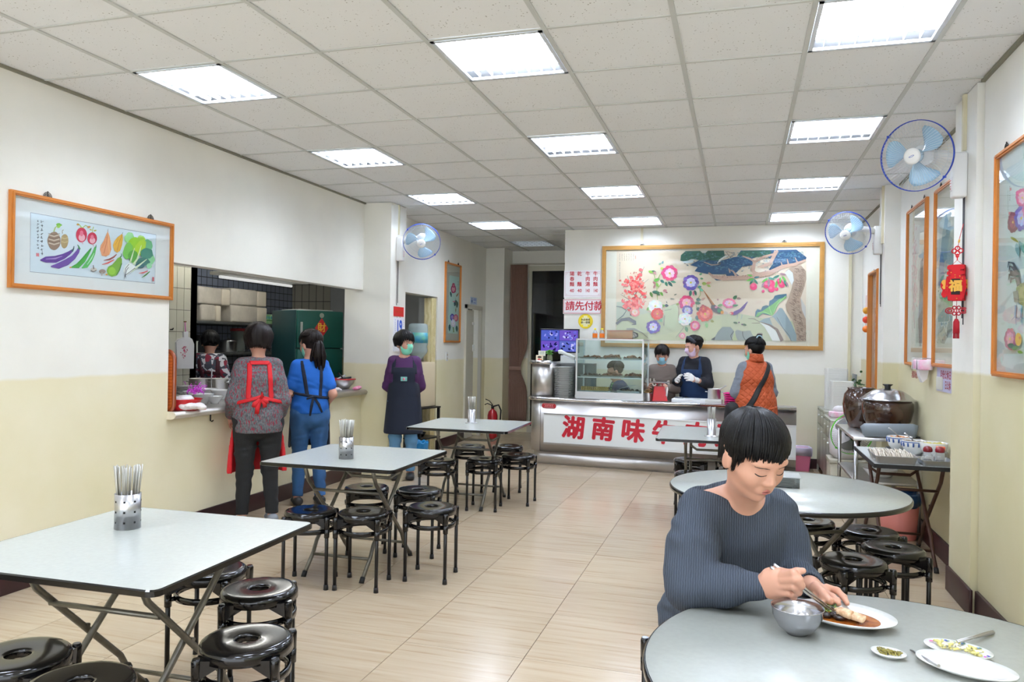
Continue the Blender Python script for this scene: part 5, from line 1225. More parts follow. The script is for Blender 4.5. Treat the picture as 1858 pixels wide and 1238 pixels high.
for k in range(9):
    a_ = rd.uniform(0, 6.3); l = rd.uniform(.03, .075); m.tube([(0, 0, .06), (l*.3*math.cos(a_), l*.3*math.sin(a_), .2), (l*math.cos(a_), l*math.sin(a_), .22+rd.uniform(-.06, .14))], .0022, 4, mi=0)
    for j in range(6): 
        p = Vector((l*math.cos(a_), l*math.sin(a_), .22))+Vector((rd.gauss(0, .022), rd.gauss(0, .022), rd.gauss(.03, .055))); m.ell(p, (.019, .014, .004), 8, rot=Euler((rd.uniform(-1, 1), rd.uniform(-1, 1), rd.random()*3)).to_matrix())
m.build('foliage', M('ivy_green', (52, 92, 38), .5, var=.4, vs=30), t)
TIS = M('tissue_white', (236, 234, 236), .8)
t = thing('tissue_pack', 'pink and white tissue pack on the lower cabinet', 'tissues', (1.02, 8.66, .72), .2)
m = MB(); m.box((-.10, -.06, 0), (.10, .06, .06), bev=.012); m.build('pack', M('tissue_pink', (232, 150, 190), .5, col2=(240, 230, 236), vs=14), t)
m = MB()
for k in range(5): m.ell((random.uniform(-.04, .04), random.uniform(-.02, .02), .085), (.05, .03, .035), 12, noise=.3)
m.build('tissue', TIS, t)
BAGW = M('bag_translucent', (232, 228, 232), .3, var=.06, vs=8, bump=.4, bs=18, coat=.2)
def sack(name, lab, p, rx, ry, h, mat, seed):
    rd = random.Random(seed); m = MB(); n = 40; vs = []; fs = []; prof = [(.0, 0), (.75, .0), (1.0, .12), (1.05, .4), (.95, .7), (.6, .88), (.25, .96), (.12, 1.0), (.2, 1.08), (0, 1.09)]
    ph = [rd.uniform(0, 6) for _ in range(6)]
    for i, (r, z) in enumerate(prof):
        for j in range(n):
            a = 2*PI*j/n; w = 1+.05*math.sin(3*a+ph[0]+z*2)+.035*math.sin(7*a+ph[1]-z*5)+.025*math.sin(13*a+ph[2]+z*3)
            vs.append((r*rx*w*math.cos(a), r*ry*w*math.sin(a), z*h))
    for i in range(len(prof)-1):
        for j in range(n): fs.append((i*n+j, i*n+(j+1) % n, (i+1)*n+(j+1) % n, (i+1)*n+j))
    m.add(vs, fs, 0, True); return tag(m.build(name, mat, None, loc=p), lab, 'bag')
t = thing('beige_crate', 'low beige crate under the white plastic bag, behind the green fan', 'crate', (1.03, 8.12, 0), 0)
m = MB(); m.box((-.17, -.17, 0), (.22, .17, .36), bev=.006); m.build('body', M('crate_beige', (196, 190, 172), .5), t)
m = MB(); m.box((-.18, -.18, .33), (.23, .18, .37), bev=.006); m.build('rim', M('crate_rim', (180, 174, 156), .5), t)
sack('plastic_bag', 'full white plastic bag on the crate behind the green fan', (1.03, 8.12, .372), .17, .17, .40, BAGW, 3)
# standing fan (seen from behind)
fp_ = V(1546, 787, 7.15)
t = thing('standing_fan', 'black standing fan with green ring beside the steel worktable', 'fan', (fp_.x, fp_.y, 0), 0)
z = Vector((-.25, .96, .12)).normalized(); x = Vector((0, 0, 1)).cross(z).normalized(); y = z.cross(x); mt = Matrix((x, y, z)).transposed().to_4x4(); mt.translation = (0, 0, fp_.z)
GRN = M('fan_green', (84, 200, 40), .3)
fan_head(t, mt, .195, GRN, M('wire_dark', (60, 62, 62), .4), M('blade_dark', (110, 116, 120), .2, alpha=.5), BLACKP)
b = mt @ Vector((0, 0, -.10))
m = MB(); m.cyl((b.x, b.y, 0.03), (b.x, b.y, fp_.z-.04), .0125, n=12); m.build('pole', BLACKP, t)
m = MB(); m.box((b.x-.03, b.y-.035, fp_.z-.16), (b.x+.03, b.y+.03, fp_.z-.03), bev=.01); m.build('control_box', BLACKP, t)
m = MB(); m.lathe([(.012, .50), (.024, .505), (.026, .56), (.012, .57)], (b.x, b.y, 0), 16); m.build('height_collar', GRN, t)
m = MB(); m.lathe([(0, 0), (.17, 0), (.175, .012), (.05, .035), (0, .04)], (b.x, b.y, 0), 32); m.build('base', BLACKP, t)
m = MB(); m.box((b.x-.012, b.y-.04, fp_.z-.08), (b.x+.012, b.y-.034, fp_.z-.07)); m.build('red_badge', M('badge_red', (200, 30, 40), .4), t)
# steel worktable with clay pots
t = thing('steel_worktable', 'stainless worktable along the right wall holding two big clay pots', 'worktable', (1.09, 6.93, 0), 0)
m = MB(); m.box((-.235, -.50, .735), (.26, .56, .76), bev=.004); m.build('top', STEELB, t)
m = MB(); m.box((-.22, -.48, .40), (.25, .54, .42), bev=.003); m.build('lower_shelf', STEELB, t)
for x in (-.21, .235):
    for y in (-.47, .53): m = MB(); m.cyl((x, y, 0), (x, y, .735), .016, n=10); m.build('leg', STEEL, t)
t = thing('dark_stand_plate', 'dark square plate under the large lidded clay pot', 'plate', (1.16, 6.80, .76), 0)
m = MB(); m.box((-.20, -.24, 0), (.19, .24, .012), bev=.003); m.build('slab', M('slab_dark', (30, 30, 30), .4), t)
CLAY = M('brown_glaze', (66, 40, 26), .16, var=.45, vs=7, coat=.6, bump=.08, bs=14)
t = thing('clay_pot', 'big dark brown glazed clay pot with domed steel lid', 'pot', (1.155, 6.80, .773), 0)
MB().lathe([(0, 0), (.115, 0), (.135, .02), (.175, .10), (.193, .18), (.190, .235), (.172, .262), (.165, .268), (.15, .262), (.15, .1), (.1, .02), (0, .02)], n=56).build('body', CLAY, t)
MB().lathe([(.208, .262), (.212, .266), (.19, .275), (.165, .30), (.11, .335), (.045, .352), (0, .354)], n=56).build('lid', M('lid_steel', (196, 196, 200), .22, 1), t)
MB().lathe([(.024, .350), (.022, .366), (.026, .374), (.038, .382), (.038, .388), (0, .389)], n=24).build('lid_knob', BLACKP, t)
t = thing('clay_pot', 'smaller brown clay pot half hidden behind the lidded clay pot', 'pot', (1.02, 7.22, .76), 0)
MB().lathe([(0, 0), (.09, 0), (.105, .02), (.14, .11), (.152, .2), (.14, .29), (.11, .33), (.115, .345), (.10, .345), (.095, .33), (.11, .2), (.08, .02), (0, .02)], n=44).build('body', CLAY, t)
GB = M('grey_sheet', (120, 128, 136), .4, var=.08, vs=6)
m = MB(); m.tube([(-.19, 0, .045), (-.17, 0, .052), (.17, 0, .06), (.195, 0, .055)], [(.02, .035), (.03, .052), (.03, .055), (.026, .05)], 20, flat=(0, 1, 0))
tag(m.build('rolled_mat', GB, None, loc=(1.11, 6.47, .763)), 'grey rolled mat lying in front of the big clay pot', 'mat')
m = MB(); m.lathe([(0, .004), (.10, 0), (.12, .02), (.155, .09), (.16, .10), (.155, .10), (.116, .025), (0, .01)], n=36); tag(m.build('grey_basin', GB, None, loc=(.99, 6.80, .762)), 'grey plastic basin left of the big clay pot', 'basin') if False else None
m = MB(); m.lathe([(0, .003), (.08, 0), (.09, .01), (.13, .06), (.132, .064), (.128, .063), (.085, .013), (0, .008)], n=32); tag(m.build('spare_bowl', CERAM, None, loc=(1.10, 6.75, .421)), 'white bowl on the lower shelf of the steel worktable', 'bowl')
# condiment table
BRN = M('brown_tube', (74, 46, 34), .4, .3, var=.2, vs=20)
t = thing('condiment_table', 'small folding table with brown legs holding condiments by the right wall', 'table', (1.09, 5.885, 0), 0)
m = MB(); m.prism(rrect(.47, .90, .02), .68, .702, up); m.build('tabletop', M('laminate_grey', (206, 210, 208), .25), t)
m = MB()
for a_, b_ in (((-.238, -.455), (.238, -.449)), ((-.238, .449), (.238, .455)), ((-.241, -.455), (-.235, .455)), ((.235, -.455), (.241, .455))): m.box((a_[0], a_[1], .675), (b_[0], b_[1], .7015))
m.build('edge_band', BLACKR, t)
legs_folding(t, BRN, .19, .33, .34, .675)
def dish_tray(name, lab, cx, cy, w, d, h, rz=0, mat=TRAY):
    q = thing(name, lab, 'tray', (cx, cy, .7025), rz)
    m = MB(); o = rrect(w, d, .02, 4); i_ = rrect(w-.03, d-.03, .015, 4); n_ = len(o)
    vs = [(u, v, .0) for u, v in i_]+[(u, v, h) for u, v in o]+[(u*1.03, v*1.03, h) for u, v in o]+[(u*1.03, v*1.03, h+.002) for u, v in o]+[(u*.985, v*.985, h+.002) for u, v in o]+[(u*.98, v*.98, .003) for u, v in i_]
    fs = [[a*n_+j, a*n_+(j+1) % n_, (a+1)*n_+(j+1) % n_, (a+1)*n_+j] for a in range(5) for j in range(n_)]+[list(range(n_))[::-1], list(range(5*n_, 6*n_))]
    m.add(vs, fs); m.build('dish', mat, q); return q
dish_tray('dish_tray', 'steel tray packed with upright white sauce dishes on the condiment table', .985, 5.60, .25, .34, .05)
m = MB(); m.lathe([(0, .004), (.02, .003), (.030, -.002), (.036, -.006), (.0365, -.005), (.030, 0), (.02, .0055), (0, .0065)], n=22); m.v = [(z, y, x+.036) for x, y, z in m.v]
sp0 = m.build('sauce_dish', M('melamine_white', (236, 228, 216), .3)); k = 0
for row in range(3):
    for j in range(24):
        o = sp0 if k == 0 else sp0.copy()
        if k: COL.objects.link(o)
        k += 1; o.location = (.985-.108+.0094*j+random.uniform(-.001, .001), 5.485+.095*row, .7055+random.uniform(0, .006)); o.rotation_euler = (0, -.22+random.uniform(-.08, .08), random.uniform(-.12, .12))
        tag(o, 'small white sauce dish standing on edge in the %s row of the dish tray' % ['near', 'middle', 'far'][row], 'dish', 'white sauce dishes in the %s row' % ['near', 'middle', 'far'][row])
dish_tray('condiment_tray', 'steel tray with shaker bottles and toothpicks on the condiment table', 1.225, 5.54, .19, .22, .035)
dish_tray('dark_tray', 'flat dark tray under the pickle bowls on the condiment table', 1.19, 6.02, .28, .42, .02, 0, M('tray_dark_grey', (84, 86, 88), .35, .7))
def shaker(x, y, lab):
    t = thing('shaker_bottle', lab, 'bottle', (x, y, .707), 0)
    MB().lathe([(0, 0), (.03, 0), (.036, .012), (.036, .03), (.03, .06), (.022, .075), (.022, .085)], n=24).build('glass', M('shaker_glass', (205, 212, 214), .08, alpha=.3, coat=.5), t)
    MB().lathe([(0, .0), (.028, .003), (.030, .02), (.022, .035), (0, .036)], n=20).build('pepper', M('pepper_dark', (60, 50, 44), .8, alpha=.8), t)
    MB().lathe([(.026, .082), (.028, .086), (.028, .10), (.022, .112), (.01, .118), (0, .119)], n=24).build('cap', M('cap_maroon', (120, 16, 30), .3), t)
shaker(1.175, 5.50, 'shaker bottle with dark red cap, left of the two in the condiment tray'); shaker(1.245, 5.495, 'shaker bottle with dark red cap, right of the two in the condiment tray')
t = thing('toothpick_jar', 'toothpick jar with orange lid in the condiment tray', 'jar', (1.268, 5.585, .707), 0)
MB().lathe([(0, 0), (.024, 0), (.024, .085), (0, .086)], n=20).build('jar', M('toothpick_tan', (206, 164, 110), .5, var=.3, vs=90, stretch=(1, 1, .1)), t)
MB().lathe([(.0255, .0), (.0255, .085), (.0245, .085)], n=20).build('clear_wall', M('glass_grey'), t)
MB().lathe([(.026, .085), (.027, .087), (.027, .104), (.024, .108), (0, .108)], n=20).build('lid', M('lid_orange', (255, 90, 40), .35), t)
def pbowl(x, y, r, lab, fill, blue=True, steel=None):
    t = thing('pickle_bowl', lab, 'bowl', (x, y, .7075), 0)
    MB().lathe([(0, .012), (r*.45, .01), (r*.45, 0), (r*.52, 0), (r*.55, .015), (r*.85, .05), (r, .11), (r*.98, .112), (r*.8, .055), (r*.45, .02), (0, .018)], n=40).build('body', CERAM, t)
    if blue:
        m = MB()
        for k in range(14):
            a = 2*PI*k/14; m.tube([(r*.93*math.cos(a), r*.93*math.sin(a), .072), (r*.985*math.cos(a), r*.985*math.sin(a), .098)], .006, 6)
        m.build('blue_pattern', M('porcelain_blue', (60, 90, 150), .3), t); MB().lathe([(r*.99, .100), (r*1.004, .101), (r*1.004, .105), (r*.99, .106)], n=40, close=True).build('blue_line', M('porcelain_blue'), t)
    m = MB(); rd = random.Random(int(x*100))
    for k in range(50): a = rd.uniform(0, 6.3); q = r*.78*math.sqrt(rd.random()); m.ell((q*math.cos(a), q*math.sin(a), .085+rd.uniform(0, .02)), (.014, .01, .008), 7, noise=.4)
    m.ell((0, 0, .08), (r*.84, r*.84, .008), 20); o = m.build('pickles', fill, t); o['kind'] = 'stuff'
pbowl(1.115, 6.08, .085, 'blue patterned bowl of chopped red pickles, far left on the condiment table', M('pickle_red', (170, 84, 40), .5, var=.4, vs=50, col2=(210, 150, 80)))
pbowl(1.165, 5.86, .08, 'blue patterned bowl with spoon, between the other bowls on the condiment table', M('pickle_brown', (120, 90, 50), .5, var=.4, vs=50))
pbowl(1.27, 5.78, .088, 'plain white bowl of yellow-green pickles on the condiment table', M('pickle_yellow', (170, 158, 60), .5, var=.4, vs=50, col2=(214, 200, 110)), False)
for (x, y, z, dx, dy, lab) in ((1.12, 6.05, .80, -.09, -.05, 'steel spoon leaning in the bowl of red pickles'), (1.18, 5.83, .79, -.09, -.06, 'steel spoon leaning in the middle pickle bowl')):
    m = MB(); m.tube([(0, 0, 0), (dx*.5, dy*.5, .05), (dx, dy, .085)], [.006, .003, .005], 8); tag(m.build('steel_spoon', STEEL, None, loc=(x, y, z)), lab, 'spoon')
t = pot('steel_cup', 'small shiny cup at the right edge of the condiment table', (1.302, 5.68, .7065), .026, .06, STEEL, cat='cup')
# bins
def lined(name, lab, p, r, h, body, liner, sq=False, seed=1, drop=.08):
    t = thing(name, lab, 'bin', p, .1)
    m = MB()
    if sq: m.prism(rrect(2*r, 1.6*r, .02), 0, h, lambda u, v, d: (u*(.86+.14*d/h), v*(.86+.14*d/h), d))
    else: m.lathe([(0, 0), (r*.82, 0), (r*.84, .01), (r, h), (r*.98, h), (r*.8, .02), (0, .02)], n=40)
    m.build('body', body, t); rd = random.Random(seed); ph = [rd.uniform(0, 6) for _ in range(4)]
    m = MB(); n = 64; prof = [(1.03, h-drop, 1), (1.05, h-drop*.4, .4), (1.05, h+.005, .1), (1.0, h+.02, .1), (.9, h-.0, .1), (.8, h-.06, .1)]; vs = []; fs = []
    ol = rrect(2, 1.6, .1, 15) if sq else None
    for (q, z, ir) in prof:
        for j in range(n):
            a = 2*PI*j/n; w = 1+.02*math.sin(7*a+ph[0])+.015*math.sin(17*a+ph[1])
            if sq: u, v = ol[j % len(ol)]; vs.append((u*r*q*w, v*r*q*w, z-ir*.02*math.sin(5*a+ph[2])))
            else: vs.append((r*q*w*math.cos(a), r*q*w*math.sin(a), z-ir*(.05*math.sin(a*1+ph[3])+.02*math.sin(3*a+ph[2]))))
    for i in range(len(prof)-1):
        for j in range(n): fs.append((i*n+j, i*n+(j+1) % n, (i+1)*n+(j+1) % n, (i+1)*n+j))
    m.add(vs, fs, 0, True); o = m.build('bag_liner', liner, t); md = o.modifiers.new('s', 'SOLIDIFY'); md.thickness = .002
    return t
lined('square_bin', 'pink square waste bin with a lilac bag against the back wall', (.69, 9.60, 0), .125, .26, M('bin_pink', (206, 110, 140), .45), M('bag_lilac', (206, 196, 216), .3, var=.12, vs=14, bump=.4, bs=25), True, 3, .07)
lined('waste_bucket', 'salmon pink round bucket with a blue bag beside the condiment table', (1.195, 6.49, 0), .145, .33, M('bucket_salmon', (222, 134, 122), .5), M('bag_deep_blue', (24, 74, 130), .3, var=.35, vs=14, bump=.4, bs=25), False, 5, .11)
# wall items
t = thing('tissue_holder', 'wire holder with a pink tissue pack on the right wall between two paintings', 'tissues', (1.37, 6.36, 1.33), 0)
m = MB(); m.box((-.10, -.13, -.035), (-.01, .12, .04), bev=.012); m.build('pack', M('tissue_pink'), t)
m = MB(); m.prism([(-.09, -.03), (-.02, -.03), (-.03, -.10), (-.06, -.13), (-.08, -.08)], -.04, .05, lambda u, v, d: (u, d, v)); m.build('hanging_tissue', TIS, t)
m = MB(); m.tube([(0, -.08, .05), (-.11, -.08, .05), (-.11, -.08, -.03), (-.11, .08, -.03), (-.11, .08, .05), (0, .08, .05)], .003, 5); m.build('wire', STEEL, t)
t = thing('holiday_notice', 'lilac notice in a plastic sleeve with dark red lettering under the second painting', 'notice', (1.368, 5.945, 1.24), 0)
m = MB(); m.box((-.004, -.20, -.085), (0, .20, .085)); m.build('sheet', M('notice_lilac', (176, 176, 206), .3), t)
m = MB(); m.box((-.012, .02, -.075), (-.004, .185, .015), bev=.002); m.build('pocket', M('pocket_grey', (206, 206, 196), .3), t)
RX = lambda y, z, dx=-.0045: frame_mtx(Vector((dx, y, z)), (0, -1, 0), (0, 0, 1))
MAR = M('ink_maroon', (150, 20, 46), .5)
text_mesh('lettering', '月份公休日', .064, MAR, t, RX(-.045, .03), ext=.0003, bold=.001, squash=.9); text_mesh('lettering', '日公休', .064, MAR, t, RX(-.105, -.04), ext=.0003, bold=.001, squash=.8)
t = thing('painted_price', 'small red characters painted on the right wall under the plum blossom painting', 'sign', (1.3705, 6.85, 1.237), 0)
text_mesh('lettering', '泡菜每份10元', .062, MAR, t, RX(0, 0, -.0012), ext=.0003, bold=.0008, squash=.85)
t = thing('painted_price', 'sliver of red characters beside the right pillar edge', 'sign', (1.3705, 5.70, 1.235), 0)
text_mesh('lettering', '公休', .06, MAR, t, RX(0, 0, -.0012), ext=.0003, bold=.0008, squash=.5)
# ornament balls behind the narrow frame
t = thing('hanging_ornament', 'string of small orange and yellow ornament balls beside the narrow framed scroll', 'ornament', (1.33, 9.02, 1.72), 0)
for k, cc in enumerate(((226, 160, 40), (220, 60, 24), (232, 120, 30))): 
    m = MB(); m.ell((-.02, .02, .135-.10*k), (.035, .035, .038), 16); m.build('ball', M('ornament_%d' % k, cc, .3), t)
m = MB(); m.tube([(-.02, .02, -.10), (-.02, .02, .30)], .002, 5); m.build('string', REDINK, t)
# red lantern ornament on the near pillar
t = thing('fortune_ornament', 'red felt lantern ornament with gold character and tassel on the right pillar', 'ornament', (1.19, 4.93, 1.84), math.radians(-22))
FR = M('felt_red', (200, 12, 24), .75); FD = M('felt_deep', (170, 12, 34), .7); FGd = M('felt_gold', (222, 168, 60), .6)
def felt(name, pts, y, mat, th=.0025, rz=0, off=(0, 0)):
    m = MB(); m.prism([(u/1000, v/1000) for u, v in pts], -th, th, lambda u, v, d: ((u)*math.cos(rz)-d*math.sin(rz)+off[0], u*math.sin(rz)+d*math.cos(rz)+y+off[1], v)); return m.build(name, mat, t)
panel = [(-26, 96), (26, 96), (44, 88), (44, 70), (22, 70), (22, 60), (44, 58), (46, 40), (24, 40), (24, 32), (46, 30), (50, 8), (52, -40), (40, -92), (30, -108), (-30, -108), (-40, -92), (-52, -40), (-50, 8), (-46, 30), (-24, 32), (-24, 40), (-46, 40), (-44, 58), (-22, 60), (-22, 70), (-44, 70), (-44, 88)]
for k in range(4):
    a = k*PI/2; felt('lantern_panel', panel, 0, FR, rz=a, off=(.038*math.sin(a), -.038*math.cos(a)))
m = MB(); m.box((-.034, -.034, -.10), (.034, .034, .09)); m.build('core', FD, t)
m = MB(); m.box((-.022, -.0445, -.075), (.022, -.0415, .015)); m.build('medallion', M('felt_black', (40, 24, 24), .8), t)
text_mesh('fortune_character', '福', .068, FGd, t, frame_mtx(Vector((0, -.0455, -.03)), (1, 0, 0), (0, 0, 1)), ext=.001, bold=.003)
fish = [(0, 40), (14, 34), (20, 16), (14, -4), (6, -18), (16, -36), (10, -58), (-6, -60), (-16, -40), (-8, -18), (-18, 0), (-20, 20), (-12, 36)]
for s in (-1, 1):
    felt('charm_wing', [(u+s*62, v-30) for u, v in fish], -.01, FR, .002); felt('charm_gold', [(u*.8+s*60, v*.55-8) for u, v in fish], -.014, FGd, .002)
m = MB(); m.tube([(-.03, 0, .095), (0, 0, .125), (.03, 0, .095)], .0015, 5); m.tube([(0, 0, .125), (0, 0, .15)], .003, 6)
def lobe(m, cx, cz, r, q=1): m.tube([(cx+r*math.cos(a)*q, 0, cz+r*math.sin(a)) for a in [2*PI*i/16 for i in range(16)]], .0032, 6, closed=True)
for dx, dz in ((-.016, 0), (.016, 0), (0, .014), (0, -.012)): lobe(m, dx, .178+dz, .012)
lobe(m, 0, .15, .009, .7); m.tube([(0, 0, .19), (.01, 0, .25), (.028, 0, .33)], .0018, 5); m.build('upper_knot', FR, t)
m = MB(); m.tube([(.006, 0, .225), (.009, 0, .242)], .005, 8); m.build('gold_bead', FGd, t)
m = MB(); m.tube([(0, 0, -.10), (0, 0, -.145)], .0015, 5)
for s in (-1, 1):
    lobe(m, s*.034, -.165, .016, 1.35); lobe(m, s*.034, -.165, .008, 1.4)
    for dz in (.017, -.017): lobe(m, s*.011, -.165+dz, .009)
m.tube([(0, 0, -.145), (0, 0, -.21)], .003, 5); m.build('lower_knot', FD, t)
m = MB(); m.lathe([(0, 0), (.008, -.002), (.0165, -.02), (.0175, -.085), (0, -.086)], (0, 0, -.21), 16)
for k in range(14): a = 2*PI*k/14; m.tube([(.014*math.cos(a), .014*math.sin(a), -.29), (.0145*math.cos(a), .0145*math.sin(a), -.325)], .0022, 4)
m.build('tassel', FD, t)
m = MB()
for k in range(12): a = random.uniform(0, 6.3); m.ell((random.uniform(-.045, .045), -.041, random.uniform(-.1, .09)), (.003, .002, .003), 6)
o = m.build('sequins', FGd, t); o['kind'] = 'stuff'
t.scale = (1.0, 1.0, 1.0)
# ============================================================= FRAMED PICTURES
def picture(name, lab, org, U, w, h, wood, art_fn, mat_w=.05, paper=(226, 230, 228), inner=None, fw_=.026, depth=.022, hooks=True, mount=(238, 236, 228)):
    """org = centre on the wall; U = unit vector along the picture's left->right as seen; outward = U x Z reversed"""
    U = Vector(U).normalized(); Zv = Vector((0, 0, 1)); Nn = U.cross(Zv)
    t = thing(name, lab, 'painting', org, 0)
    def fn(u, v, d): return U*u+Zv*v+Nn*d
    for (pts, nm) in (([(-w/2, h/2), (w/2, h/2), (w/2-fw_, h/2-fw_), (-w/2+fw_, h/2-fw_)], 'frame_rail'), ([(-w/2, -h/2), (w/2, -h/2), (w/2-fw_, -h/2+fw_), (-w/2+fw_, -h/2+fw_)], 'frame_rail'), ([(-w/2, -h/2), (-w/2, h/2), (-w/2+fw_, h/2-fw_), (-w/2+fw_, -h/2+fw_)], 'frame_stile'), ([(w/2, -h/2), (w/2, h/2), (w/2-fw_, h/2-fw_), (w/2-fw_, -h/2+fw_)], 'frame_stile')):
        m = MB(); m.prism(pts, 0, depth, fn); q = pts
        c = [((a[0]*2+b[0])/3, (a[1]*2+b[1])/3) for a, b in ((q[0], q[3]), (q[1], q[2]), (q[2], q[1]), (q[3], q[0]))]
        m.prism(c, depth, depth+.006, fn); m.build(nm, wood, t)
    m = MB(); m.prism([(-w/2+fw_, -h/2+fw_), (w/2-fw_, -h/2+fw_), (w/2-fw_, h/2-fw_), (-w/2+fw_, h/2-fw_)], .002, .006, fn); m.build('mount', M('mount_%d_%d' % mount[:2], mount, .8), t)
    a = Art(); art_fn(a)
    a.build('artwork', t, frame_mtx(Nn*.0062, U, Zv))
    m = MB(); m.prism([(-w/2+fw_, -h/2+fw_), (w/2-fw_, -h/2+fw_), (w/2-fw_, h/2-fw_), (-w/2+fw_, h/2-fw_)], .0155, .017, fn); m.build('glass_pane', PICGLASS, t)
    if hooks:
        for s in (-.31*w, .33*w):
            m = MB()
            for i in range(3): m.tube([fn(s+(.012+.008*i)*math.cos(b), h/2-.002+(.012+.008*i)*math.sin(b)*1.1, .01) for b in [PI*j/8 for j in range(9)]], .0022, 5)
            m.tube([fn(s, h/2, .01), fn(s, h/2+.035, .01)], .003, 5); m.build('hanger', M('dark_metal'), t)
    return t
class PA:
    """helper: the painter works in coordinates of a zoomed photograph crop, mapped onto the wall plane"""
    def __init__(s, a, ox, oy, sc, plane, org, U):
        s.a = a; s.ox, s.oy, s.sc, s.plane, s.org, s.U = ox, oy, sc, plane, Vector(org), Vector(U).normalized()
    def p(s, x, y):
        h = hit(s.ox+x*s.sc, s.oy+y*s.sc, **s.plane)-s.org
        return (h.dot(s.U), h.z)
    def poly(s, pts, c): s.a.poly([s.p(*q) for q in pts], c)
    def stroke(s, pts, w, c):
        n = len(pts); W = w if isinstance(w, (list, tuple)) else [w]*n; L = []; R = []
        for i in range(n):
            a = pts[max(0, i-1)]; b = pts[min(n-1, i+1)]; dx, dy = b[0]-a[0], b[1]-a[1]; d = math.hypot(dx, dy) or 1
            L.append((pts[i][0]-dy/d*W[i]/2, pts[i][1]+dx/d*W[i]/2)); R.append((pts[i][0]+dy/d*W[i]/2, pts[i][1]-dx/d*W[i]/2))
        s.poly(L+R[::-1], c)
    def oval(s, x, y, a, b, c, rot=0, n=16, wob=0):
        ps = []
        for i in range(n):
            t = 2*PI*i/n; q = 1+(random.random()-.5)*wob; u, v = a*q*math.cos(t), b*q*math.sin(t)
            ps.append((x+u*math.cos(rot)-v*math.sin(rot), y+u*math.sin(rot)+v*math.cos(rot)))
        s.poly(ps, c)
    def leaf(s, x, y, l, w, rot, c):
        ps = [(0, 0), (.2, .4), (.5, .5), (.8, .28), (1, 0), (.8, -.28), (.5, -.5), (.2, -.4)]
        s.poly([(x+l*a*math.cos(rot)-w*b*math.sin(rot), y+l*a*math.sin(rot)+w*b*math.cos(rot)) for a, b in ps], c)
    def peony(s, x, y, r, c1, c2, cc=(235, 210, 60), n=10, fx=1.0):
        b0 = s.a.k
        for ring, (rr, c) in enumerate(((1, c1), (.80, c1), (.60, c2), (.38, c2))):
            k_ = n-ring
            for i in range(k_):
                s.a.lay = b0+1+ring*2+i % 2
                t = 2*PI*i/k_+ring*.4; k = random.uniform(.85, 1.15); cj = tuple(max(0, min(255, int(v+random.randint(-16, 16)))) for v in c)
                s.oval(x+fx*r*rr*.66*math.cos(t), y+r*rr*.66*math.sin(t), fx*r*.30*rr*k+fx*r*.05, r*.26*rr*k+r*.04, cj, 0, 9, .3)
        s.a.k = b0+9; s.a.lay = None; s.oval(x, y, r*.13*fx, r*.12, cc, 0, 8)
    def script(s, x, y, n, sz, col=(60, 50, 50), fx=1):
        s.a.lay = s.a.k+1
        for i in range(n):
            yy = y+i*sz*1.2
            for k in range(4):
                a = random.uniform(-.4, .4)+(PI/2 if k % 2 else 0); l = sz*random.uniform(.4, .85); cx, cy = x+random.uniform(-.2, .2)*sz*fx, yy+random.uniform(-.25, .25)*sz
                s.stroke([(cx-l/2*math.cos(a)*fx, cy-l/2*math.sin(a)), (cx+l/2*math.cos(a)*fx, cy+l/2*math.sin(a))], sz*.12, col)
        s.a.lay = None
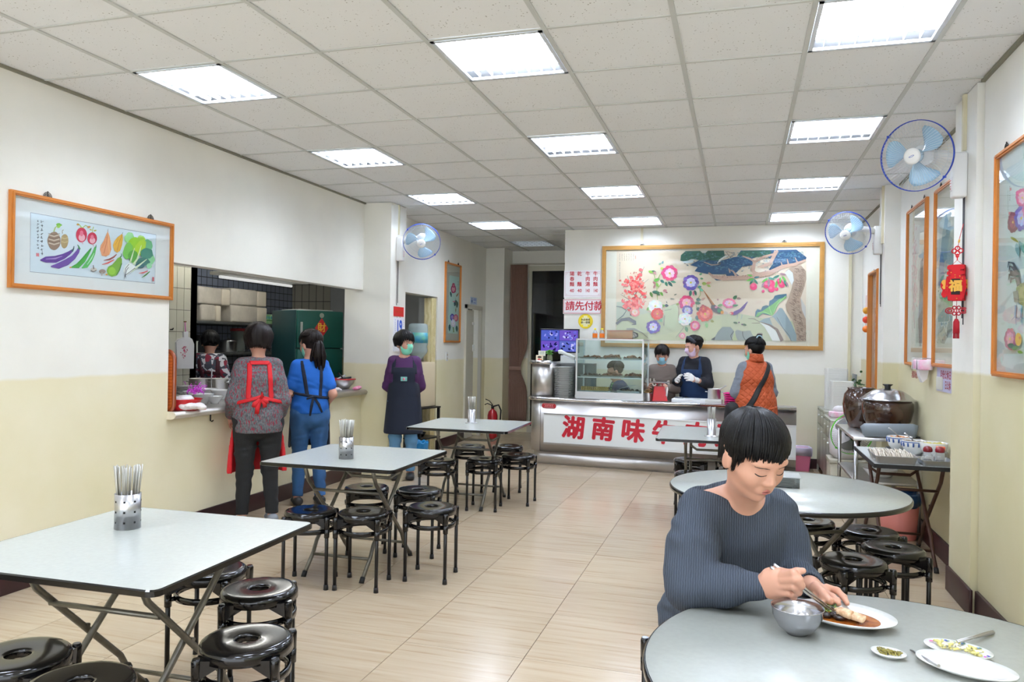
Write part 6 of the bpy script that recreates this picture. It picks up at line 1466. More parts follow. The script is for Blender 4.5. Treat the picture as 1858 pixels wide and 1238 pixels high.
# --- vegetables painting on the left wall (outlines traced in the 1837-wide crop of the photograph)
OV = Vector((XL, 3.905, 1.983))
def veg(a):
    P_ = PA(a, 0, 320, 460/1837, {'x': XL+.007}, OV, (0, 1, 0))
    P_.poly([(222, 263), (1132, 424), (1122, 777), (218, 692)], (216, 226, 232))
    P_.stroke([(222, 263), (1132, 424), (1122, 777), (218, 692), (222, 263)], 3, (120, 120, 130))
    for (x, y, n, s) in ((303, 325, 9, 24), (275, 320, 9, 20)): P_.script(x, y+5, n, s, (40, 40, 50))
    P_.poly([(262, 556), (284, 558), (284, 582), (262, 580)], (214, 120, 130))
    # taro
    P_.oval(468, 470, 28, 52, (176, 150, 104), .05, 20, .06); P_.oval(392, 468, 48, 66, (150, 122, 104), 0, 22, .06)
    for dy in (-38, -8, 20): P_.stroke([(352, 462+dy), (392, 474+dy), (432, 462+dy)], 10, (206, 186, 166)); P_.stroke([(350, 452+dy), (392, 463+dy), (434, 452+dy)], 3, (96, 74, 60))
    for dy in (-20, 8): P_.stroke([(446, 465+dy), (468, 472+dy), (492, 465+dy)], 5, (210, 190, 140))
    P_.stroke([(390, 402), (400, 372), (424, 352)], [10, 8, 4], (176, 186, 110)); P_.leaf(405, 350, 46, 26, .1, (120, 180, 70)); P_.leaf(412, 372, 34, 20, -.5, (150, 196, 80)); P_.stroke([(452, 416), (450, 396), (460, 388)], 4, (150, 130, 90))
    # radishes
    for (x, y, a_, b_) in ((590, 425, 40, 54), (667, 450, 35, 44)):
        P_.oval(x, y, a_, b_, (196, 40, 70), 0, 22); P_.oval(x+2, y+b_*.35, a_*.6, b_*.5, (236, 180, 190), 0, 16); P_.oval(x, y-b_*.2, a_*.35, b_*.4, (226, 120, 140), 0, 12); P_.stroke([(x+4, y+b_-4), (x+10, y+b_+14)], [8, 2], (226, 150, 160))
    P_.stroke([(592, 374), (575, 352), (560, 342)], 6, (170, 190, 80)); P_.stroke([(596, 374), (618, 356), (640, 366)], 6, (170, 190, 80)); P_.leaf(552, 348, 24, 14, .2, (190, 140, 60)); P_.leaf(630, 372, 28, 16, -.3, (196, 130, 70)); P_.stroke([(668, 408), (670, 386), (676, 366)], 5, (170, 190, 80)); P_.leaf(676, 396, 24, 12, -.2, (190, 180, 70)); P_.leaf(664, 392, 20, 10, 3.6, (190, 180, 70))
    # aubergines, cucumbers
    P_.stroke([(290, 608), (330, 604), (400, 602), (460, 580), (500, 556), (524, 536)], [8, 44, 50, 38, 26, 16], (96, 56, 140)); P_.stroke([(330, 600), (400, 596), (450, 578)], [4, 12, 4], (168, 140, 196)); P_.stroke([(520, 544), (532, 524), (534, 506)], [16, 8, 5], (50, 90, 90))
    P_.stroke([(366, 654), (420, 650), (480, 624), (530, 588), (560, 548), (572, 520)], [8, 42, 46, 34, 26, 16], (106, 70, 150)); P_.stroke([(575, 530), (566, 504), (558, 496)], [16, 8, 4], (60, 130, 80))
    P_.stroke([(512, 660), (560, 650), (600, 610), (630, 566), (655, 528)], [6, 36, 34, 24, 12], (60, 150, 50)); P_.stroke([(652, 534), (660, 518)], [10, 4], (40, 110, 60)); P_.oval(508, 660, 8, 5, (230, 150, 60))
    P_.stroke([(590, 666), (620, 650), (650, 610), (676, 560), (690, 512)], [5, 34, 32, 24, 14], (80, 170, 80)); P_.stroke([(630, 640), (660, 596), (680, 556)], [3, 8, 3], (190, 226, 190)); P_.stroke([(692, 516), (694, 496)], [9, 3], (40, 130, 70))
    # bamboo shoots, chillies, mushrooms
    P_.poly([(735, 576), (722, 530), (728, 500), (748, 470), (764, 430), (778, 398), (790, 430), (800, 480), (804, 530), (790, 568), (765, 582)], (222, 150, 104)); P_.stroke([(750, 560), (770, 480), (778, 410)], 4, (180, 100, 60)); P_.stroke([(790, 560), (784, 480), (778, 410)], 4, (236, 180, 120)); P_.stroke([(735, 520), (760, 470)], 3, (190, 120, 70))
    P_.poly([(826, 540), (816, 500), (826, 470), (850, 440), (884, 416), (888, 450), (882, 500), (868, 540), (846, 554)], (222, 168, 60)); P_.stroke([(846, 540), (860, 480), (884, 424)], 4, (190, 120, 50)); P_.stroke([(830, 500), (852, 460)], 3, (190, 130, 50)); P_.stroke([(778, 400), (780, 380)], [4, 1], (120, 80, 70)); P_.stroke([(884, 416), (888, 404)], [4, 1], (90, 100, 60))
    P_.stroke([(748, 610), (790, 602), (820, 586), (842, 566)], [3, 13, 12, 6], (160, 80, 70)); P_.stroke([(735, 640), (780, 628), (824, 604)], [3, 11, 6], (226, 90, 80))
    P_.oval(675, 676, 24, 14, (216, 206, 196)); P_.stroke([(655, 684), (675, 692), (696, 682)], 5, (100, 84, 80)); P_.stroke([(676, 672), (672, 644)], [8, 5], (120, 100, 96)); P_.oval(738, 690, 25, 16, (150, 130, 120)); P_.stroke([(736, 696), (734, 722)], [9, 6], (190, 180, 170))
    # gourd
    P_.poly([(868, 584), (880, 600), (880, 630), (866, 656), (858, 690), (838, 720), (806, 728), (778, 712), (768, 684), (780, 656), (810, 640), (834, 612), (850, 592)], (120, 166, 50)); P_.oval(808, 686, 26, 28, (150, 196, 60)); P_.stroke([(840, 716), (862, 680), (878, 630)], 8, (60, 120, 50)); P_.stroke([(868, 588), (878, 574), (874, 560)], [10, 6, 4], (50, 120, 80)); P_.oval(768, 712, 8, 5, (240, 160, 60))
    # pak choi
    for (x, y, a_, b_, c, r) in ((934, 446, 34, 40, (150, 210, 130), .3), (1020, 470, 34, 42, (160, 200, 40), 0), (1064, 505, 36, 48, (110, 180, 130), 0), (1086, 600, 32, 40, (140, 206, 150), 0), (970, 500, 50, 60, (150, 196, 40), .3), (922, 540, 34, 60, (120, 186, 80), .2), (1010, 520, 34, 66, (176, 206, 50), .5), (960, 580, 36, 46, (90, 160, 60), 0), (1060, 560, 46, 40, (70, 140, 120), 0), (1030, 620, 50, 32, (60, 120, 110), 0), (1076, 650, 20, 20, (150, 210, 160), 0), (1010, 648, 34, 20, (50, 100, 110), 0)): P_.oval(x, y, a_, b_, c, r, 18, .16)
    for q in ([(920, 680), (940, 620), (970, 520)], [(930, 684), (990, 600), (1020, 500)], [(940, 690), (1010, 640), (1060, 600)]): P_.stroke(q, [22, 12, 4], (214, 226, 190))
    P_.poly([(888, 686), (900, 650), (930, 626), (960, 640), (980, 660), (940, 700), (905, 722)], (240, 242, 238))
    for q in ([(900, 714), (904, 670), (930, 636)], [(904, 716), (940, 690), (974, 664)], [(904, 716), (912, 680), (926, 660)]): P_.stroke(q, 4, (90, 90, 96))
    for d in (-8, 0, 8): P_.stroke([(902, 712), (902+d, 742)], [5, 1], (70, 70, 76))
    P_.stroke([(1000, 702), (1030, 700), (1066, 686)], [2, 9, 5], (222, 80, 80)); P_.stroke([(1020, 736), (1050, 716), (1080, 690)], [2, 10, 6], (70, 140, 50)); P_.poly([(1098, 730), (1112, 732), (1112, 762), (1098, 760)], (206, 110, 120))
picture('vegetable_painting', 'orange-framed painting of vegetables with dark calligraphy on the left wall', OV, (0, 1, 0), 1.275, .545, ORWOOD, veg, mount=(232, 232, 230))
# --- big flower and pine mural on the back wall
OM = Vector((-.378, YB, 2.055))
def mural(a):
    B = PA(a, 1000, 400, 520/1858, {'y': YB-.007}, OM, (1, 0, 0)); A_ = PA(a, 1100, 450, 200/1303, {'y': YB-.007}, OM, (1, 0, 0)); C_ = PA(a, 1290, 440, 210/1300, {'y': YB-.007}, OM, (1, 0, 0))
    B.poly([(425, 200), (1656, 186), (1652, 786), (418, 776)], (228, 208, 184))
    B.poly([(430, 560), (640, 600), (900, 640), (1200, 600), (1400, 640), (1652, 660), (1652, 786), (418, 776)], (204, 206, 170)); B.poly([(424, 530), (520, 520), (640, 600), (420, 640)], (196, 200, 180)); B.poly([(640, 760), (900, 700), (1100, 640), (1100, 776), (640, 776)], (212, 212, 172))
    for k in range(7): A_.script(322-27*k, 75, 5, 14, (110, 96, 90))
    A_.script(160, 170, 11, 16, (90, 80, 80)); A_.poly([(150, 376), (178, 376), (178, 398), (150, 398)], (222, 120, 100)); A_.poly([(340, 90), (352, 90), (352, 130), (340, 130)], (230, 170, 150))
    # plum tree
    for q, w in (([(335, 650), (340, 560), (300, 520), (250, 500)], 14), ([(335, 640), (350, 540), (400, 430), (440, 380)], 12), ([(280, 720), (300, 640), (250, 600), (170, 550)], 9), ([(370, 700), (350, 640), (420, 560), (480, 520)], 9), ([(300, 500), (270, 400), (250, 330)], 6), ([(380, 440), (400, 340), (450, 220)], 6), ([(440, 420), (500, 370)], 5), ([(360, 800), (370, 700), (360, 640)], 16), ([(290, 800), (290, 700), (310, 620)], 16)): A_.stroke(q, [w, w*.8, w*.6][:len(q)]+[w*.4]*(len(q)-3) if len(q) > 2 else w*.6, (84, 84, 88))
    rd = random.Random(11)
    b0 = a.k
    for k in range(150):
        cx, cy = (340, 470) if k % 2 else (320, 650); x, y = rd.gauss(cx, 62), rd.gauss(cy, 60 if k % 2 else 50)
        if y > 790 or x > 500 or x < 180: continue
        c = rd.choice([(236, 80, 84), (240, 110, 110), (220, 50, 60), (244, 140, 130)])
        for j in range(5): t = 2*PI*j/5; A_.oval(x+8*math.cos(t), y+8*math.sin(t), 9, 9, c, 0, 7)
        A_.oval(x, y, 3, 3, (240, 200, 100), 0, 5)
    for k in range(60):
        t = rd.uniform(0, 6.3); A_.oval(330+150*math.cos(t)*rd.uniform(.7, 1.05), 540+240*math.sin(t)*rd.uniform(.7, 1.05), 6, 6, rd.choice([(226, 90, 90), (214, 60, 70), (190, 80, 90)]), 0, 6)
    a.lay = None; A_.oval(410, 260, 26, 20, (240, 120, 120), 0, 9, .4); A_.oval(400, 316, 24, 24, (240, 100, 100), 0, 9, .4)
    # rocks and stump left
    A_.stroke([(120, 900), (180, 850), (270, 840), (340, 880), (350, 900), (300, 910)], [30, 34, 40, 40, 20, 6], (110, 112, 116)); A_.stroke([(125, 860), (200, 800), (240, 740), (180, 700), (120, 690)], [10, 12, 8, 12, 10], (104, 116, 110)); A_.stroke([(240, 960), (330, 960), (420, 1000), (500, 1070)], [20, 26, 10, 4], (160, 158, 150)); A_.oval(320, 1030, 60, 40, (110, 110, 108), 0, 16, .2); A_.oval(320, 1034, 42, 26, (190, 188, 180), 0, 14, .2); A_.stroke([(290, 1040), (330, 1020), (350, 1060)], 6, (90, 90, 88))
    A_.poly([(690, 720), (760, 680), (830, 665), (850, 720), (850, 850), (800, 950), (700, 960), (680, 860)], (206, 212, 176)); A_.stroke([(690, 740), (760, 730), (770, 720)], 6, (150, 150, 130)); A_.stroke([(690, 800), (680, 920)], 14, (176, 170, 150)); A_.stroke([(860, 880), (920, 940), (820, 1060)], [8, 12, 6], (176, 176, 150)); A_.stroke([(770, 680), (830, 660), (858, 720), (858, 840)], 4, (130, 134, 116))
    # stems and leaves
    for q in ([(605, 620), (600, 500), (590, 400), (640, 310), (700, 300)], [(590, 400), (560, 300), (530, 280)], [(605, 480), (650, 420)], [(1070, 740), (1060, 640), (1110, 560), (1110, 480), (1090, 430)], [(1100, 620), (1170, 590)], [(1110, 520), (1100, 470)]): A_.stroke(q, 7, (150, 180, 90))
    for (x, y, l, w, r, c) in ((530, 280, 60, 34, .1, (50, 110, 90)), (500, 275, 60, 30, .3, (140, 190, 70)), (560, 280, 50, 30, .9, (196, 140, 140)), (620, 200, 40, 26, -.6, (150, 180, 150)), (660, 190, 40, 24, -1.2, (110, 150, 150)), (640, 240, 40, 30, .2, (200, 210, 90)), (560, 390, 80, 36, -.3, (90, 160, 60)), (550, 400, 50, 26, .7, (190, 120, 120)), (640, 380, 60, 34, .6, (50, 120, 110)), (590, 410, 60, 30, 1.1, (130, 180, 70)), (700, 400, 60, 34, 1.2, (50, 120, 90)), (730, 400, 80, 36, .8, (40, 100, 90)), (760, 390, 70, 30, .3, (60, 130, 100)), (540, 520, 100, 40, .1, (50, 100, 80)), (520, 520, 70, 34, 1.2, (110, 150, 80)), (590, 510, 70, 36, .9, (60, 110, 80)), (640, 520, 60, 30, 1.0, (110, 170, 70)), (560, 480, 50, 24, -1.2, (176, 110, 110)), (670, 510, 50, 34, -.2, (200, 130, 130)), (700, 520, 30, 20, .4, (180, 110, 120)), (520, 700, 60, 34, 2.4, (120, 170, 70)), (650, 690, 50, 34, -.2, (130, 180, 80)), (690, 680, 50, 36, .1, (60, 80, 90)), (620, 840, 60, 40, .6, (140, 190, 150)), (560, 950, 60, 30, 1.3, (120, 140, 170)), (480, 930, 50, 30, 1.0, (110, 150, 130)), (1000, 500, 80, 34, 1.7, (40, 110, 90)), (1040, 500, 70, 34, 1.2, (50, 120, 100)), (1030, 510, 60, 22, 1.5, (210, 90, 120)), (1100, 480, 60, 34, .6, (80, 160, 110)), (1080, 470, 50, 30, -.3, (40, 120, 110)), (1130, 420, 60, 40, .1, (170, 190, 90)), (1180, 420, 60, 30, -.2, (216, 150, 130)), (1190, 440, 50, 26, .4, (170, 190, 90)), (1060, 610, 60, 40, .1, (50, 100, 90)), (1050, 650, 70, 36, .1, (60, 110, 80)), (1120, 620, 60, 30, -.5, (196, 150, 130)), (1080, 700, 50, 40, 1.3, (60, 90, 80)), (900, 690, 50, 40, .2, (60, 110, 130)), (860, 660, 40, 26, 2.8, (160, 170, 70)), (860, 880, 60, 40, .2, (90, 140, 120)), (990, 880, 60, 40, 1.3, (90, 130, 120)), (940, 930, 70, 40, 1.3, (110, 150, 110)), (1180, 880, 70, 40, 1.4, (150, 200, 130)), (1230, 860, 50, 34, .3, (170, 170, 90)), (1070, 800, 60, 50, 1.4, (110, 140, 140)), (1100, 320, 40, 24, -.5, (110, 170, 120)), (1110, 360, 40, 24, .2, (110, 170, 120)), (800, 560, 40, 12, -.4, (90, 110, 90)), (750, 600, 60, 14, .1, (120, 120, 100)), (710, 630, 30, 10, 1.2, (80, 90, 80))): A_.leaf(x, y, l, w, r, c)
    # peonies
    A_.peony(750, 300, 98, (222, 70, 120), (250, 200, 214)); A_.peony(1000, 410, 98, (100, 74, 160), (220, 210, 240)); A_.peony(580, 690, 84, (244, 246, 240), (250, 250, 244)); A_.peony(604, 780, 76, (222, 70, 66), (226, 110, 96)); A_.peony(556, 935, 84, (120, 96, 176), (226, 218, 240))
    A_.peony(950, 650, 92, (214, 60, 110), (246, 180, 196)); A_.peony(960, 740, 66, (110, 90, 160), (200, 190, 220)); A_.peony(930, 840, 82, (238, 240, 236), (250, 250, 244)); A_.peony(1050, 920, 62, (224, 80, 130), (246, 170, 190)); A_.peony(1170, 780, 98, (226, 96, 84), (240, 140, 120)); A_.peony(1150, 720, 50, (190, 50, 60), (210, 80, 80), n=7)
    A_.peony(900, 1040, 40, (236, 150, 170), (246, 200, 210)); A_.peony(340, 760, 60, (240, 150, 140), (250, 210, 200))
    # pheasants
    A_.poly([(1142, 495), (1160, 510), (1290, 680), (1262, 700)], (186, 116, 50)); A_.poly([(1142, 495), (1150, 506), (1278, 690), (1250, 690)], (140, 84, 40))
    C_.poly([(0, 712), (40, 700), (100, 740), (140, 770), (140, 800), (90, 804), (30, 780), (0, 750)], (90, 80, 90)); C_.oval(96, 766, 26, 24, (50, 140, 100)); C_.oval(126, 786, 18, 20, (230, 160, 60)); C_.oval(168, 792, 26, 16, (206, 190, 176), .3); C_.oval(58, 728, 16, 12, (230, 140, 170))
    C_.poly([(408, 664), (414, 670), (376, 742), (350, 770), (290, 812), (250, 820), (240, 796), (260, 776), (320, 750)], (110, 80, 146)); C_.oval(232, 798, 22, 16, (220, 70, 90)); C_.oval(222, 800, 9, 8, (240, 220, 190)); C_.stroke([(330, 760), (380, 740)], [14, 3], (90, 70, 120))
    for x in (300, 350): C_.stroke([(x, 812), (x-6, 850), (x-14, 862)], 4, (140, 160, 190))
    for (x, y) in ((275, 904), (375, 926)): C_.oval(x, y, 24, 12, (80, 110, 70), .2); C_.oval(x-26 if x > 300 else x+40, y-4, 9, 8, (110, 70, 110)); C_.stroke([(x, y+10), (x+8, y+40)], 3, (170, 150, 130)); C_.stroke([(x+30, y), (x+32, y+34)], 3, (170, 150, 130))
    C_.peony(205, 684, 60, (232, 110, 150), (250, 206, 220), fx=1.3); C_.leaf(130, 700, 60, 30, 2.9, (110, 160, 90)); C_.leaf(250, 640, 60, 40, -.8, (60, 110, 70)); C_.leaf(290, 630, 50, 30, .1, (160, 130, 120)); C_.leaf(240, 712, 70, 26, -.1, (60, 120, 80)); C_.leaf(90, 650, 30, 20, 3.6, (190, 140, 130))
    # pine
    DB, DG = (40, 80, 116), (50, 98, 80)
    B.poly([(838, 262), (842, 226), (872, 200), (1120, 196), (1126, 230), (1100, 262), (1060, 268), (960, 258), (910, 250), (870, 270)], DG)
    B.poly([(900, 290), (960, 258), (1100, 262), (1180, 240), (1240, 230), (1300, 250), (1310, 290), (1240, 300), (1200, 340), (1120, 350), (1060, 350), (1010, 348), (930, 330), (950, 304)], DB)
    B.poly([(1206, 230), (1230, 196), (1590, 190), (1656, 240), (1650, 256), (1560, 280), (1480, 300), (1440, 330), (1410, 320), (1440, 280), (1420, 250), (1380, 220), (1300, 250), (1240, 240)], DB); B.poly([(1210, 222), (1240, 198), (1420, 194), (1430, 220), (1360, 236), (1290, 240)], DG); B.poly([(1054, 376), (1080, 362), (1116, 370), (1110, 388), (1070, 390)], DB); B.poly([(1130, 340), (1180, 330), (1220, 360), (1170, 370), (1140, 366)], DB)
    a.lay = a.k+1
    for k in range(620):
        x, y = rd.uniform(860, 1640), rd.uniform(204, 330); 
        if (y > 270 and x > 1480) or (x < 1020 and y > 300): continue
        B.stroke([(x-5, y+3), (x, y-2), (x+5, y+3)], 2.4, rd.choice([(16, 40, 70), (120, 160, 176), (100, 146, 150)]))
    a.lay = None; B.poly([(964, 196), (1020, 194), (1000, 212), (980, 212)], (226, 226, 220)); B.poly([(846, 268), (890, 262), (926, 250), (920, 274), (880, 280)], (214, 226, 226))
    BR = (196, 160, 140)
    for q, w in (([(1020, 340), (1050, 366), (1120, 376), (1240, 372), (1330, 360), (1420, 340), (1500, 300), (1580, 286), (1650, 258)], [10, 20, 30, 26, 34, 32, 24, 20, 12]), ([(1330, 350), (1306, 320), (1320, 270), (1380, 236), (1440, 220), (1470, 196)], [34, 30, 20, 16, 12, 18]), ([(1240, 232), (1290, 250), (1320, 268)], [6, 12, 14]), ([(990, 270), (1040, 290), (1090, 286)], [4, 8, 5]), ([(1160, 340), (1150, 310)], [10, 3]), ([(1200, 360), (1180, 330), (1150, 320)], [14, 10, 4]), ([(1500, 300), (1490, 270)], [12, 4]), ([(1540, 292), (1530, 250)], [12, 4]), ([(1600, 280), (1580, 240)], [12, 4]), ([(1340, 310), (1420, 280), (1460, 200)], [20, 22, 26])): B.stroke(q, w, BR)
    B.oval(1350, 322, 30, 16, (228, 212, 190), 0)
    for k in range(60): x = rd.uniform(1040, 1480); B.oval(x, 364+rd.uniform(-8, 8)-max(0, x-1400)*.4, 3, 2, (150, 110, 96), 0, 5)
    B.poly([(1520, 330), (1560, 300), (1620, 292), (1652, 330), (1654, 380), (1640, 440), (1618, 500), (1622, 560), (1650, 620), (1652, 784), (1590, 784), (1580, 700), (1560, 640), (1530, 590), (1520, 550), (1540, 500), (1560, 440), (1570, 390)], (176, 150, 130))
    B.poly([(1514, 340), (1540, 318), (1566, 340), (1574, 390), (1560, 420), (1540, 380)], (216, 214, 212)); B.poly([(1616, 500), (1650, 560), (1650, 640), (1625, 580)], (206, 200, 194))
    a.lay = a.k+1
    for k in range(260):
        y = rd.uniform(310, 780); c = float(np.interp(y, [300, 400, 470, 540, 620, 700, 784], [1606, 1612, 1592, 1574, 1594, 1618, 1622])); x = c+rd.uniform(-28, 28)
        B.stroke([(x-6, y-5), (x+6, y-4), (x+7, y+5)], 2, (118, 92, 78))
    a.lay = None
    # peaches
    for (x, y, r) in ((478, 498, 40), (632, 474, 44), (676, 466, 42), (680, 524, 38), (770, 440, 34), (796, 474, 36), (586, 548, 17), (738, 526, 20)): C_.oval(x, y, r, r, (222, 58, 110), 0, 18); C_.oval(x-r*.25, y-r*.3, r*.5, r*.45, (236, 110, 140), 0, 12)
    for (x, y, l, r) in ((480, 410, 80, .9), (480, 410, 80, 2.2), (480, 405, 90, 2.8), (480, 400, 70, -.2), (470, 380, 70, 3.4), (640, 400, 90, 2.5), (650, 410, 100, 1.6), (640, 396, 80, .3), (600, 440, 80, 2.0), (780, 390, 80, 1.6), (770, 370, 90, 2.7), (800, 380, 80, .9), (820, 420, 90, 1.2), (740, 430, 90, 1.7), (770, 350, 80, .2), (840, 440, 70, 1.1)): C_.leaf(x, y, l, l*.3, r, rd.choice([(60, 130, 110), (110, 180, 80), (50, 110, 120), (170, 130, 140)]))
    # lotus leaf, rocks, water
    C_.poly([(494, 834), (500, 780), (520, 750), (560, 760), (580, 720), (620, 706), (650, 712), (656, 660), (700, 634), (716, 600), (760, 588), (850, 578), (848, 620), (760, 680), (720, 760), (690, 826), (640, 816), (580, 800), (530, 840)], (70, 110, 130)); C_.poly([(498, 836), (520, 796), (580, 770), (640, 730), (700, 690), (760, 640), (846, 606), (848, 620), (760, 690), (724, 770), (690, 826), (640, 806), (580, 792), (530, 836)], (120, 176, 100))
    for q in ([(690, 826), (600, 780), (520, 790)], [(690, 826), (660, 750), (650, 714)], [(690, 826), (740, 700), (840, 600)]): C_.stroke(q, 4, (190, 220, 150))
    C_.poly([(540, 890), (600, 856), (680, 840), (740, 780), (770, 736), (800, 740), (900, 900), (960, 1040), (960, 1110), (820, 1108), (760, 1000), (700, 950), (620, 920)], (150, 166, 170)); C_.poly([(660, 850), (700, 840), (800, 960), (900, 1108), (820, 1108), (760, 1000), (690, 930)], (206, 194, 170)); C_.poly([(740, 780), (770, 736), (800, 740), (900, 900), (960, 1040), (950, 1108), (900, 1080), (800, 920)], (140, 158, 164)); C_.stroke([(740, 840), (800, 950), (880, 1050), (900, 1108)], 5, (90, 84, 80))
    C_.poly([(548, 900), (620, 920), (700, 960), (760, 1040), (790, 1108), (690, 1108), (650, 1030), (600, 950)], (240, 238, 232)); C_.stroke([(560, 896), (660, 930), (740, 980), (800, 1108)], [6, 18, 30, 40], (130, 104, 90)); C_.stroke([(420, 856), (480, 858), (550, 896)], 5, (110, 80, 60)); C_.stroke([(460, 908), (550, 906)], 5, (110, 80, 60))
    C_.poly([(0, 1100), (40, 1070), (80, 1000), (130, 950), (220, 950), (260, 1000), (230, 1100)], (150, 160, 156)); C_.poly([(0, 1090), (50, 1060), (40, 1100)], (60, 60, 60)); C_.poly([(270, 1000), (300, 980), (350, 1000), (440, 990), (480, 1060), (470, 1100), (290, 1100)], (160, 166, 160)); C_.stroke([(255, 1000), (220, 1050), (240, 1100)], 8, (80, 76, 70)); C_.stroke([(355, 1000), (360, 1060), (390, 1100)], 8, (90, 84, 78)); C_.poly([(260, 1010), (280, 1060), (300, 1100), (244, 1100)], (196, 206, 150)); C_.oval(550, 1036, 34, 20, (150, 130, 120), 0, 12, .1)
    C_.oval(340, 80, 0.1, 0.1, (240, 240, 240)); C_.stroke([(80, 240), (100, 200), (150, 164), (200, 150)], [22, 20, 16, 4], (240, 240, 236)); C_.oval(96, 236, 16, 18, (90, 90, 90)); C_.stroke([(176, 110), (200, 160), (240, 160), (268, 126), (230, 120), (190, 104), (176, 110)], 4, (60, 50, 50))
    for k in range(6): C_.stroke([(500+16*k, 700-6*k), (516+16*k, 656), (530+14*k, 690)], 2, (206, 150, 140))
picture('large_painting', 'huge gold-framed painting of peonies, pine tree and peaches on the back wall', OM, (1, 0, 0), 2.655, 1.29, GOLDWOOD, mural, fw_=.05, depth=.03, mount=(232, 224, 206))
# --- flower scroll in the corridor
def roundn(v): return v
OC = Vector((-3.85, 9.985, 1.98))
def scroll(a):
    P_ = PA(a, 800, 470, 100/728, {'x': -3.843}, OC, (0, 1, 0))
    P_.poly([(112, 215), (240, 240), (225, 990), (92, 980)], (186, 214, 200)); P_.script(228, 305, 6, 18, (60, 70, 80), .6)
    rd = random.Random(31)
    P_.peony(165, 400, 60, (170, 50, 90), (226, 150, 170), fx=.6); P_.peony(166, 350, 34, (180, 60, 90), (200, 90, 120), fx=.6)
    for (x, y, l, w, r, c) in ((125, 430, 80, 24, 1.4, (30, 80, 80)), (200, 540, 90, 40, 1.8, (40, 80, 90)), (215, 560, 90, 30, 1.6, (60, 90, 80)), (200, 500, 60, 20, -1.0, (150, 120, 80)), (150, 560, 40, 20, .2, (220, 140, 150)), (115, 860, 100, 30, 1.6, (30, 80, 80)), (205, 880, 90, 30, 1.5, (40, 90, 80)), (195, 650, 60, 14, 1.6, (140, 130, 90))): P_.leaf(x, y, l, w, r, c)
    P_.stroke([(190, 700), (200, 600), (190, 520)], 4, (140, 140, 90)); P_.peony(148, 770, 50, (80, 66, 150), (150, 130, 200), fx=.6); P_.peony(195, 780, 54, (196, 100, 120), (230, 160, 170), fx=.6); P_.peony(160, 850, 54, (226, 214, 226), (240, 234, 240), fx=.6); P_.stroke([(165, 970), (160, 900)], 14, (120, 140, 80))
picture('flower_scroll', 'narrow orange-framed peony scroll on the corridor wall', OC, (0, 1, 0), .60, 1.10, ORWOOD, scroll, mount=(186, 182, 166))
# --- right wall pictures (U points towards the viewer: from far to near is left to right)
def generic(seed, kind):
    def f(a):
        rd = random.Random(seed)
        if kind == 'blossom':
            w, h = .26, .55; a.poly([(-w, -h*.9), (w, -h*.9), (w, h*.8), (-w, h*.8)], (222, 216, 200))
            a.poly([(.05, -h*.9), (.2, -h*.9), (.23, -.1), (.21, .2), (.12, .18)], (120, 112, 108)); a.poly([(-.02, -h*.9), (.12, -h*.9), (.05, -.2), (-.04, -.1)], (196, 206, 190))
            for k in range(8): a.stroke([(-.05+rd.gauss(0, .03), -.35), (-.12+rd.gauss(0, .05), 0), (-.06+rd.gauss(0, .08), .3)], [.012, .008, .003], (150, 140, 130))
            for k in range(170): x = rd.gauss(-.07, .05); y = rd.gauss(.08, .17); a.oval(x, y, .014, .014, rd.choice([(222, 150, 150), (206, 120, 124), (232, 176, 170)]), 0, 7, .3)
            a.stroke([(-.2, .3), (0.1, .42)], .003, (120, 100, 90))
        if kind == 'landscape':
            w, h = .27, .58; a.poly([(-w, -.50), (w, -.50), (w, .46), (-w, .46)], (196, 196, 176)); a.poly([(-w, -.56), (w, -.56), (w, -.50), (-w, -.50)], (226, 220, 204))
            for (x, y, ww, hh, c) in ((-.05, .05, .3, .42, (120, 140, 130)), (.1, .0, .26, .36, (150, 160, 140)), (-.18, -.05, .16, .26, (80, 104, 130)), (.12, -.2, .3, .2, (176, 150, 120)), (-.1, -.3, .3, .2, (130, 140, 110)), (.15, -.42, .3, .14, (110, 126, 116)), (-.15, -.44, .22, .1, (176, 170, 140))):
                pts = [(x-ww/2, y-hh*.1)]+[(x-ww/2+ww*i/9, y+hh*(.5+.5*math.sin(PI*i/9))*rd.uniform(.8, 1)) for i in range(10)]+[(x+ww/2, y-hh*.1)]; a.poly([(max(-w, min(w, u)), v) for u, v in pts], c)
            for k in range(120): a.oval(rd.uniform(-w*.9, w*.9), rd.uniform(-.48, .05), rd.uniform(.006, .02), rd.uniform(.004, .012), rd.choice([(90, 110, 80), (190, 150, 110), (110, 130, 150), (206, 176, 150), (70, 90, 80)]), 0, 7, .4)
            for k in range(30): x = rd.uniform(-w*.8, w*.8); y = rd.uniform(.0, .4); a.stroke([(x, y), (x+rd.gauss(0, .01), y-.08)], .003, (90, 110, 104))
        if kind == 'narrow':
            w, h = .18, .5; a.poly([(-w, -.28), (w, -.28), (w, .5), (-w, .5)], (206, 206, 200)); a.poly([(-w, -.42), (w, -.42), (w, -.28), (-w, -.28)], (190, 204, 186))
            for k in range(50): x = rd.gauss(0, .07); y = rd.gauss(.05, .16); a.stroke([(x, y), (x+rd.gauss(0, .03), y-.06)], .006, (110, 96, 90))
            for k in range(20): a.oval(rd.gauss(0, .07), rd.gauss(-.15, .05), .012, .012, (40, 40, 40), 0, 7)
            for k in range(20): a.oval(rd.gauss(0, .06), rd.gauss(.2, .05), .012, .012, (206, 150, 140), 0, 7)
    return f
UR = (0, -1, 0)
picture('blossom_painting', 'framed plum blossom painting on the right wall, left of the pair near the tissue holder', (1.37, 6.84, 1.965), UR, .70, 1.30, ORWOOD, generic(2, 'blossom'), mount=(222, 216, 200))
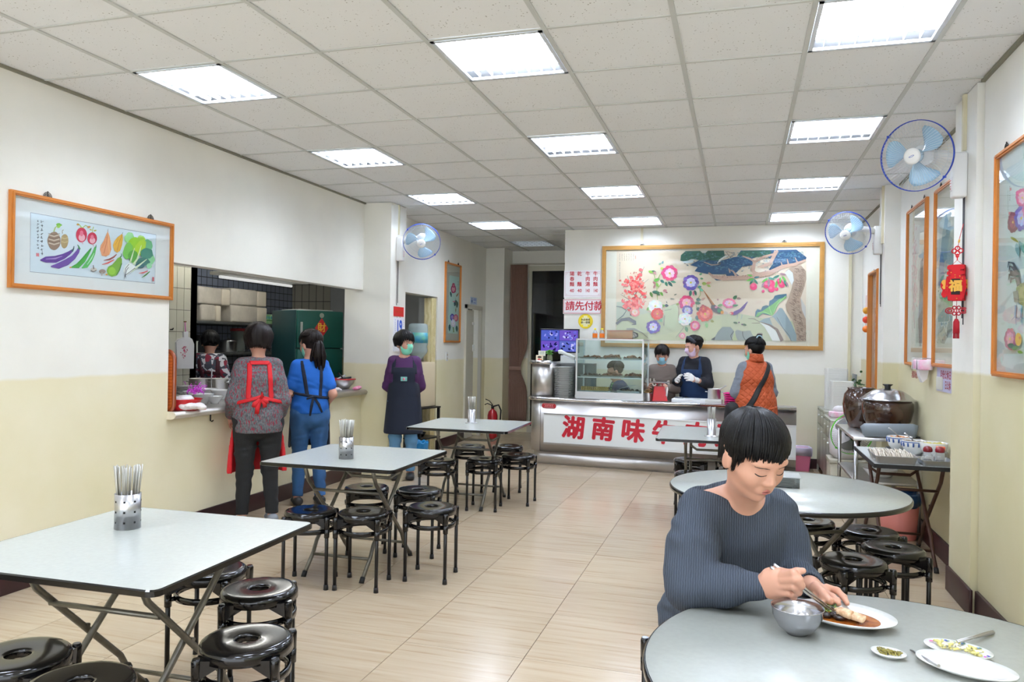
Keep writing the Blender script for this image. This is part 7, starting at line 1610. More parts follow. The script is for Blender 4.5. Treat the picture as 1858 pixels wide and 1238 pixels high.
picture('landscape_painting', 'framed misty mountain painting on the right wall, partly hidden by the near pillar', (1.37, 5.88, 1.965), UR, .70, 1.28, ORWOOD, generic(3, 'landscape'), mount=(222, 216, 198))
picture('narrow_painting', 'tall narrow framed painting on the far right wall behind the foam boxes', (1.37, 8.72, 1.62), UR, .56, 1.27, ORWOOD, generic(4, 'narrow'), mount=(206, 200, 186), depth=.05)
OR_ = Vector((1.262, 4.10, 1.885))
def rooster(a):
    P_ = PA(a, 1790, 240, 68/183, {'x': 1.255}, OR_, (0, -1, 0))
    P_.poly([(95, 230), (290, 140), (290, 1100), (97, 1090)], (206, 220, 214))
    P_.script(113, 265, 7, 9, (60, 60, 60), .5); P_.script(104, 290, 11, 8, (70, 70, 70), .4); P_.poly([(113, 272), (121, 270), (121, 284), (113, 286)], (210, 110, 110)); P_.poly([(107, 390), (116, 388), (116, 402), (107, 404)], (210, 110, 110))
    P_.peony(175, 320, 50, (224, 90, 140), (246, 200, 214), fx=.7); P_.peony(130, 440, 56, (130, 50, 70), (160, 80, 90), fx=.5); P_.peony(172, 420, 66, (100, 80, 180), (196, 190, 230), fx=.55); P_.peony(215, 380, 60, (226, 120, 150), (246, 200, 214), fx=.7); P_.peony(220, 470, 50, (236, 160, 80), (246, 200, 140), fx=.7)
    for (x, y, l, w, r, c) in ((120, 510, 50, 14, .6, (150, 160, 70)), (150, 540, 70, 22, 1.4, (120, 160, 160)), (165, 530, 70, 20, 1.2, (100, 150, 150)), (180, 540, 60, 18, 1.3, (120, 170, 150)), (200, 520, 60, 20, .9, (90, 140, 110))): P_.leaf(x, y, l, w, r, c)
    # rooster
    for (dx, dy, c) in ((0, 0, (70, 70, 66)), (6, 20, (96, 84, 80)), (12, 40, (120, 110, 104)), (4, 60, (80, 76, 74)), (14, 76, (130, 120, 110))): P_.stroke([(165, 760), (155-dx*.3, 680+dy*.4), (135-dx*.5, 640+dy), (112+dx, 634+dy), (108+dx, 662+dy)], [20, 16, 11, 8, 3], c)
    P_.poly([(150, 760), (170, 740), (200, 730), (240, 740), (255, 790), (230, 850), (180, 850), (150, 820)], (176, 168, 110)); P_.poly([(134, 780), (160, 770), (166, 830), (140, 830)], (150, 150, 130)); P_.poly([(205, 740), (240, 660), (262, 660), (262, 760), (240, 800)], (190, 60, 60)); P_.oval(252, 650, 14, 20, (206, 40, 50))
    for x in (148, 178): P_.stroke([(x, 845), (x-4, 900)], 7, (120, 170, 190)); P_.stroke([(x-4, 900), (x-20, 918)], 3, (110, 160, 190)); P_.stroke([(x-4, 900), (x+3, 942)], 3, (110, 160, 190)); P_.stroke([(x-4, 900), (x+10, 912)], 3, (110, 160, 190))
    P_.peony(122, 1010, 58, (196, 90, 130), (232, 160, 180), fx=.5); P_.leaf(108, 1040, 44, 26, .2, (40, 90, 70)); P_.leaf(130, 1060, 40, 20, -.3, (90, 150, 80)); P_.oval(163, 1012, 16, 32, (232, 180, 50)); P_.oval(170, 1004, 5, 7, (222, 110, 60)); P_.leaf(158, 1070, 30, 16, .3, (110, 170, 70))
picture('rooster_painting', 'framed painting of a rooster and peonies at the right edge of the picture', OR_, UR, .72, 1.13, ORWOOD, rooster, mount=(214, 218, 214))
# ============================================================= PEOPLE (signed-distance bodies, meshed with surface nets)
def A3(v): return np.array([float(v[0]), float(v[1]), float(v[2])])
class Cap:
    """tapered elliptical limb from p0 to p1; (a, b) radii across 'side' and across the third axis"""
    def __init__(s, p0, p1, r0, r1=None, side=(1, 0, 0), k=None):
        s.p0, s.p1 = A3(p0), A3(p1); r1 = r0 if r1 is None else r1
        s.r0 = (r0, r0) if np.isscalar(r0) else r0; s.r1 = (r1, r1) if np.isscalar(r1) else r1; s.k = k
        ax = s.p1-s.p0; s.L = np.linalg.norm(ax); s.ax = ax/s.L if s.L > 1e-6 else np.array([0, 0, 1.])
        sd = A3(side); sd = sd-s.ax*sd.dot(s.ax)
        if np.linalg.norm(sd) < 1e-3: sd = np.cross(s.ax, [0.3, 1, .2])
        s.sd = sd/np.linalg.norm(sd); s.b = np.cross(s.ax, s.sd); s.R = max(s.r0+s.r1)
    def box(s, m): return np.minimum(s.p0, s.p1)-s.R-m, np.maximum(s.p0, s.p1)+s.R+m
    def d(s, X, Y, Z, inf):
        x, y, z = X-s.p0[0], Y-s.p0[1], Z-s.p0[2]
        w = x*s.ax[0]+y*s.ax[1]+z*s.ax[2]; t = np.clip(w/max(s.L, 1e-6), 0, 1) if s.L > 1e-6 else w*0
        u = x*s.sd[0]+y*s.sd[1]+z*s.sd[2]; v = x*s.b[0]+y*s.b[1]+z*s.b[2]; w = w-t*s.L
        a = s.r0[0]+(s.r1[0]-s.r0[0])*t+inf; b = s.r0[1]+(s.r1[1]-s.r0[1])*t+inf; c = np.minimum(a, b)
        return (np.sqrt((u/a)**2+(v/b)**2+(w/c)**2)-1)*c
class Ell(Cap):
    def __init__(s, c, r, R=None, k=None):
        s.c, s.r, s.k = A3(c), r, k; s.M = np.eye(3) if R is None else np.array(R); s.R = max(r)
    def box(s, m): return s.c-s.R-m, s.c+s.R+m
    def d(s, X, Y, Z, inf):
        x, y, z = X-s.c[0], Y-s.c[1], Z-s.c[2]; q = 0; M_ = s.M
        for i in range(3): q = q+((x*M_[0, i]+y*M_[1, i]+z*M_[2, i])/(s.r[i]+inf))**2
        q = np.sqrt(q); return (q-1)*(min(s.r)+inf)
def surf(prims, H, x, z, k=.02):
    ys = np.linspace(.135, .02, 116); pt = np.array([A3(H(x, y, z)) for y in ys]); D = np.full(len(ys), .2)
    for p in prims: kk = p.k or k; d = p.d(pt[:, 0], pt[:, 1], pt[:, 2], 0); h = np.maximum(kk-np.abs(D-d), 0)/kk; D = np.minimum(D, d)-h*h*kk*.25
    return ys[np.argmax(D < 0)]
def sdf(prims, vox, k=.02, inf=0, region=None, sub=(), wr=0):
    lo = np.min([p.box(inf+2*vox+.004)[0] for p in prims], 0); hi = np.max([p.box(inf+2*vox+.004)[1] for p in prims], 0)
    n = np.ceil((hi-lo)/vox).astype(int)+1; ax = [(lo[i]+vox*np.arange(n[i])).astype(np.float32) for i in range(3)]
    D = np.full(n, .2, np.float32)
    def blk(p, m):
        a, b = p.box(m); i0 = np.clip(np.floor((a-lo)/vox).astype(int), 0, n); i1 = np.clip(np.ceil((b-lo)/vox).astype(int)+1, 0, n)
        return tuple(slice(i0[i], i1[i]) for i in range(3))
    for p in prims:
        kk = p.k or k; sl = blk(p, inf+kk+2*vox); X, Y, Z = np.meshgrid(ax[0][sl[0]], ax[1][sl[1]], ax[2][sl[2]], indexing='ij', sparse=True)
        d = p.d(X, Y, Z, inf).astype(np.float32); o = D[sl]; h = np.maximum(kk-np.abs(o-d), 0)/kk; D[sl] = np.minimum(o, d)-h*h*kk*.25
    for p in sub:
        sl = blk(p, 2*vox); X, Y, Z = np.meshgrid(ax[0][sl[0]], ax[1][sl[1]], ax[2][sl[2]], indexing='ij', sparse=True); D[sl] = np.maximum(D[sl], -p.d(X, Y, Z, 0))
    if region is not None:
        X, Y, Z = np.meshgrid(*ax, indexing='ij', sparse=True); D = np.maximum(D, np.broadcast_to(region(X, Y, Z), D.shape).astype(np.float32))
    if wr:
        X, Y, Z = np.meshgrid(*ax, indexing='ij', sparse=True); q = np.sin(9*X+5*np.sin(6*Z)+4*Y); D = D+(wr*(np.sin(38*Z+9*X+2.5*q)*np.sin(17*X+11*Y+2*q)+.5*np.sin(61*Z-23*X+31*Y+2*q))).astype(np.float32)
    D[0] = D[-1] = .2; D[:, 0] = D[:, -1] = .2; D[:, :, 0] = D[:, :, -1] = .2
    S = D < 0; C = S[:-1, :-1, :-1].astype(np.int8)
    for i in (0, 1):
        for j in (0, 1):
            for l in (0, 1):
                if i+j+l: C = C+S[i:n[0]-1+i, j:n[1]-1+j, l:n[2]-1+l]
    act = (C > 0) & (C < 8); I = np.argwhere(act)
    if len(I) == 0: return [], []
    idx = np.full(act.shape, -1, np.int64); idx[act] = np.arange(len(I)); P = np.zeros((len(I), 3)); cnt = np.zeros(len(I))
    cor = [(i, j, l) for i in (0, 1) for j in (0, 1) for l in (0, 1)]
    val = {c: D[I[:, 0]+c[0], I[:, 1]+c[1], I[:, 2]+c[2]] for c in cor}
    for c in cor:
        for a in range(3):
            if c[a]: continue
            e = list(c); e[a] = 1; va, vb = val[c], val[tuple(e)]; m = (va < 0) != (vb < 0); t = va[m]/(va[m]-vb[m])
            q = np.tile(np.array(c, float), (m.sum(), 1)); q[:, a] += t; P[m] += q; cnt[m] += 1
    P = lo+(I+P/cnt[:, None])*vox; F = []
    for a in range(3):
        b, c = (a+1) % 3, (a+2) % 3; s0 = [slice(None)]*3; s1 = [slice(None)]*3; s0[a] = slice(0, -1); s1[a] = slice(1, None)
        E = S[tuple(s0)] != S[tuple(s1)]; Q = np.argwhere(E); ok = (Q[:, b] > 0) & (Q[:, c] > 0) & (Q[:, b] < n[b]-1) & (Q[:, c] < n[c]-1); Q = Q[ok]
        def g(db, dc): R_ = Q.copy(); R_[:, b] += db; R_[:, c] += dc; return idx[R_[:, 0], R_[:, 1], R_[:, 2]]
        q = np.stack([g(-1, -1), g(0, -1), g(0, 0), g(-1, 0)], 1); fl = ~S[Q[:, 0], Q[:, 1], Q[:, 2]]; q[fl] = q[fl][:, ::-1]; F.append(q)
    return P, np.concatenate(F)
def mk(name, par, mat, prims, vox=.009, k=.02, inf=0, region=None, sub=(), wr=0):
    P, F = sdf(prims, vox, k, inf, region, sub, wr); me = bpy.data.meshes.new(name)
    if len(P):
        me.vertices.add(len(P)); me.vertices.foreach_set('co', P.ravel()); me.loops.add(len(F)*4); me.loops.foreach_set('vertex_index', F.ravel().astype(np.int32))
        me.polygons.add(len(F)); me.polygons.foreach_set('loop_start', np.arange(len(F), dtype=np.int32)*4); me.polygons.foreach_set('loop_total', np.full(len(F), 4, np.int32)); me.update(calc_edges=True); me.validate()
        me.polygons.foreach_set('use_smooth', np.ones(len(me.polygons), bool))
    me.materials.append(mat); o = bpy.data.objects.new(name, me); COL.objects.link(o); o.parent = par; return o
SKIN = M('skin', (200, 150, 128), .5, var=.06, vs=9, spec=.35, sub=.12)
HAIRB = M('black_hair', (9, 8, 9), .42, spec=.25, var=.3, vs=40, stretch=(1, 1, .15))
HAIRN = M('dark_brown_hair', (26, 17, 15), .45, spec=.25, var=.4, vs=40, stretch=(1, 1, .15))
def frame_of(f, roll=0):
    f = Vector(f).normalized(); r = f.cross(Vector((0, 0, 1))).normalized(); u = r.cross(f); 
    if roll: q = Matrix.Rotation(roll, 3, f); r = q @ r; u = q @ u
    return r, f, u
def head(par, c, f, s=1, roll=0, fine=False, ext=None, n=90, hair=HAIRB, mask=None, seed=1, sweep=.5, bang=.0, lockr=.0075, gap=None, hs=1.0, skin=SKIN):
    """returns head prims; adds hair, mask and features as children"""
    r, f, u = frame_of(f, roll); R = np.array([[r.x, f.x, u.x], [r.y, f.y, u.y], [r.z, f.z, u.z]])
    def H(x, y, z): return c+(r*x+f*y+u*z)*s
    def el(x, y, z, a, b, d, k=None): return Ell(H(x, y, z), (a*s, b*s, d*s), R, k)
    P = [el(0, -.012, .028, .072, .090, .083), el(0, .016, -.02, .062, .068, .075, .03), el(0, .036, -.072, .032, .034, .030, .035), Cap(H(0, .080, .012), H(0, .096, -.022), .006*s, .010*s, k=.012),
         el(0, .066, -.052, .026, .018, .018, .02)]
    for e in (-1, 1):
        P += [el(e*.077, -.008, -.012, .009, .019, .032, .008), el(e*.036, .052, -.026, .022, .026, .022, .03), el(e*.010, .090, -.028, .008, .009, .007, .008), el(e*.026, .070, .026, .024, .010, .008, .02)]
    if fine:
        P += [Cap(H(-.018, .082, -.052), H(.018, .082, -.052), .0055*s, k=.012), Cap(H(-.015, .081, -.061), H(.015, .081, -.061), .006*s, k=.012), el(0, .060, -.090, .018, .020, .016, .02)]
        for e in (-1, 1):
            P += [el(e*.031, .064, .004, .015, .014, .011, .010)]
            er = [(e*(.083-.002*abs(b-2)), -.010-.019*math.cos(b*.75-.9), -.006+.027*math.sin(b*.75+.4)) for b in range(6)]
            P += [Cap(H(*er[b]), H(*er[b+1]), .0045*s, k=.004) for b in range(5)]
    # eyes, brows
    DK = M('lash_dark', (28, 20, 18), .6)
    for e in (-1, 1):
        if fine:
            m = MB(); pts = [H(x_, surf(P, H, x_, z_, .016)+.0004, z_) for x_, z_ in [(e*(.031+t*.0155), -.0015-.0045*(1-t*t)) for t in [-1+i/5 for i in range(11)]]]; m.tube(pts, [(.0006+.0010*math.sin(PI*(i+1)/12)+.0005*(i > 6)) for i in range(11)], 6); m.build('eyelash', DK, par)
            m = MB(); pts = [H(x_, surf(P, H, x_, z_, .016)+.0003, z_) for x_, z_ in [(e*(.033+t*.019), .0215-.003*t*t) for t in [-1+i/4 for i in range(9)]]]; m.tube(pts, [(.0006+.0014*math.sin(PI*(i+1)/10), .0004+.0006*math.sin(PI*(i+1)/10)) for i in range(9)], 6); m.build('eyebrow', DK, par)
        else:
            m = MB(); m.ell(H(e*.031, surf(P, H, e*.031, 0)-.002, .000), (.0135*s, .0045*s, .0045*s), 10, rot=Matrix(R.tolist())); m.build('eye', DK, par)
            m = MB(); m.tube([H(x_, surf(P, H, x_, .020), .020) for x_ in (e*.015, e*.03, e*.046)], .0028*s, 6); m.build('eyebrow', DK, par)
    if fine or not mask:
        LP = M('lip_pink', (186, 112, 104), .4)
        m = MB(); xs = [-.021+.042*i/12 for i in range(13)]
        LY = surf(P, H, 0, -.056, .016)-.0015; m.tube([H(x, LY-14*x*x, -.0530+.002*math.cos(x*300)*(abs(x) < .01)) for x in xs], [(.0006+.0042*math.sin(PI*(i+.3)/12.6), .0005+.0036*math.sin(PI*(i+.3)/12.6)) for i in range(13)], 8, flat=f)
        m.tube([H(x*.9, LY-14*x*x, -.0600) for x in xs], [(.0006+.0045*math.sin(PI*(i+.3)/12.6), .0006+.0046*math.sin(PI*(i+.3)/12.6)) for i in range(13)], 8, flat=f); m.build('lips', LP, par)
        if fine: m = MB(); m.tube([H(x, LY+.0035-14*x*x, -.0562) for x in xs], .0007, 5); m.build('mouth_line', M('mouth_dark', (110, 50, 50), .5), par)
    if mask is not None:
        mm = [el(0, .016, -.02, .062, .068, .075), el(0, .036, -.072, .032, .034, .030, .04), Cap(H(0, .082, .0), H(0, .094, -.03), .010*s, .014*s, k=.03)]
        cx, cy, cz = c; fx, fy, fz = f; ux, uy, uz = u
        def reg(X, Y, Z):
            y = ((X-cx)*fx+(Y-cy)*fy+(Z-cz)*fz)/s; z = ((X-cx)*ux+(Y-cy)*uy+(Z-cz)*uz)/s
            return np.maximum(np.maximum(z+.000, .018-y-np.abs(z+.05)*.1), -.112-z)
        mk('face_mask', par, mask, mm, .005, .02, .007*s, reg)
        m = MB()
        for e in (-1, 1):
            m.tube([H(e*.058, .035, -.012), H(e*.074, .0, .015), H(e*.076, -.018, .0)], .0013, 4); m.tube([H(e*.05, .03, -.085), H(e*.072, -.006, -.045), H(e*.076, -.02, -.01)], .0013, 4)
        m.build('mask_loops', WHITEP, par)
    # hair: scalp shell and combed locks
    if ext is not None:
        rd = random.Random(seed); hr = hs
        shell = [el(0, -.016, .032, .079*hr, .095*hr, .088*hr)]
        cx, cy, cz = c
        def reg(X, Y, Z):
            y = ((X-cx)*f.x+(Y-cy)*f.y+(Z-cz)*f.z)/s; z = ((X-cx)*u.x+(Y-cy)*u.y+(Z-cz)*u.z)/s; x = ((X-cx)*r.x+(Y-cy)*r.y+(Z-cz)*r.z)/s
            return np.maximum(np.minimum(y-.012, .060-z), -z-.05)*s
        base = mk('hair', par, hair, shell, .005 if fine else .007, .01, 0, reg)
        pole = Vector((0, -math.sin(.5), math.cos(.5)))
        m = MB()
        for i in range(n):
            ph = 2*PI*(i+rd.uniform(-.3, .3))/n; ph = (ph+PI) % (2*PI)-PI
            for lay in range(3 if fine else 2):
                pl = ph+sweep*(.5 if abs(ph) < 1.3 else .1); e_ = ext(pl)+rd.uniform(-.030 if fine else -.014, .010); q = 1.0+.035*lay-.02
                if gap and gap(pl): e_ = min(e_, -.03)
                pts = []; rr = []; K = 12 if fine else 8; sw = sweep*(1 if abs(ph) < 1.3 else .2)
                zz_ = -min(0, e_)/.094; E_ = Vector((math.sin(ph+sw*.5), math.cos(ph+sw*.5), min(.95, zz_))).normalized(); th0 = pole.angle(E_); A0 = Vector((math.sin(ph-sw), math.cos(ph-sw), 0)); Lh = th0*.094
                if lay and abs(ph) < 1.0: q -= .01*lay
                for j in range(K+1):
                    t = j/K; T = t*(Lh+max(0, e_)); g_ = min(1, .06+T/Lh); dn = max(0, T-Lh)
                    U_ = pole*(math.sin((1-g_)*th0)/math.sin(th0))+E_*(math.sin(g_*th0)/math.sin(th0)); U_ = (U_+A0*.35*sw*math.sin(g_*PI)*.5).normalized()
                    x, y, z = .084*hr*q*U_.x, -.016+.101*hr*q*U_.y, .030+.094*hr*q*U_.z-dn; k_ = 1-.25*max(0, dn)/.12; x *= k_; y = -.016+(y+.016)*(k_ if abs(ph) > 1.2 else 1-.10*dn/.1)
                    pts.append(H(x, y, z)); rr.append(lockr*s*(.35+.65*math.sin(min(1, t*1.6+.15)*PI/2))*(1 if t < .72 else max(.12, 1-(t-.72)/.30)))
                m.tube(pts, [(a*1.25, a*.55) for a in rr], 6, flat=pts[-1]-pts[0]-(pts[-1]-pts[0]).dot(u)*u+r*.01)
        bm = bmesh.new(); bm.from_mesh(base.data); base.data.materials.clear(); base.data.materials.append(hair)
        lk = m.build('locks', hair, None, fix=False); bm.from_mesh(lk.data); bpy.data.objects.remove(lk); bm.to_mesh(base.data); bm.free(); base.data.polygons.foreach_set('use_smooth', [True]*len(base.data.polygons))
    return P, H
def hand(w, d, n, s=1, curl=.5, thumb=1, spread=.12, side=None):
    """w wrist, d pointing direction, n palm normal, side = thumb side direction"""
    w, d, n = Vector(w), Vector(d).normalized(), Vector(n); n = (n-d*n.dot(d)).normalized(); t = n.cross(d)*thumb
    P = [Cap(w, w+d*.03*s, (.024*s, .017*s), (.034*s, .016*s), side=t), Cap(w+d*.03*s, w+d*.075*s, (.036*s, .015*s), (.040*s, .013*s), side=t)]
    for i, L in enumerate((.070, .078, .072, .058)):
        o = w+d*(.080-.003*abs(i-1))*s+t*(.030-.020*i)*s; a = (1.5-i)*spread; dd = (d+t*a).normalized(); r = (.0085, .0088, .0083, .0073)[i]*s; c = curl if np.isscalar(curl) else curl[i]; p = o-dd*.02*s; an = 0
        for j, fr in enumerate((.46, .30, .24)):
            an += c*(.8, 1.1, .7)[j]; q = dd*math.cos(an)+n*math.sin(an); e = (o if j == 0 else p)+q*L*fr*s; P.append(Cap(p, e, r*(1-.08*j), r*(.92-.08*j), k=.006*s)); p = e
    o = w+d*.02*s+t*.022*s; p = o
    for j, (L, q) in enumerate(((.040, d*.62+t*.72+n*.25), (.030, d*.85+t*.35+n*.35), (.024, d*.9+t*.12+n*.4))): e = p+q.normalized()*L*s; P.append(Cap(p, e, (.013-.0015*j)*s, (.0115-.0015*j)*s, k=.008*s)); p = e
    return P
def skeleton(h=1.56, girth=1.0, lean=0, arms=None, sw=.14, hipw=.085, feet=.09, turn=0):
    s = h/1.56; V3 = Vector; J = {}
    J['P'] = V3((0, -.0, .84*s)); J['W'] = V3((0, lean*.3, .98*s)); J['C'] = V3((0, lean*.7, 1.14*s)); J['N'] = V3((0, lean+.0, 1.30*s)); J['H'] = V3((0, lean*1.25+.02, 1.445*s))
    sw *= .84; arms = {q: tuple((v[0]*.87, v[1], v[2]) for v in a) for q, a in (arms or {}).items()}
    for e, q in ((-1, 'L'), (1, 'R')):
        J['S'+q] = V3((e*sw*s, lean*.95-.005, 1.255*s)); J['h'+q] = V3((e*hipw*s, 0, .82*s)); J['K'+q] = V3((e*hipw*1.0*s, .02, .44*s)); J['A'+q] = V3((e*feet*s, -.02, .075*s))
        a = (arms or {}).get(q); el, wr = a if a else ((e*.23, -.02, 1.0), (e*.22, .10, .80)); J['E'+q] = V3(el)*s; J['w'+q] = V3(wr)*s
    J['s'] = s; J['g'] = girth; return J
def torso(J):
    s, g = J['s'], J['g']
    return [Cap(J['P']+Vector((0, -.01, -.04)), J['P']+Vector((0, 0, .06)), (.152*g*s, .108*g*s), (.140*g*s, .100*g*s), k=.05), Cap(J['P']+Vector((0, 0, .05)), J['W'], (.135*g*s, .098*g*s), (.122*g*s, .090*g*s), k=.05), Cap(J['W'], J['C'], (.122*g*s, .090*g*s), (.142*g*s, .100*g*s), k=.05),
            Cap(J['SL']*.72+J['SR']*.28-Vector((0, 0, .015)), J['SR']*.72+J['SL']*.28-Vector((0, 0, .015)), (.048*s, .056*g*s), side=(0, 0, 1), k=.05), Cap(J['C'], J['N']-Vector((0, 0, .05)), (.140*g*s, .098*g*s), (.09*g*s, .065*s), k=.05)]
def armp(J, q, f0=0, f1=1, r=1.0):
    s, g = J['s'], J['g']; out = []; a = .5*(1+g)
    out.append(Cap(J['S'+q], J['E'+q], .043*s*a*r, .036*s*a*r, k=.03)); 
    w = J['E'+q].lerp(J['w'+q], f1); out.append(Cap(J['E'+q], w, .037*s*a*r, (.037-.013*f1)*s*a*r, k=.02)) if f1 > 0 else None
    return out
def upper(J, q, f, r=1.0):
    s, g = J['s'], J['g']; a = .5*(1+g); return [Cap(J['S'+q], J['S'+q].lerp(J['E'+q], f), .046*s*a*r, .043*s*a*r, k=.03)]
def legp(J, q):
    s, g = J['s'], J['g']; return [Cap(J['h'+q], J['K'+q], .082*s*g, .056*s, k=.03), Cap(J['K'+q], J['A'+q], .055*s, .036*s, k=.02)]
def footp(J, q, sh=0): A = J['A'+q]; fy = J.get('fd', Vector((0, 1, 0))); return [Cap(A-Vector((0, 0, .032))-fy*.03, A-Vector((0, 0, .045))+fy*.13, (.034, .032), (.036, .022), side=(1, 0, 0), k=.02)]
def zcut(z0, z1): return lambda X, Y, Z: np.maximum(z0-Z, Z-z1)
def mat_cloth(name, c, **kw): return M(name, c, .85, bump=.25, bs=160, spec=.2, **kw)
def person(label, loc, rz, J, f, hd, top, legs, sleeve=1.0, bare_fore=False, z_hem=None, neck=.035, hands=True, curl=.4, palm=((1, 0, -.3), (-1, 0, -.3)), shoes=None, loose=.012, skinz=None):
    t = thing('person', label, 'person', loc, rz, None); s = J['s']
    hp, H = head(t, J['H'], f, s=s*1.07, **hd)
    bp = hp+[Cap(J['N']-Vector((0, 0, .06)), J['H']+Vector((0, -.022, -.06)), (.046*s, .046*s), (.044*s, .046*s), k=.03)]+torso(J)
    for q in 'LR': bp += armp(J, q)+legp(J, q)+footp(J, q)
    for i, q in enumerate('LR'): 
        if hands: bp += hand(J['w'+q], J['w'+q]-J['E'+q], palm[i], s, curl, thumb=1 if q == 'L' else -1)
    mk('body', t, SKIN, bp, .0075, .02)
    zh = z_hem if z_hem else J['P'].z-.10*s
    tp = torso(J)
    for q in 'LR': tp += (upper(J, q, min(1, sleeve*2)) if sleeve < .5 else armp(J, q, 0, (sleeve-.5)*2, 1.12))
    N_ = J['N']
    reg = lambda X, Y, Z: np.maximum(zh-Z, .062*s-neck*0-np.sqrt((X-N_.x)**2+(Y-N_.y-.02)**2+((Z-N_.z-.035)*.9)**2)-.0)
    if zh < J['P'].z-.06: tp.append(Cap(J['P'], J['P']-Vector((0, 0, .14)), (.142*J['g']*s, .10*J['g']*s), (.148*J['g']*s, .104*J['g']*s), k=.04))
    mk('shirt', t, top, tp, .008, .03, loose, reg, wr=.0028)
    lp = torso(J)[:1]
    for q in 'LR': lp += legp(J, q)
    mk('trousers', t, legs, lp, .008, .03, .011, wr=.0035, region=lambda X, Y, Z: np.maximum(Z-(J['P'].z+.06), J['AL'].z+.01*s-Z))
    SH = shoes or M('shoe_black', (24, 24, 26), .5)
    for q in 'LR': mk('shoe', t, SH, footp(J, q), .008, .02, .010, lambda X, Y, Z: np.maximum(.004-Z, Z-.085))
    return t, H
def patch(t, name, J, mat, inf, region, extra=(), vox=.0075): return mk(name, t, mat, torso(J)+list(extra), vox, .03, inf, region)
def slab(v, a, b): return np.maximum(a-v, v-b)
def strap_x(x0, x1, z0, z1, w, back=True, k=0):
    """band running between (x0, z0) and (x1, z1) on the back (or the front) of the torso"""
    def f(X, Y, Z): c = x0+(x1-x0)*(Z-z0)/(z1-z0); b = np.maximum(np.abs(X-c)-w, slab(Z, min(z0, z1), max(z0, z1))); return np.maximum(b, (Y-k) if back else (k-Y))
    return f
def loc_dir(th, g): return Vector((g[0]*math.cos(th)+g[1]*math.sin(th), -g[0]*math.sin(th)+g[1]*math.cos(th), g[2] if len(g) > 2 else 0))
def th_of(F): return math.atan2(-F[0], F[1])
def bobext(front=.0, side=.07, back=.09, w=.85):
    def e(ph):
        a = abs(ph); t = min(1, max(0, (a-w)/.35)); v = front+(side-front)*t; t2 = min(1, max(0, (a-1.7)/.8)); return v+(back-side)*t2
    return e
# --- A: grey and red blouse, red apron
th = th_of((-.66, .75)); J = skeleton(1.535, 1.10, .05, {'L': ((-.218, .0, .98), (-.22, .17, .84)), 'R': ((.218, .0, .98), (.22, .17, .84))}, sw=.145, hipw=.095, feet=.115)
TOPA = M('grey_red_knit', (112, 114, 116), .9, col2=(66, 70, 74), var=.4, vs=120, stretch=(1, 1, .5), bump=.4, bs=200)
N_, L_2 = nodes_of(TOPA); 
def add_streaks(m, c, scale=(60, 60, 8), thr=.56):
    N, L = nodes_of(m); b = N['Principled BSDF']; old = b.inputs['Base Color'].links[0].from_socket; tc = N.new('ShaderNodeTexCoord'); mp = N.new('ShaderNodeMapping'); mp.inputs['Scale'].default_value = scale; L.new(tc.outputs['Object'], mp.inputs[0]); nz = N.new('ShaderNodeTexNoise'); nz.inputs['Scale'].default_value = 1; nz.inputs['Detail'].default_value = 2; L.new(mp.outputs[0], nz.inputs['Vector'])
    cr = N.new('ShaderNodeValToRGB'); cr.color_ramp.elements[0].position = thr; cr.color_ramp.elements[1].position = thr+.03; L.new(nz.outputs['Fac'], cr.inputs[0]); mi = N.new('ShaderNodeMix'); mi.data_type = 'RGBA'; L.new(cr.outputs[0], mi.inputs['Factor']); L.new(old, mi.inputs[6]); mi.inputs[7].default_value = rgb(c); L.new(mi.outputs[2], b.inputs['Base Color'])
add_streaks(TOPA, (132, 44, 60), (95, 95, 26), .57)
BLACKT = M('black_trousers', (26, 27, 28), .9, bump=.4, bs=90)
REDA = M('red_apron', (194, 15, 24), .7, bump=.1)
t, H = person('person from behind in grey and red blouse with red apron at the hatch', (-3.595, 5.17, 0), th, J, loc_dir(th, (-.6, .78, -.25)), dict(ext=bobext(.01, .085, .10), hs=1.22, n=150, hair=HAIRN, sweep=1.1, seed=3, lockr=.010, mask=None), TOPA, BLACKT, sleeve=.93, shoes=M('shoe_grey', (120, 124, 130), .7), loose=.016, curl=.3, z_hem=.72)
patch(t, 'apron_strap', J, REDA, .030, strap_x(-.088, -.075, .985, 1.26, .018)); patch(t, 'apron_strap', J, REDA, .030, strap_x(.082, .068, .985, 1.26, .018))
patch(t, 'apron_collar', J, REDA, .032, lambda X, Y, Z: np.maximum(np.maximum(np.abs(X)-.075, slab(Z, 1.245, 1.275)), Y))
patch(t, 'apron_tie', J, REDA, .031, lambda X, Y, Z: np.maximum(slab(Z+.28*np.abs(X), .985, 1.012+0*X), Y-.08))
m = MB(); b0 = Vector((0, -.155, .99))
for (a_, l) in ((-.7, .085), (.4, .075), (-.25, .12), (.9, .06)): m.tube([b0, b0+Vector((l*math.sin(a_)*.9, -.012, -l*math.cos(a_)*.6)), b0+Vector((l*math.sin(a_), -.002, -l*math.cos(a_)))], [(.010, .006), (.018, .006), (.016, .004)], 8, flat=(1, 0, 0))
m.ell(b0, (.016, .012, .02), 10); m.tube([b0+Vector((0, -.01, 0)), b0+Vector((.006, -.02, .05)), b0+Vector((.012, -.01, .01))], [(.01, .005)]*3, 8, flat=(1, 0, 0)); m.build('apron_knot', REDA, t)
mk('apron_skirt', t, REDA, [Cap((0, 0, .95), (0, .02, .42), (.19, .15), (.225, .17), k=.03)], .010, .02, .0, lambda X, Y, Z: np.maximum(np.maximum(-(((X/.185)**2+((Y-.01)/.14)**2)**.5-1)*.14, np.maximum(-Y+.01-.0*Z, -Y+.10-.6*(.95-Z)*.3)), slab(Z, .40, .95)))
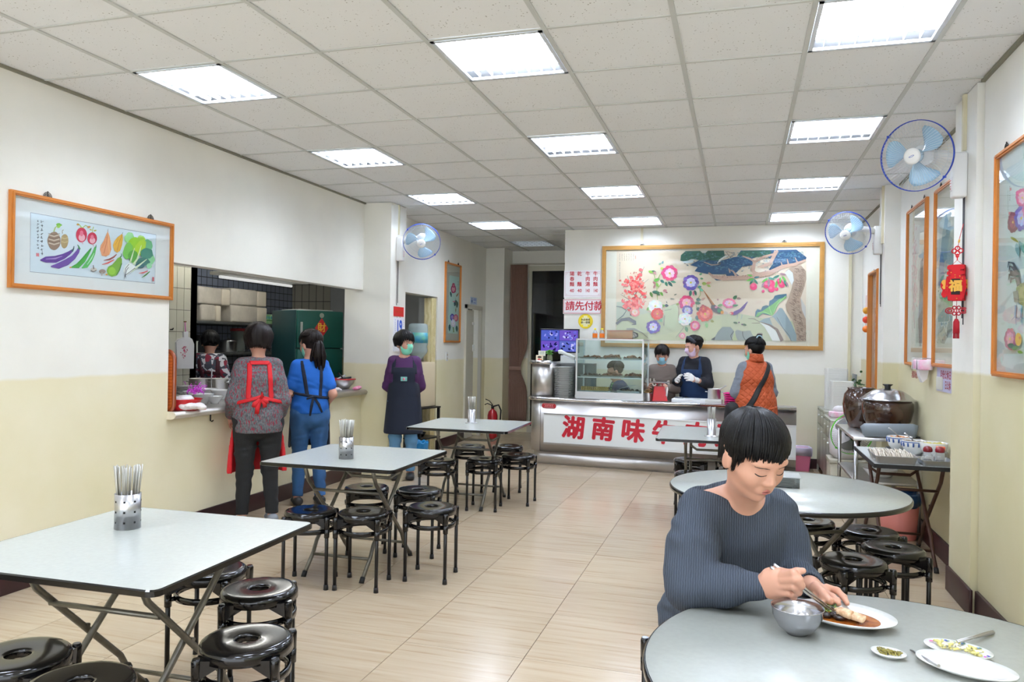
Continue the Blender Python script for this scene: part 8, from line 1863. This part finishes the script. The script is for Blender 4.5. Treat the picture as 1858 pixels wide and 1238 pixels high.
# --- B: blue T-shirt, navy apron, ponytail
th = th_of((-.62, .78)); J = skeleton(1.51, .98, .03, {'L': ((-.215, -.0, 1.01), (-.20, .20, .96)), 'R': ((.225, -.05, 1.0), (.20, .14, .90))}, sw=.135, feet=.10)
BLUE = M('blue_tshirt', (22, 94, 180), .85, bump=.2, bs=120, var=.1, vs=5); DENIM = M('blue_denim', (44, 88, 136), .85, var=.35, vs=7, bump=.3, bs=220)
NAVY = M('navy_cloth', (20, 28, 44), .85, bump=.2, bs=150)
MINT = M('mask_mint', (130, 214, 186), .8); MBLUE = M('mask_blue', (150, 206, 226), .8); MLIL = M('mask_lilac', (226, 200, 226), .8)
t, H = person('person with a ponytail in a blue T-shirt and jeans tied with a dark apron', (-3.60, 5.93, 0), th, J, loc_dir(th, (-.93, .30, -.22)), dict(ext=bobext(-.06, .0, .045, .3), hs=1.08, n=80, hair=HAIRN, sweep=.0, seed=5, mask=MINT, gap=lambda p: abs(abs(p)-1.7) < .45), BLUE, DENIM, sleeve=.36, curl=.5, z_hem=.80)
m = MB(); rd = random.Random(5); c = H(0, -.10, .03)
for k in range(46):
    a_ = rd.uniform(0, 6.3); q = rd.uniform(0, .036); dx, dy = q*math.cos(a_), q*math.sin(a_); L = rd.uniform(.20, .34)
    m.tube([c+Vector((dx*.3, dy*.3, 0)), c+Vector((dx, dy-.035, -.05)), c+Vector((dx*1.5+.012*math.sin(k), dy*1.2-.03, -.15)), c+Vector((dx*1.3+.015*math.cos(k), dy-.015, -L+.03)), c+Vector((dx*.6+.02, dy*.5-.01, -L))], [.010, .013, .013, .009, .002], 6)
m.build('ponytail', HAIRN, t); m = MB(); m.tube([c+Vector((.022*math.cos(a), .0, .022*math.sin(a))) for a in [2*PI*i/14 for i in range(14)]], .008, 6, closed=True); m.build('hair_tie', NAVY, t)
patch(t, 'apron_strap', J, NAVY, .021, strap_x(-.035, -.085, .95, 1.26, .016)); patch(t, 'apron_strap', J, NAVY, .021, strap_x(.075, .085, .95, 1.24, .014))
patch(t, 'apron_tie', J, NAVY, .022, lambda X, Y, Z: np.maximum(slab(Z+.15*X, .945, .968), Y-.02))
m = MB(); b0 = Vector((.01, -.125, .955))
for (a_, l) in ((-.15, .17), (.5, .16), (-1.2, .06), (1.4, .06)): m.tube([b0, b0+Vector((l*math.sin(a_)*.6, -.008, -l*math.cos(a_)*.5)), b0+Vector((l*math.sin(a_), .004, -l*math.cos(a_)))], [(.008, .004), (.012, .004), (.008, .003)], 6, flat=(1, 0, 0))
m.build('apron_knot', NAVY, t)
patch(t, 'apron_bib', J, NAVY, .022, lambda X, Y, Z: np.maximum(.012-Y-.0*X, slab(Z, .86, 1.10)))
mk('apron_skirt', t, M('apron_dots', (28, 32, 40), .85), [Cap((0, 0, .92), (0, .02, .52), (.165, .13), (.18, .14), k=.03)], .010, .02, 0, lambda X, Y, Z: np.maximum(np.maximum(-(((X/.158)**2+((Y-.01)/.122)**2)**.5-1)*.12, -Y+.0), slab(Z, .50, .92)))
# --- C: purple top, navy apron, mint mask, hands behind the back
th = th_of((.40, -.92)); J = skeleton(1.53, 1.0, .0, {'L': ((-.205, -.07, .99), (-.09, -.15, .86)), 'R': ((.205, -.07, .99), (.09, -.15, .86))}, sw=.138, feet=.08)
PURP = M('purple_top', (74, 36, 84), .85, bump=.15, bs=150); LDEN = M('light_denim', (98, 146, 182), .85, var=.25, vs=7, bump=.2, bs=220)
t, H = person('person in a purple top, navy apron and mint mask standing by the left pillar', (-3.36, 7.36, 0), th, J, loc_dir(th, (.90, -.42, -.05)), dict(ext=bobext(-.004, .055, .06, .7), hs=1.12, n=120, hair=HAIRB, sweep=.5, seed=8, lockr=.009, mask=MINT), PURP, LDEN, sleeve=.62, curl=.4, shoes=M('shoe_black'))
patch(t, 'apron_bib', J, NAVY, .021, lambda X, Y, Z: np.maximum(np.maximum(np.abs(X)-(.115+np.maximum(0, 1.02-Z)*1.5), .0-Y-np.maximum(0, .98-Z)*.5), slab(Z, .80, 1.17)))
patch(t, 'apron_strap', J, NAVY, .020, strap_x(-.115, -.10, 1.10, 1.30, .020, False, .0)); patch(t, 'apron_strap', J, NAVY, .020, strap_x(.115, .10, 1.10, 1.30, .020, False, .0))
mk('apron_skirt', t, NAVY, [Cap((0, 0, .95), (0, .0, .50), (.165, .125), (.205, .15), k=.03)], .009, .02, 0, lambda X, Y, Z: np.maximum(slab(Z, .48, .96), -Y-.05))
m = MB(); m.box((-.033, .127, 1.03), (.033, .131, 1.075), bev=.0015); o = m.build('apron_badge', M('badge_teal', (110, 170, 160), .5), t); m = MB(); m.ell((0, .132, 1.052), (.012, .003, .014), 10); m.build('badge_mark', M('badge_pink', (220, 120, 140), .5), t)
# --- E: floral blouse in the kitchen
th = th_of((-.50, .87)); J = skeleton(1.50, 1.08, .04, {'L': ((-.22, .0, .98), (-.18, .2, .9)), 'R': ((.22, .0, .98), (.18, .2, .9))}, sw=.145)
FLO = M('floral_blouse', (70, 76, 90), .85); N, L = nodes_of(FLO); b = N['Principled BSDF']; tc = N.new('ShaderNodeTexCoord'); vo = N.new('ShaderNodeTexVoronoi'); vo.inputs['Scale'].default_value = 20; L.new(tc.outputs['Object'], vo.inputs['Vector']); cr = N.new('ShaderNodeValToRGB'); cr.color_ramp.interpolation = 'CONSTANT'
for i, (p_, cc) in enumerate(((0, (60, 62, 76)), (.35, (206, 206, 214)), (.47, (66, 70, 84)), (.56, (140, 40, 62)), (.62, (66, 70, 84)), (.84, (190, 176, 150)))):
    e_ = cr.color_ramp.elements[0] if i == 0 else cr.color_ramp.elements.new(p_); e_.position = p_; e_.color = rgb(cc)
nz = N.new('ShaderNodeTexNoise'); nz.inputs['Scale'].default_value = 22; nz.inputs['Detail'].default_value = 4; L.new(tc.outputs['Object'], nz.inputs['Vector']); mi = N.new('ShaderNodeMix'); mi.data_type = 'RGBA'; mi.inputs[0].default_value = .45; L.new(vo.outputs['Color'], mi.inputs[6]); L.new(nz.outputs['Color'], mi.inputs[7]); L.new(mi.outputs[2], cr.inputs[0]); L.new(cr.outputs[0], b.inputs['Base Color'])
MARN = M('maroon_apron', (64, 18, 34), .8)
t, H = person('person in a floral blouse with a maroon apron seen from behind in the kitchen', (-5.50, 7.0, 0), th, J, loc_dir(th, (-.5, .85, -.3)), dict(ext=bobext(.0, .06, .07), hs=1.1, n=90, hair=HAIRB, sweep=.2, seed=4), FLO, BLACKT, sleeve=.95, loose=.018)
patch(t, 'apron_strap', J, MARN, .027, strap_x(-.02, -.10, .93, 1.22, .020)); patch(t, 'apron_strap', J, MARN, .027, strap_x(.11, .10, .93, 1.22, .020)); patch(t, 'apron_band', J, MARN, .028, lambda X, Y, Z: np.maximum(np.maximum(np.abs(X-.05)-.08, slab(Z+.1*X, 1.055, 1.09)), Y))
# --- people behind the counter
TAUPE = M('taupe_sweater', (122, 110, 102), .9, bump=.2, bs=120)
th = th_of((.05, -1)); J = skeleton(1.43, 1.0, .06, {'L': ((-.22, .06, 1.0), (-.10, .26, 1.02)), 'R': ((.22, .03, 1.02), (.19, .26, 1.02))}, sw=.14)
t, H = person('person in a taupe sweater and blue mask behind the counter, next to the display case', (-.90, 9.47, 0), th, J, loc_dir(th, (.12, -1, -.38)), dict(ext=bobext(.004, .055, .05), hs=1.06, n=100, hair=HAIRN, sweep=.2, seed=9, mask=MBLUE), TAUPE, BLACKT, sleeve=.97, loose=.018)
for s_, z_ in (('Un jaic', 1.005), ('Y  ea', .94)): text_mesh('shirt_print', s_, .085, M('print_cream', (232, 226, 214), .7), t, frame_mtx(Vector((.02, .142, z_)), (-1, 0, 0), (0, .22, 1)), ext=.002, bold=.004)
DNAVY = M('navy_apron_denim', (24, 52, 92), .85, var=.2, vs=20, bump=.2, bs=200); BLKS = M('black_sweatshirt', (22, 24, 32), .9, bump=.2, bs=120)
th = th_of((-.30, -.95)); J = skeleton(1.545, 1.08, .05, {'L': ((-.225, .10, 1.0), (-.12, .30, 1.06)), 'R': ((.235, .08, 1.0), (.13, .30, 1.045))}, sw=.15)
GLOVE = M('white_glove', (222, 220, 218), .5)
t, H = person('person in a navy apron, black headband and lilac mask behind the counter', (-.50, 9.46, 0), th, J, loc_dir(th, (-.86, -.50, -.22)), dict(ext=bobext(-.05, -.01, .0, .5), hs=1.03, n=90, hair=HAIRB, sweep=.1, seed=10, mask=MLIL, gap=lambda p: abs(abs(p)-1.75) < .4), BLKS, BLACKT, sleeve=.72, loose=.022, curl=.25)
for i, q in enumerate('LR'):
    d = J['w'+q]-J['E'+q]; mk('glove', t, GLOVE, hand(J['w'+q], d, (1 if q == 'L' else -1, 0, -.3), J['s'], .25, thumb=1 if q == 'L' else -1)+[Cap(J['w'+q]-d.normalized()*.035, J['w'+q], .03, .026)], .006, .012, .0025)
patch(t, 'apron_bib', J, DNAVY, .031, lambda X, Y, Z: np.maximum(np.maximum(np.abs(X)-(.12+np.maximum(0, 1.05-Z)*1.2), .0-Y), slab(Z, .74, 1.16)))
for e in (-1, 1): patch(t, 'apron_strap', J, DNAVY, .030, strap_x(e*.115, e*.10, 1.10, 1.32, .020, False, -.02))
hm = MB(); pts = [H(.083*math.cos(a), .052+.0*math.sin(a)-.035*(1-abs(math.sin(a))), .045+.070*math.sin(a)) for a in [PI*i/14 for i in range(15)]]; hm.tube(pts, [(.022, .006)]*15, 8, flat=(0, 1, 0)); hm.build('headband', M('headband_grey', (56, 62, 74), .6), t)
m = MB(); m.ell((.075, .125, 1.13), (.012, .005, .012), 10); m.build('apron_button', WHITEP, t)
# man behind the display case, seated sideways
th = th_of((-.93, -.30)); J = skeleton(1.50, 1.15, .08, {'L': ((-.23, .12, .98), (-.10, .30, .92)), 'R': ((.23, .12, .98), (.12, .30, .92))}, sw=.16)
dz = -.28
for kx in ('P', 'W', 'C', 'N', 'H', 'SL', 'SR', 'EL', 'ER', 'wL', 'wR', 'hL', 'hR'): J[kx].z += dz
for e, q in ((-1, 'L'), (1, 'R')): J['K'+q] = Vector((e*.12, .36, .47)); J['A'+q] = Vector((e*.12, .33, .075))
GSTR = wave_mat('green_striped_knit', (52, 92, 66), (120, 160, 110), 10, 'Z', .9, .3, .2); NJ = M('navy_jacket', (44, 54, 84), .7, bump=.2, bs=40)
t, H = person('person with short dark hair seated behind the display case in a green striped sweater', (-1.36, 9.50, 0), th, J, loc_dir(th, (-.95, -.25, -.35)), dict(ext=bobext(-.05, -.02, .02, .9), hs=1.02, n=80, hair=HAIRB, sweep=.3, seed=12), GSTR, BLACKT, sleeve=.55, loose=.016, z_hem=.50)
jk = torso(J)
for q in 'LR': jk += armp(J, q, 0, .95, 1.15)
mk('jacket', t, NJ, jk, .009, .03, .028, lambda X, Y, Z: np.maximum(np.maximum(.52-Z, .075-np.sqrt(X**2+(Y-J['N'].y-.02)**2+(Z-J['N'].z-.035)**2)), np.minimum(.085-np.abs(X), Y-.06)))
m = MB(); m.tube([(0, 0, .0), (0, 0, .48)], .03, 8); m.lathe([(0, .42), (.16, .42), (.165, .45), (0, .455)], n=24); m.lathe([(0, 0), (.16, 0), (.15, .02), (0, .025)], n=24); tag(m.build('counter_stool', BLACKP, None, loc=(-1.36, 9.50, -.0)), 'black stool behind the counter under the person at the display case', 'stool')
# --- I: orange quilted vest customer
th = th_of((-.38, .92)); J = skeleton(1.52, 1.12, .03, {'L': ((-.235, .04, .99), (-.16, .24, 1.0)), 'R': ((.225, .04, .99), (.16, .26, .98))}, sw=.145)
GREYS = M('grey_marl', (122, 128, 138), .9, var=.15, vs=40, bump=.2, bs=150)
t, H = person('person in an orange quilted vest with a black shoulder bag at the counter', (.17, 8.33, 0), th, J, loc_dir(th, (-.80, .58, -.2)), dict(ext=bobext(-.06, -.03, -.005, .3), hs=1.07, n=90, hair=HAIRB, sweep=0, seed=13, mask=MINT, gap=lambda p: abs(abs(p)-1.7) < .35), GREYS, DENIM, sleeve=.95, loose=.016)
ORQ = M('orange_quilt', (180, 78, 34), .7); N, L = nodes_of(ORQ); b = N['Principled BSDF']; tc = N.new('ShaderNodeTexCoord'); mp = N.new('ShaderNodeMapping'); mp.inputs['Rotation'].default_value = (0, PI/4, 0); mp.inputs['Scale'].default_value = (1, 0, 1); L.new(tc.outputs['Object'], mp.inputs[0])
sx = N.new('ShaderNodeSeparateXYZ'); L.new(mp.outputs[0], sx.inputs[0]); hs_ = []
for o_ in ('X', 'Z'):
    a_ = N.new('ShaderNodeMath'); a_.operation = 'MULTIPLY'; a_.inputs[1].default_value = PI/.045; L.new(sx.outputs[o_], a_.inputs[0]); s_ = N.new('ShaderNodeMath'); s_.operation = 'SINE'; L.new(a_.outputs[0], s_.inputs[0]); q_ = N.new('ShaderNodeMath'); q_.operation = 'ABSOLUTE'; L.new(s_.outputs[0], q_.inputs[0]); p_ = N.new('ShaderNodeMath'); p_.operation = 'POWER'; p_.inputs[1].default_value = .4; L.new(q_.outputs[0], p_.inputs[0]); hs_.append(p_)
mm_ = N.new('ShaderNodeMath'); mm_.operation = 'MINIMUM'; L.new(hs_[0].outputs[0], mm_.inputs[0]); L.new(hs_[1].outputs[0], mm_.inputs[1]); bp = N.new('ShaderNodeBump'); bp.inputs['Distance'].default_value = .008; L.new(mm_.outputs[0], bp.inputs['Height']); L.new(bp.outputs[0], b.inputs['Normal'])
mk('vest', t, ORQ, torso(J)+[Cap((0, -.02, .86), (0, -.02, .66), (.16, .13), (.19, .15), k=.05)], .008, .04, .034, lambda X, Y, Z: np.maximum(np.maximum(.60-Z, np.abs(X)-(.155+.06*np.clip((1.15-Z)/.3, 0, 1)*1.5)), -.052-.0+np.minimum(0, 0*X)+ (.052+.05-np.sqrt(X**2+(Y-.04)**2+(Z-1.37)**2))))
mk('vest_collar', t, ORQ, [Cap((0, -.005, 1.315), (0, .0, 1.36), .074, .066)], .006, .01, .0, lambda X, Y, Z: np.maximum(.056-np.sqrt(X**2+Y**2), slab(Z, 1.29, 1.37)))
BAGB = M('bag_black', (20, 20, 22), .7)
patch(t, 'bag_strap', J, BAGB, .046, lambda X, Y, Z: np.maximum(np.maximum(np.abs(X*.86-(Z-1.06)*.52)-.024, slab(Z, .80, 1.31)), Y-.05), [Cap((0, -.02, .86), (0, -.02, .66), (.16, .13), (.19, .15), k=.05)])
mk('shoulder_bag', t, BAGB, [Cap((-.24, .02, .80), (-.24, .02, .64), (.07, .10), (.08, .13), side=(1, 0, 0))], .009, .02, 0)
m = MB(); rd = random.Random(6); c = H(0, -.075, .115)
for k in range(26): a_ = rd.uniform(0, 6.3); q = rd.uniform(.008, .03); m.tube([c+Vector((q*math.cos(b_+a_), q*math.sin(b_+a_)*.7, .028*math.sin(b_*1.0+k))) for b_ in (0, .6, 1.2, 1.8)], [.005, .010, .010, .003], 6)
m.build('hair_bun', HAIRB, t); m = MB(); m.tube([c+Vector((.03*math.cos(a), -.02, .03*math.sin(a)-.01)) for a in [PI*i/8 for i in range(9)]], .007, 6); m.build('hair_clip', M('clip_pale', (170, 200, 214), .3, coat=.5), t)
m = MB(); m.cyl((.06, -.172, .80), (.06, -.18, .80), .011, n=12); m.build('pocket_button', BLACKP, t)
patch(t, 'pocket_flap', J, ORQ, .042, lambda X, Y, Z: np.maximum(np.maximum(np.abs(X-.10)-.075, slab(Z-.15*(X-.1), .80, .825)), Y), [Cap((0, -.02, .86), (0, -.02, .66), (.16, .13), (.19, .15), k=.05)])
# ============================================================= SEATED WOMAN IN THE FOREGROUND
W0 = V(1285, 1110, 2.62); W0.z = 0
def fp(px, py, d): return V(px, py, d)-W0
fgw = thing('person', 'person with short black hair in a blue-grey knit sweater eating at the front round table', 'person', W0, 0)
Hc = fp(1368, 826, 2.24); fd = Vector((.50, -.66, -.46)).normalized()
SKF = M('skin_face', (202, 152, 128), .48, var=.06, vs=12, spec=.4, sub=.15)
def fgext(ph):
    if abs(ph) < .95: return -.018+.020*(ph+.95)/1.9
    a = abs(ph); return .012+min(1, (a-.95)/.25)*.055 if a < 1.75 else .067+.028*min(1, (a-1.75)/.8)
hp, HH = head(fgw, Hc, fd, 1.06, roll=.02, fine=True, ext=fgext, n=230, hair=HAIRB, seed=2, sweep=.7, lockr=.0052, gap=lambda p: -2.05 < p < -1.42, hs=.99, skin=SKF)
SRj, SLj = fp(1266, 924, 2.34), fp(1412, 928, 2.55); ERj, ELj = fp(1247, 1066, 2.235), fp(1440, 1046, 2.47); WRj, WLj = fp(1380, 1064, 2.145), fp(1472, 1062, 2.29)
CH = fp(1336, 985, 2.49); WA = fp(1306, 1085, 2.57); PE = fp(1290, 1128, 2.62); NK = fp(1338, 906, 2.44)
sd = (SLj-SRj).normalized(); KR, KL = PE+Vector((.17, -.36, -.02)), PE+Vector((.38, -.24, -.02)); ARj, ALj = Vector((KR.x+.04, KR.y+.10, .075)), Vector((KL.x, KL.y+.12, .075))
tor = [Cap(PE, WA, (.155, .11), (.14, .10), side=sd, k=.05), Cap(WA, CH, (.135, .095), (.15, .105), side=sd, k=.05), Cap(CH, NK-Vector((0, 0, .03)), (.15, .10), (.085, .065), side=sd, k=.06), Cap(SRj.lerp(SLj, .16)-Vector((0, 0, .012)), SRj.lerp(SLj, .84)-Vector((0, 0, .012)), (.058, .05), side=(0, 0, 1), k=.06)]
bp = hp+[Cap(NK-Vector((0, 0, .05)), Hc+Vector((-.022, .036, -.065)), (.054, .050), (.049, .050), side=sd, k=.035), Cap(NK+sd*.0-Vector((0, 0, .03)), SRj.lerp(NK, .25), .040, .036, k=.05), Cap(NK-Vector((0, 0, .03)), SLj.lerp(NK, .25), .040, .036, k=.05)]+tor
for s_, e_, w_ in ((SRj, ERj, WRj), (SLj, ELj, WLj)): bp += [Cap(s_, e_, .045, .037, k=.03), Cap(e_, w_, .038, .0245, k=.02)]
hl, hr = PE+sd*.08, PE-sd*.08
for a_, b_, c_ in ((hr, KR, ARj), (hl, KL, ALj)): bp += [Cap(a_, b_, .08, .058, k=.03), Cap(b_, c_, .055, .036, k=.02), Cap(c_-Vector((0, -.03, .03)), c_+Vector((.02, -.13, -.045)), .032, .024)]
# right hand: half-closed fist holding the chopsticks, drawn finger by finger
def px3(x, y, d): return fp(x, y, d)
rh = [Cap(WRj, px3(1412, 1056, 2.10), (.026, .020), (.036, .024), side=(0, 0, 1), k=.02), Cap(px3(1398, 1060, 2.115), px3(1424, 1058, 2.09), (.038, .022), (.036, .022), side=(0, 0, 1), k=.02)]
for (a0, a1, a2, a3), r in (((px3(1420, 1044, 2.075), px3(1440, 1040, 2.04), px3(1451, 1052, 2.03), px3(1448, 1066, 2.05)), .0098), ((px3(1420, 1054, 2.07), px3(1444, 1053, 2.03), px3(1454, 1063, 2.03), px3(1447, 1074, 2.05)), .0098), ((px3(1418, 1065, 2.075), px3(1440, 1066, 2.04), px3(1449, 1075, 2.045), px3(1440, 1082, 2.065)), .0092), ((px3(1412, 1075, 2.085), px3(1432, 1078, 2.06), px3(1440, 1085, 2.065), px3(1430, 1090, 2.08)), .0082)):
    rh += [Cap(a0, a1, r*1.05, r, k=.006), Cap(a1, a2, r, r*.95, k=.006), Cap(a2, a3, r*.95, r*.85, k=.006)]
rh += [Cap(px3(1402, 1048, 2.12), px3(1428, 1042, 2.08), .015, .0125, k=.012), Cap(px3(1428, 1042, 2.08), px3(1446, 1038, 2.055), .0122, .011, k=.006), Cap(px3(1446, 1038, 2.055), px3(1457, 1036, 2.04), .0108, .0085, k=.006)]
# left hand lying loosely beside the plate
lh = [Cap(WLj, px3(1492, 1074, 2.235), (.026, .019), (.038, .017), side=sd, k=.02)]
for (a0, a1, a2, a3), r in (((px3(1500, 1066, 2.24), px3(1519, 1072, 2.215), px3(1531, 1084, 2.185), px3(1537, 1095, 2.155)), .0095), ((px3(1494, 1074, 2.225), px3(1510, 1083, 2.20), px3(1519, 1090, 2.17), px3(1522, 1096, 2.15)), .0095), ((px3(1486, 1079, 2.215), px3(1500, 1085, 2.185), px3(1508, 1090, 2.165), px3(1508, 1094, 2.15)), .009), ((px3(1478, 1082, 2.21), px3(1488, 1089, 2.185), px3(1495, 1092, 2.165), px3(1494, 1094, 2.155)), .008)):
    lh += [Cap(a0, a1, r*1.08, r, k=.007), Cap(a1, a2, r, r*.92, k=.006), Cap(a2, a3, r*.92, r*.78, k=.006)]
lh += [Cap(px3(1480, 1064, 2.235), px3(1494, 1078, 2.18), .014, .012, k=.012), Cap(px3(1494, 1078, 2.18), px3(1504, 1090, 2.15), .0115, .009, k=.006)]
mk('body', fgw, SKF, bp+rh+lh, .0036, .016)
KNIT = wave_mat('blue_grey_rib_knit', (60, 66, 76), (74, 82, 93), 46, 'X', .95, 1.6, .5, coords='Object', detail=1)
slv = []
for s_, e_, w_, q in ((SRj, ERj, WRj, 1.0), (SLj, ELj, WLj, .92)): slv += [Cap(s_, s_.lerp(e_, .55), .060, .070*q, k=.05), Cap(s_.lerp(e_, .5), e_, .070*q, .060*q, k=.05), Cap(e_, e_.lerp(w_, .55), .058*q, .054*q, k=.04), Cap(e_.lerp(w_, .55), e_.lerp(w_, .93), .050*q, .034, k=.03), Cap(e_.lerp(w_, .90), e_.lerp(w_, 1.02), .036, .033, k=.01)]
swp = [Cap(p.p0, p.p1, tuple(v+.022 for v in p.r0), tuple(v+.022 for v in p.r1), side=p.sd, k=.07) for p in tor]+slv+[Cap(PE-sd*.10+Vector((-.0, .05, .015)), WA-sd*.05, (.10, .10), (.08, .09), k=.06), Cap(PE+sd*.02+Vector((0, .04, .02)), WA, (.16, .13), (.14, .12), side=sd, k=.06)]
NCK = NK+Vector((.0, 0, .0)); fwd = Vector((.56, -.83, 0)); VB = fp(1366, 924, 2.36)
def nreg(X, Y, Z):
    x, y = X-VB.x, Y-VB.y; u = x*sd.x+y*sd.y; v = (X-NK.x)*fwd.x+(Y-NK.y)*fwd.y
    c = np.sqrt(u*u+.0016)-.04; return np.maximum((Z-(VB.z+.50*c+.9*np.maximum(.03-v, 0)+np.maximum(np.abs(u+.02)-.145, 0)*9))*.85, (PE.z-.045)-Z)
# cuff openings: keep only outside a small sphere at the wrists
sweater = mk('sweater', fgw, KNIT, swp, .0045, .04, 0, nreg, wr=.004, sub=[Cap(WRj.lerp(ERj, .03), WRj+(WRj-ERj)*.5, .028), Cap(WLj.lerp(ELj, .03), WLj+(WLj-ELj)*.5, .028)])
m = MB(); m.tube([SLj.lerp(NK, .42)+Vector((0, .01, .048)), NK.lerp(SLj, .45)+fwd*.055+Vector((0, 0, .018)), CH.lerp(NK, .45)+sd*.06+fwd*.10], [(.006, .002)]*3, 6, flat=sd); m.build('black_strap', BLACKR, fgw)
BEI = M('beige_trousers', (176, 144, 106), .85, bump=.25, bs=120)
lp = [Cap(PE-Vector((0, 0, .03)), PE+Vector((0, 0, .03)), (.165, .12), side=sd)]
for a_, b_, c_ in ((hr, KR, ARj), (hl, KL, ALj)): lp += [Cap(a_, b_, .094, .070, k=.03), Cap(b_, c_, .068, .055, k=.02)]
mk('trousers', fgw, BEI, lp, .008, .03, .004, lambda X, Y, Z: np.maximum(.08-Z, Z-(PE.z+.06)))
for c_ in (ARj, ALj): mk('shoe', fgw, M('shoe_black', (24, 24, 26), .5), [Cap(c_-Vector((0, -.03, .03)), c_+Vector((.02, -.13, -.045)), .032, .024)], .007, .02, .008, lambda X, Y, Z: .004-Z)
tip = on_table(1512, 1112, TZ+.022)
for i, (hx, hy) in enumerate(((1398, 1029), (1404, 1024))):
    A_ = V(hx, hy, 2.10); stick('chopstick', 'metal chopstick in the seated woman\'s right hand, one of her eating pair', (A_.x, A_.y, A_.z), (tip.x+.004*i, tip.y+.012*i, tip.z), (.0040, .0022), grp='pair of chopsticks in the seated woman\'s hand')
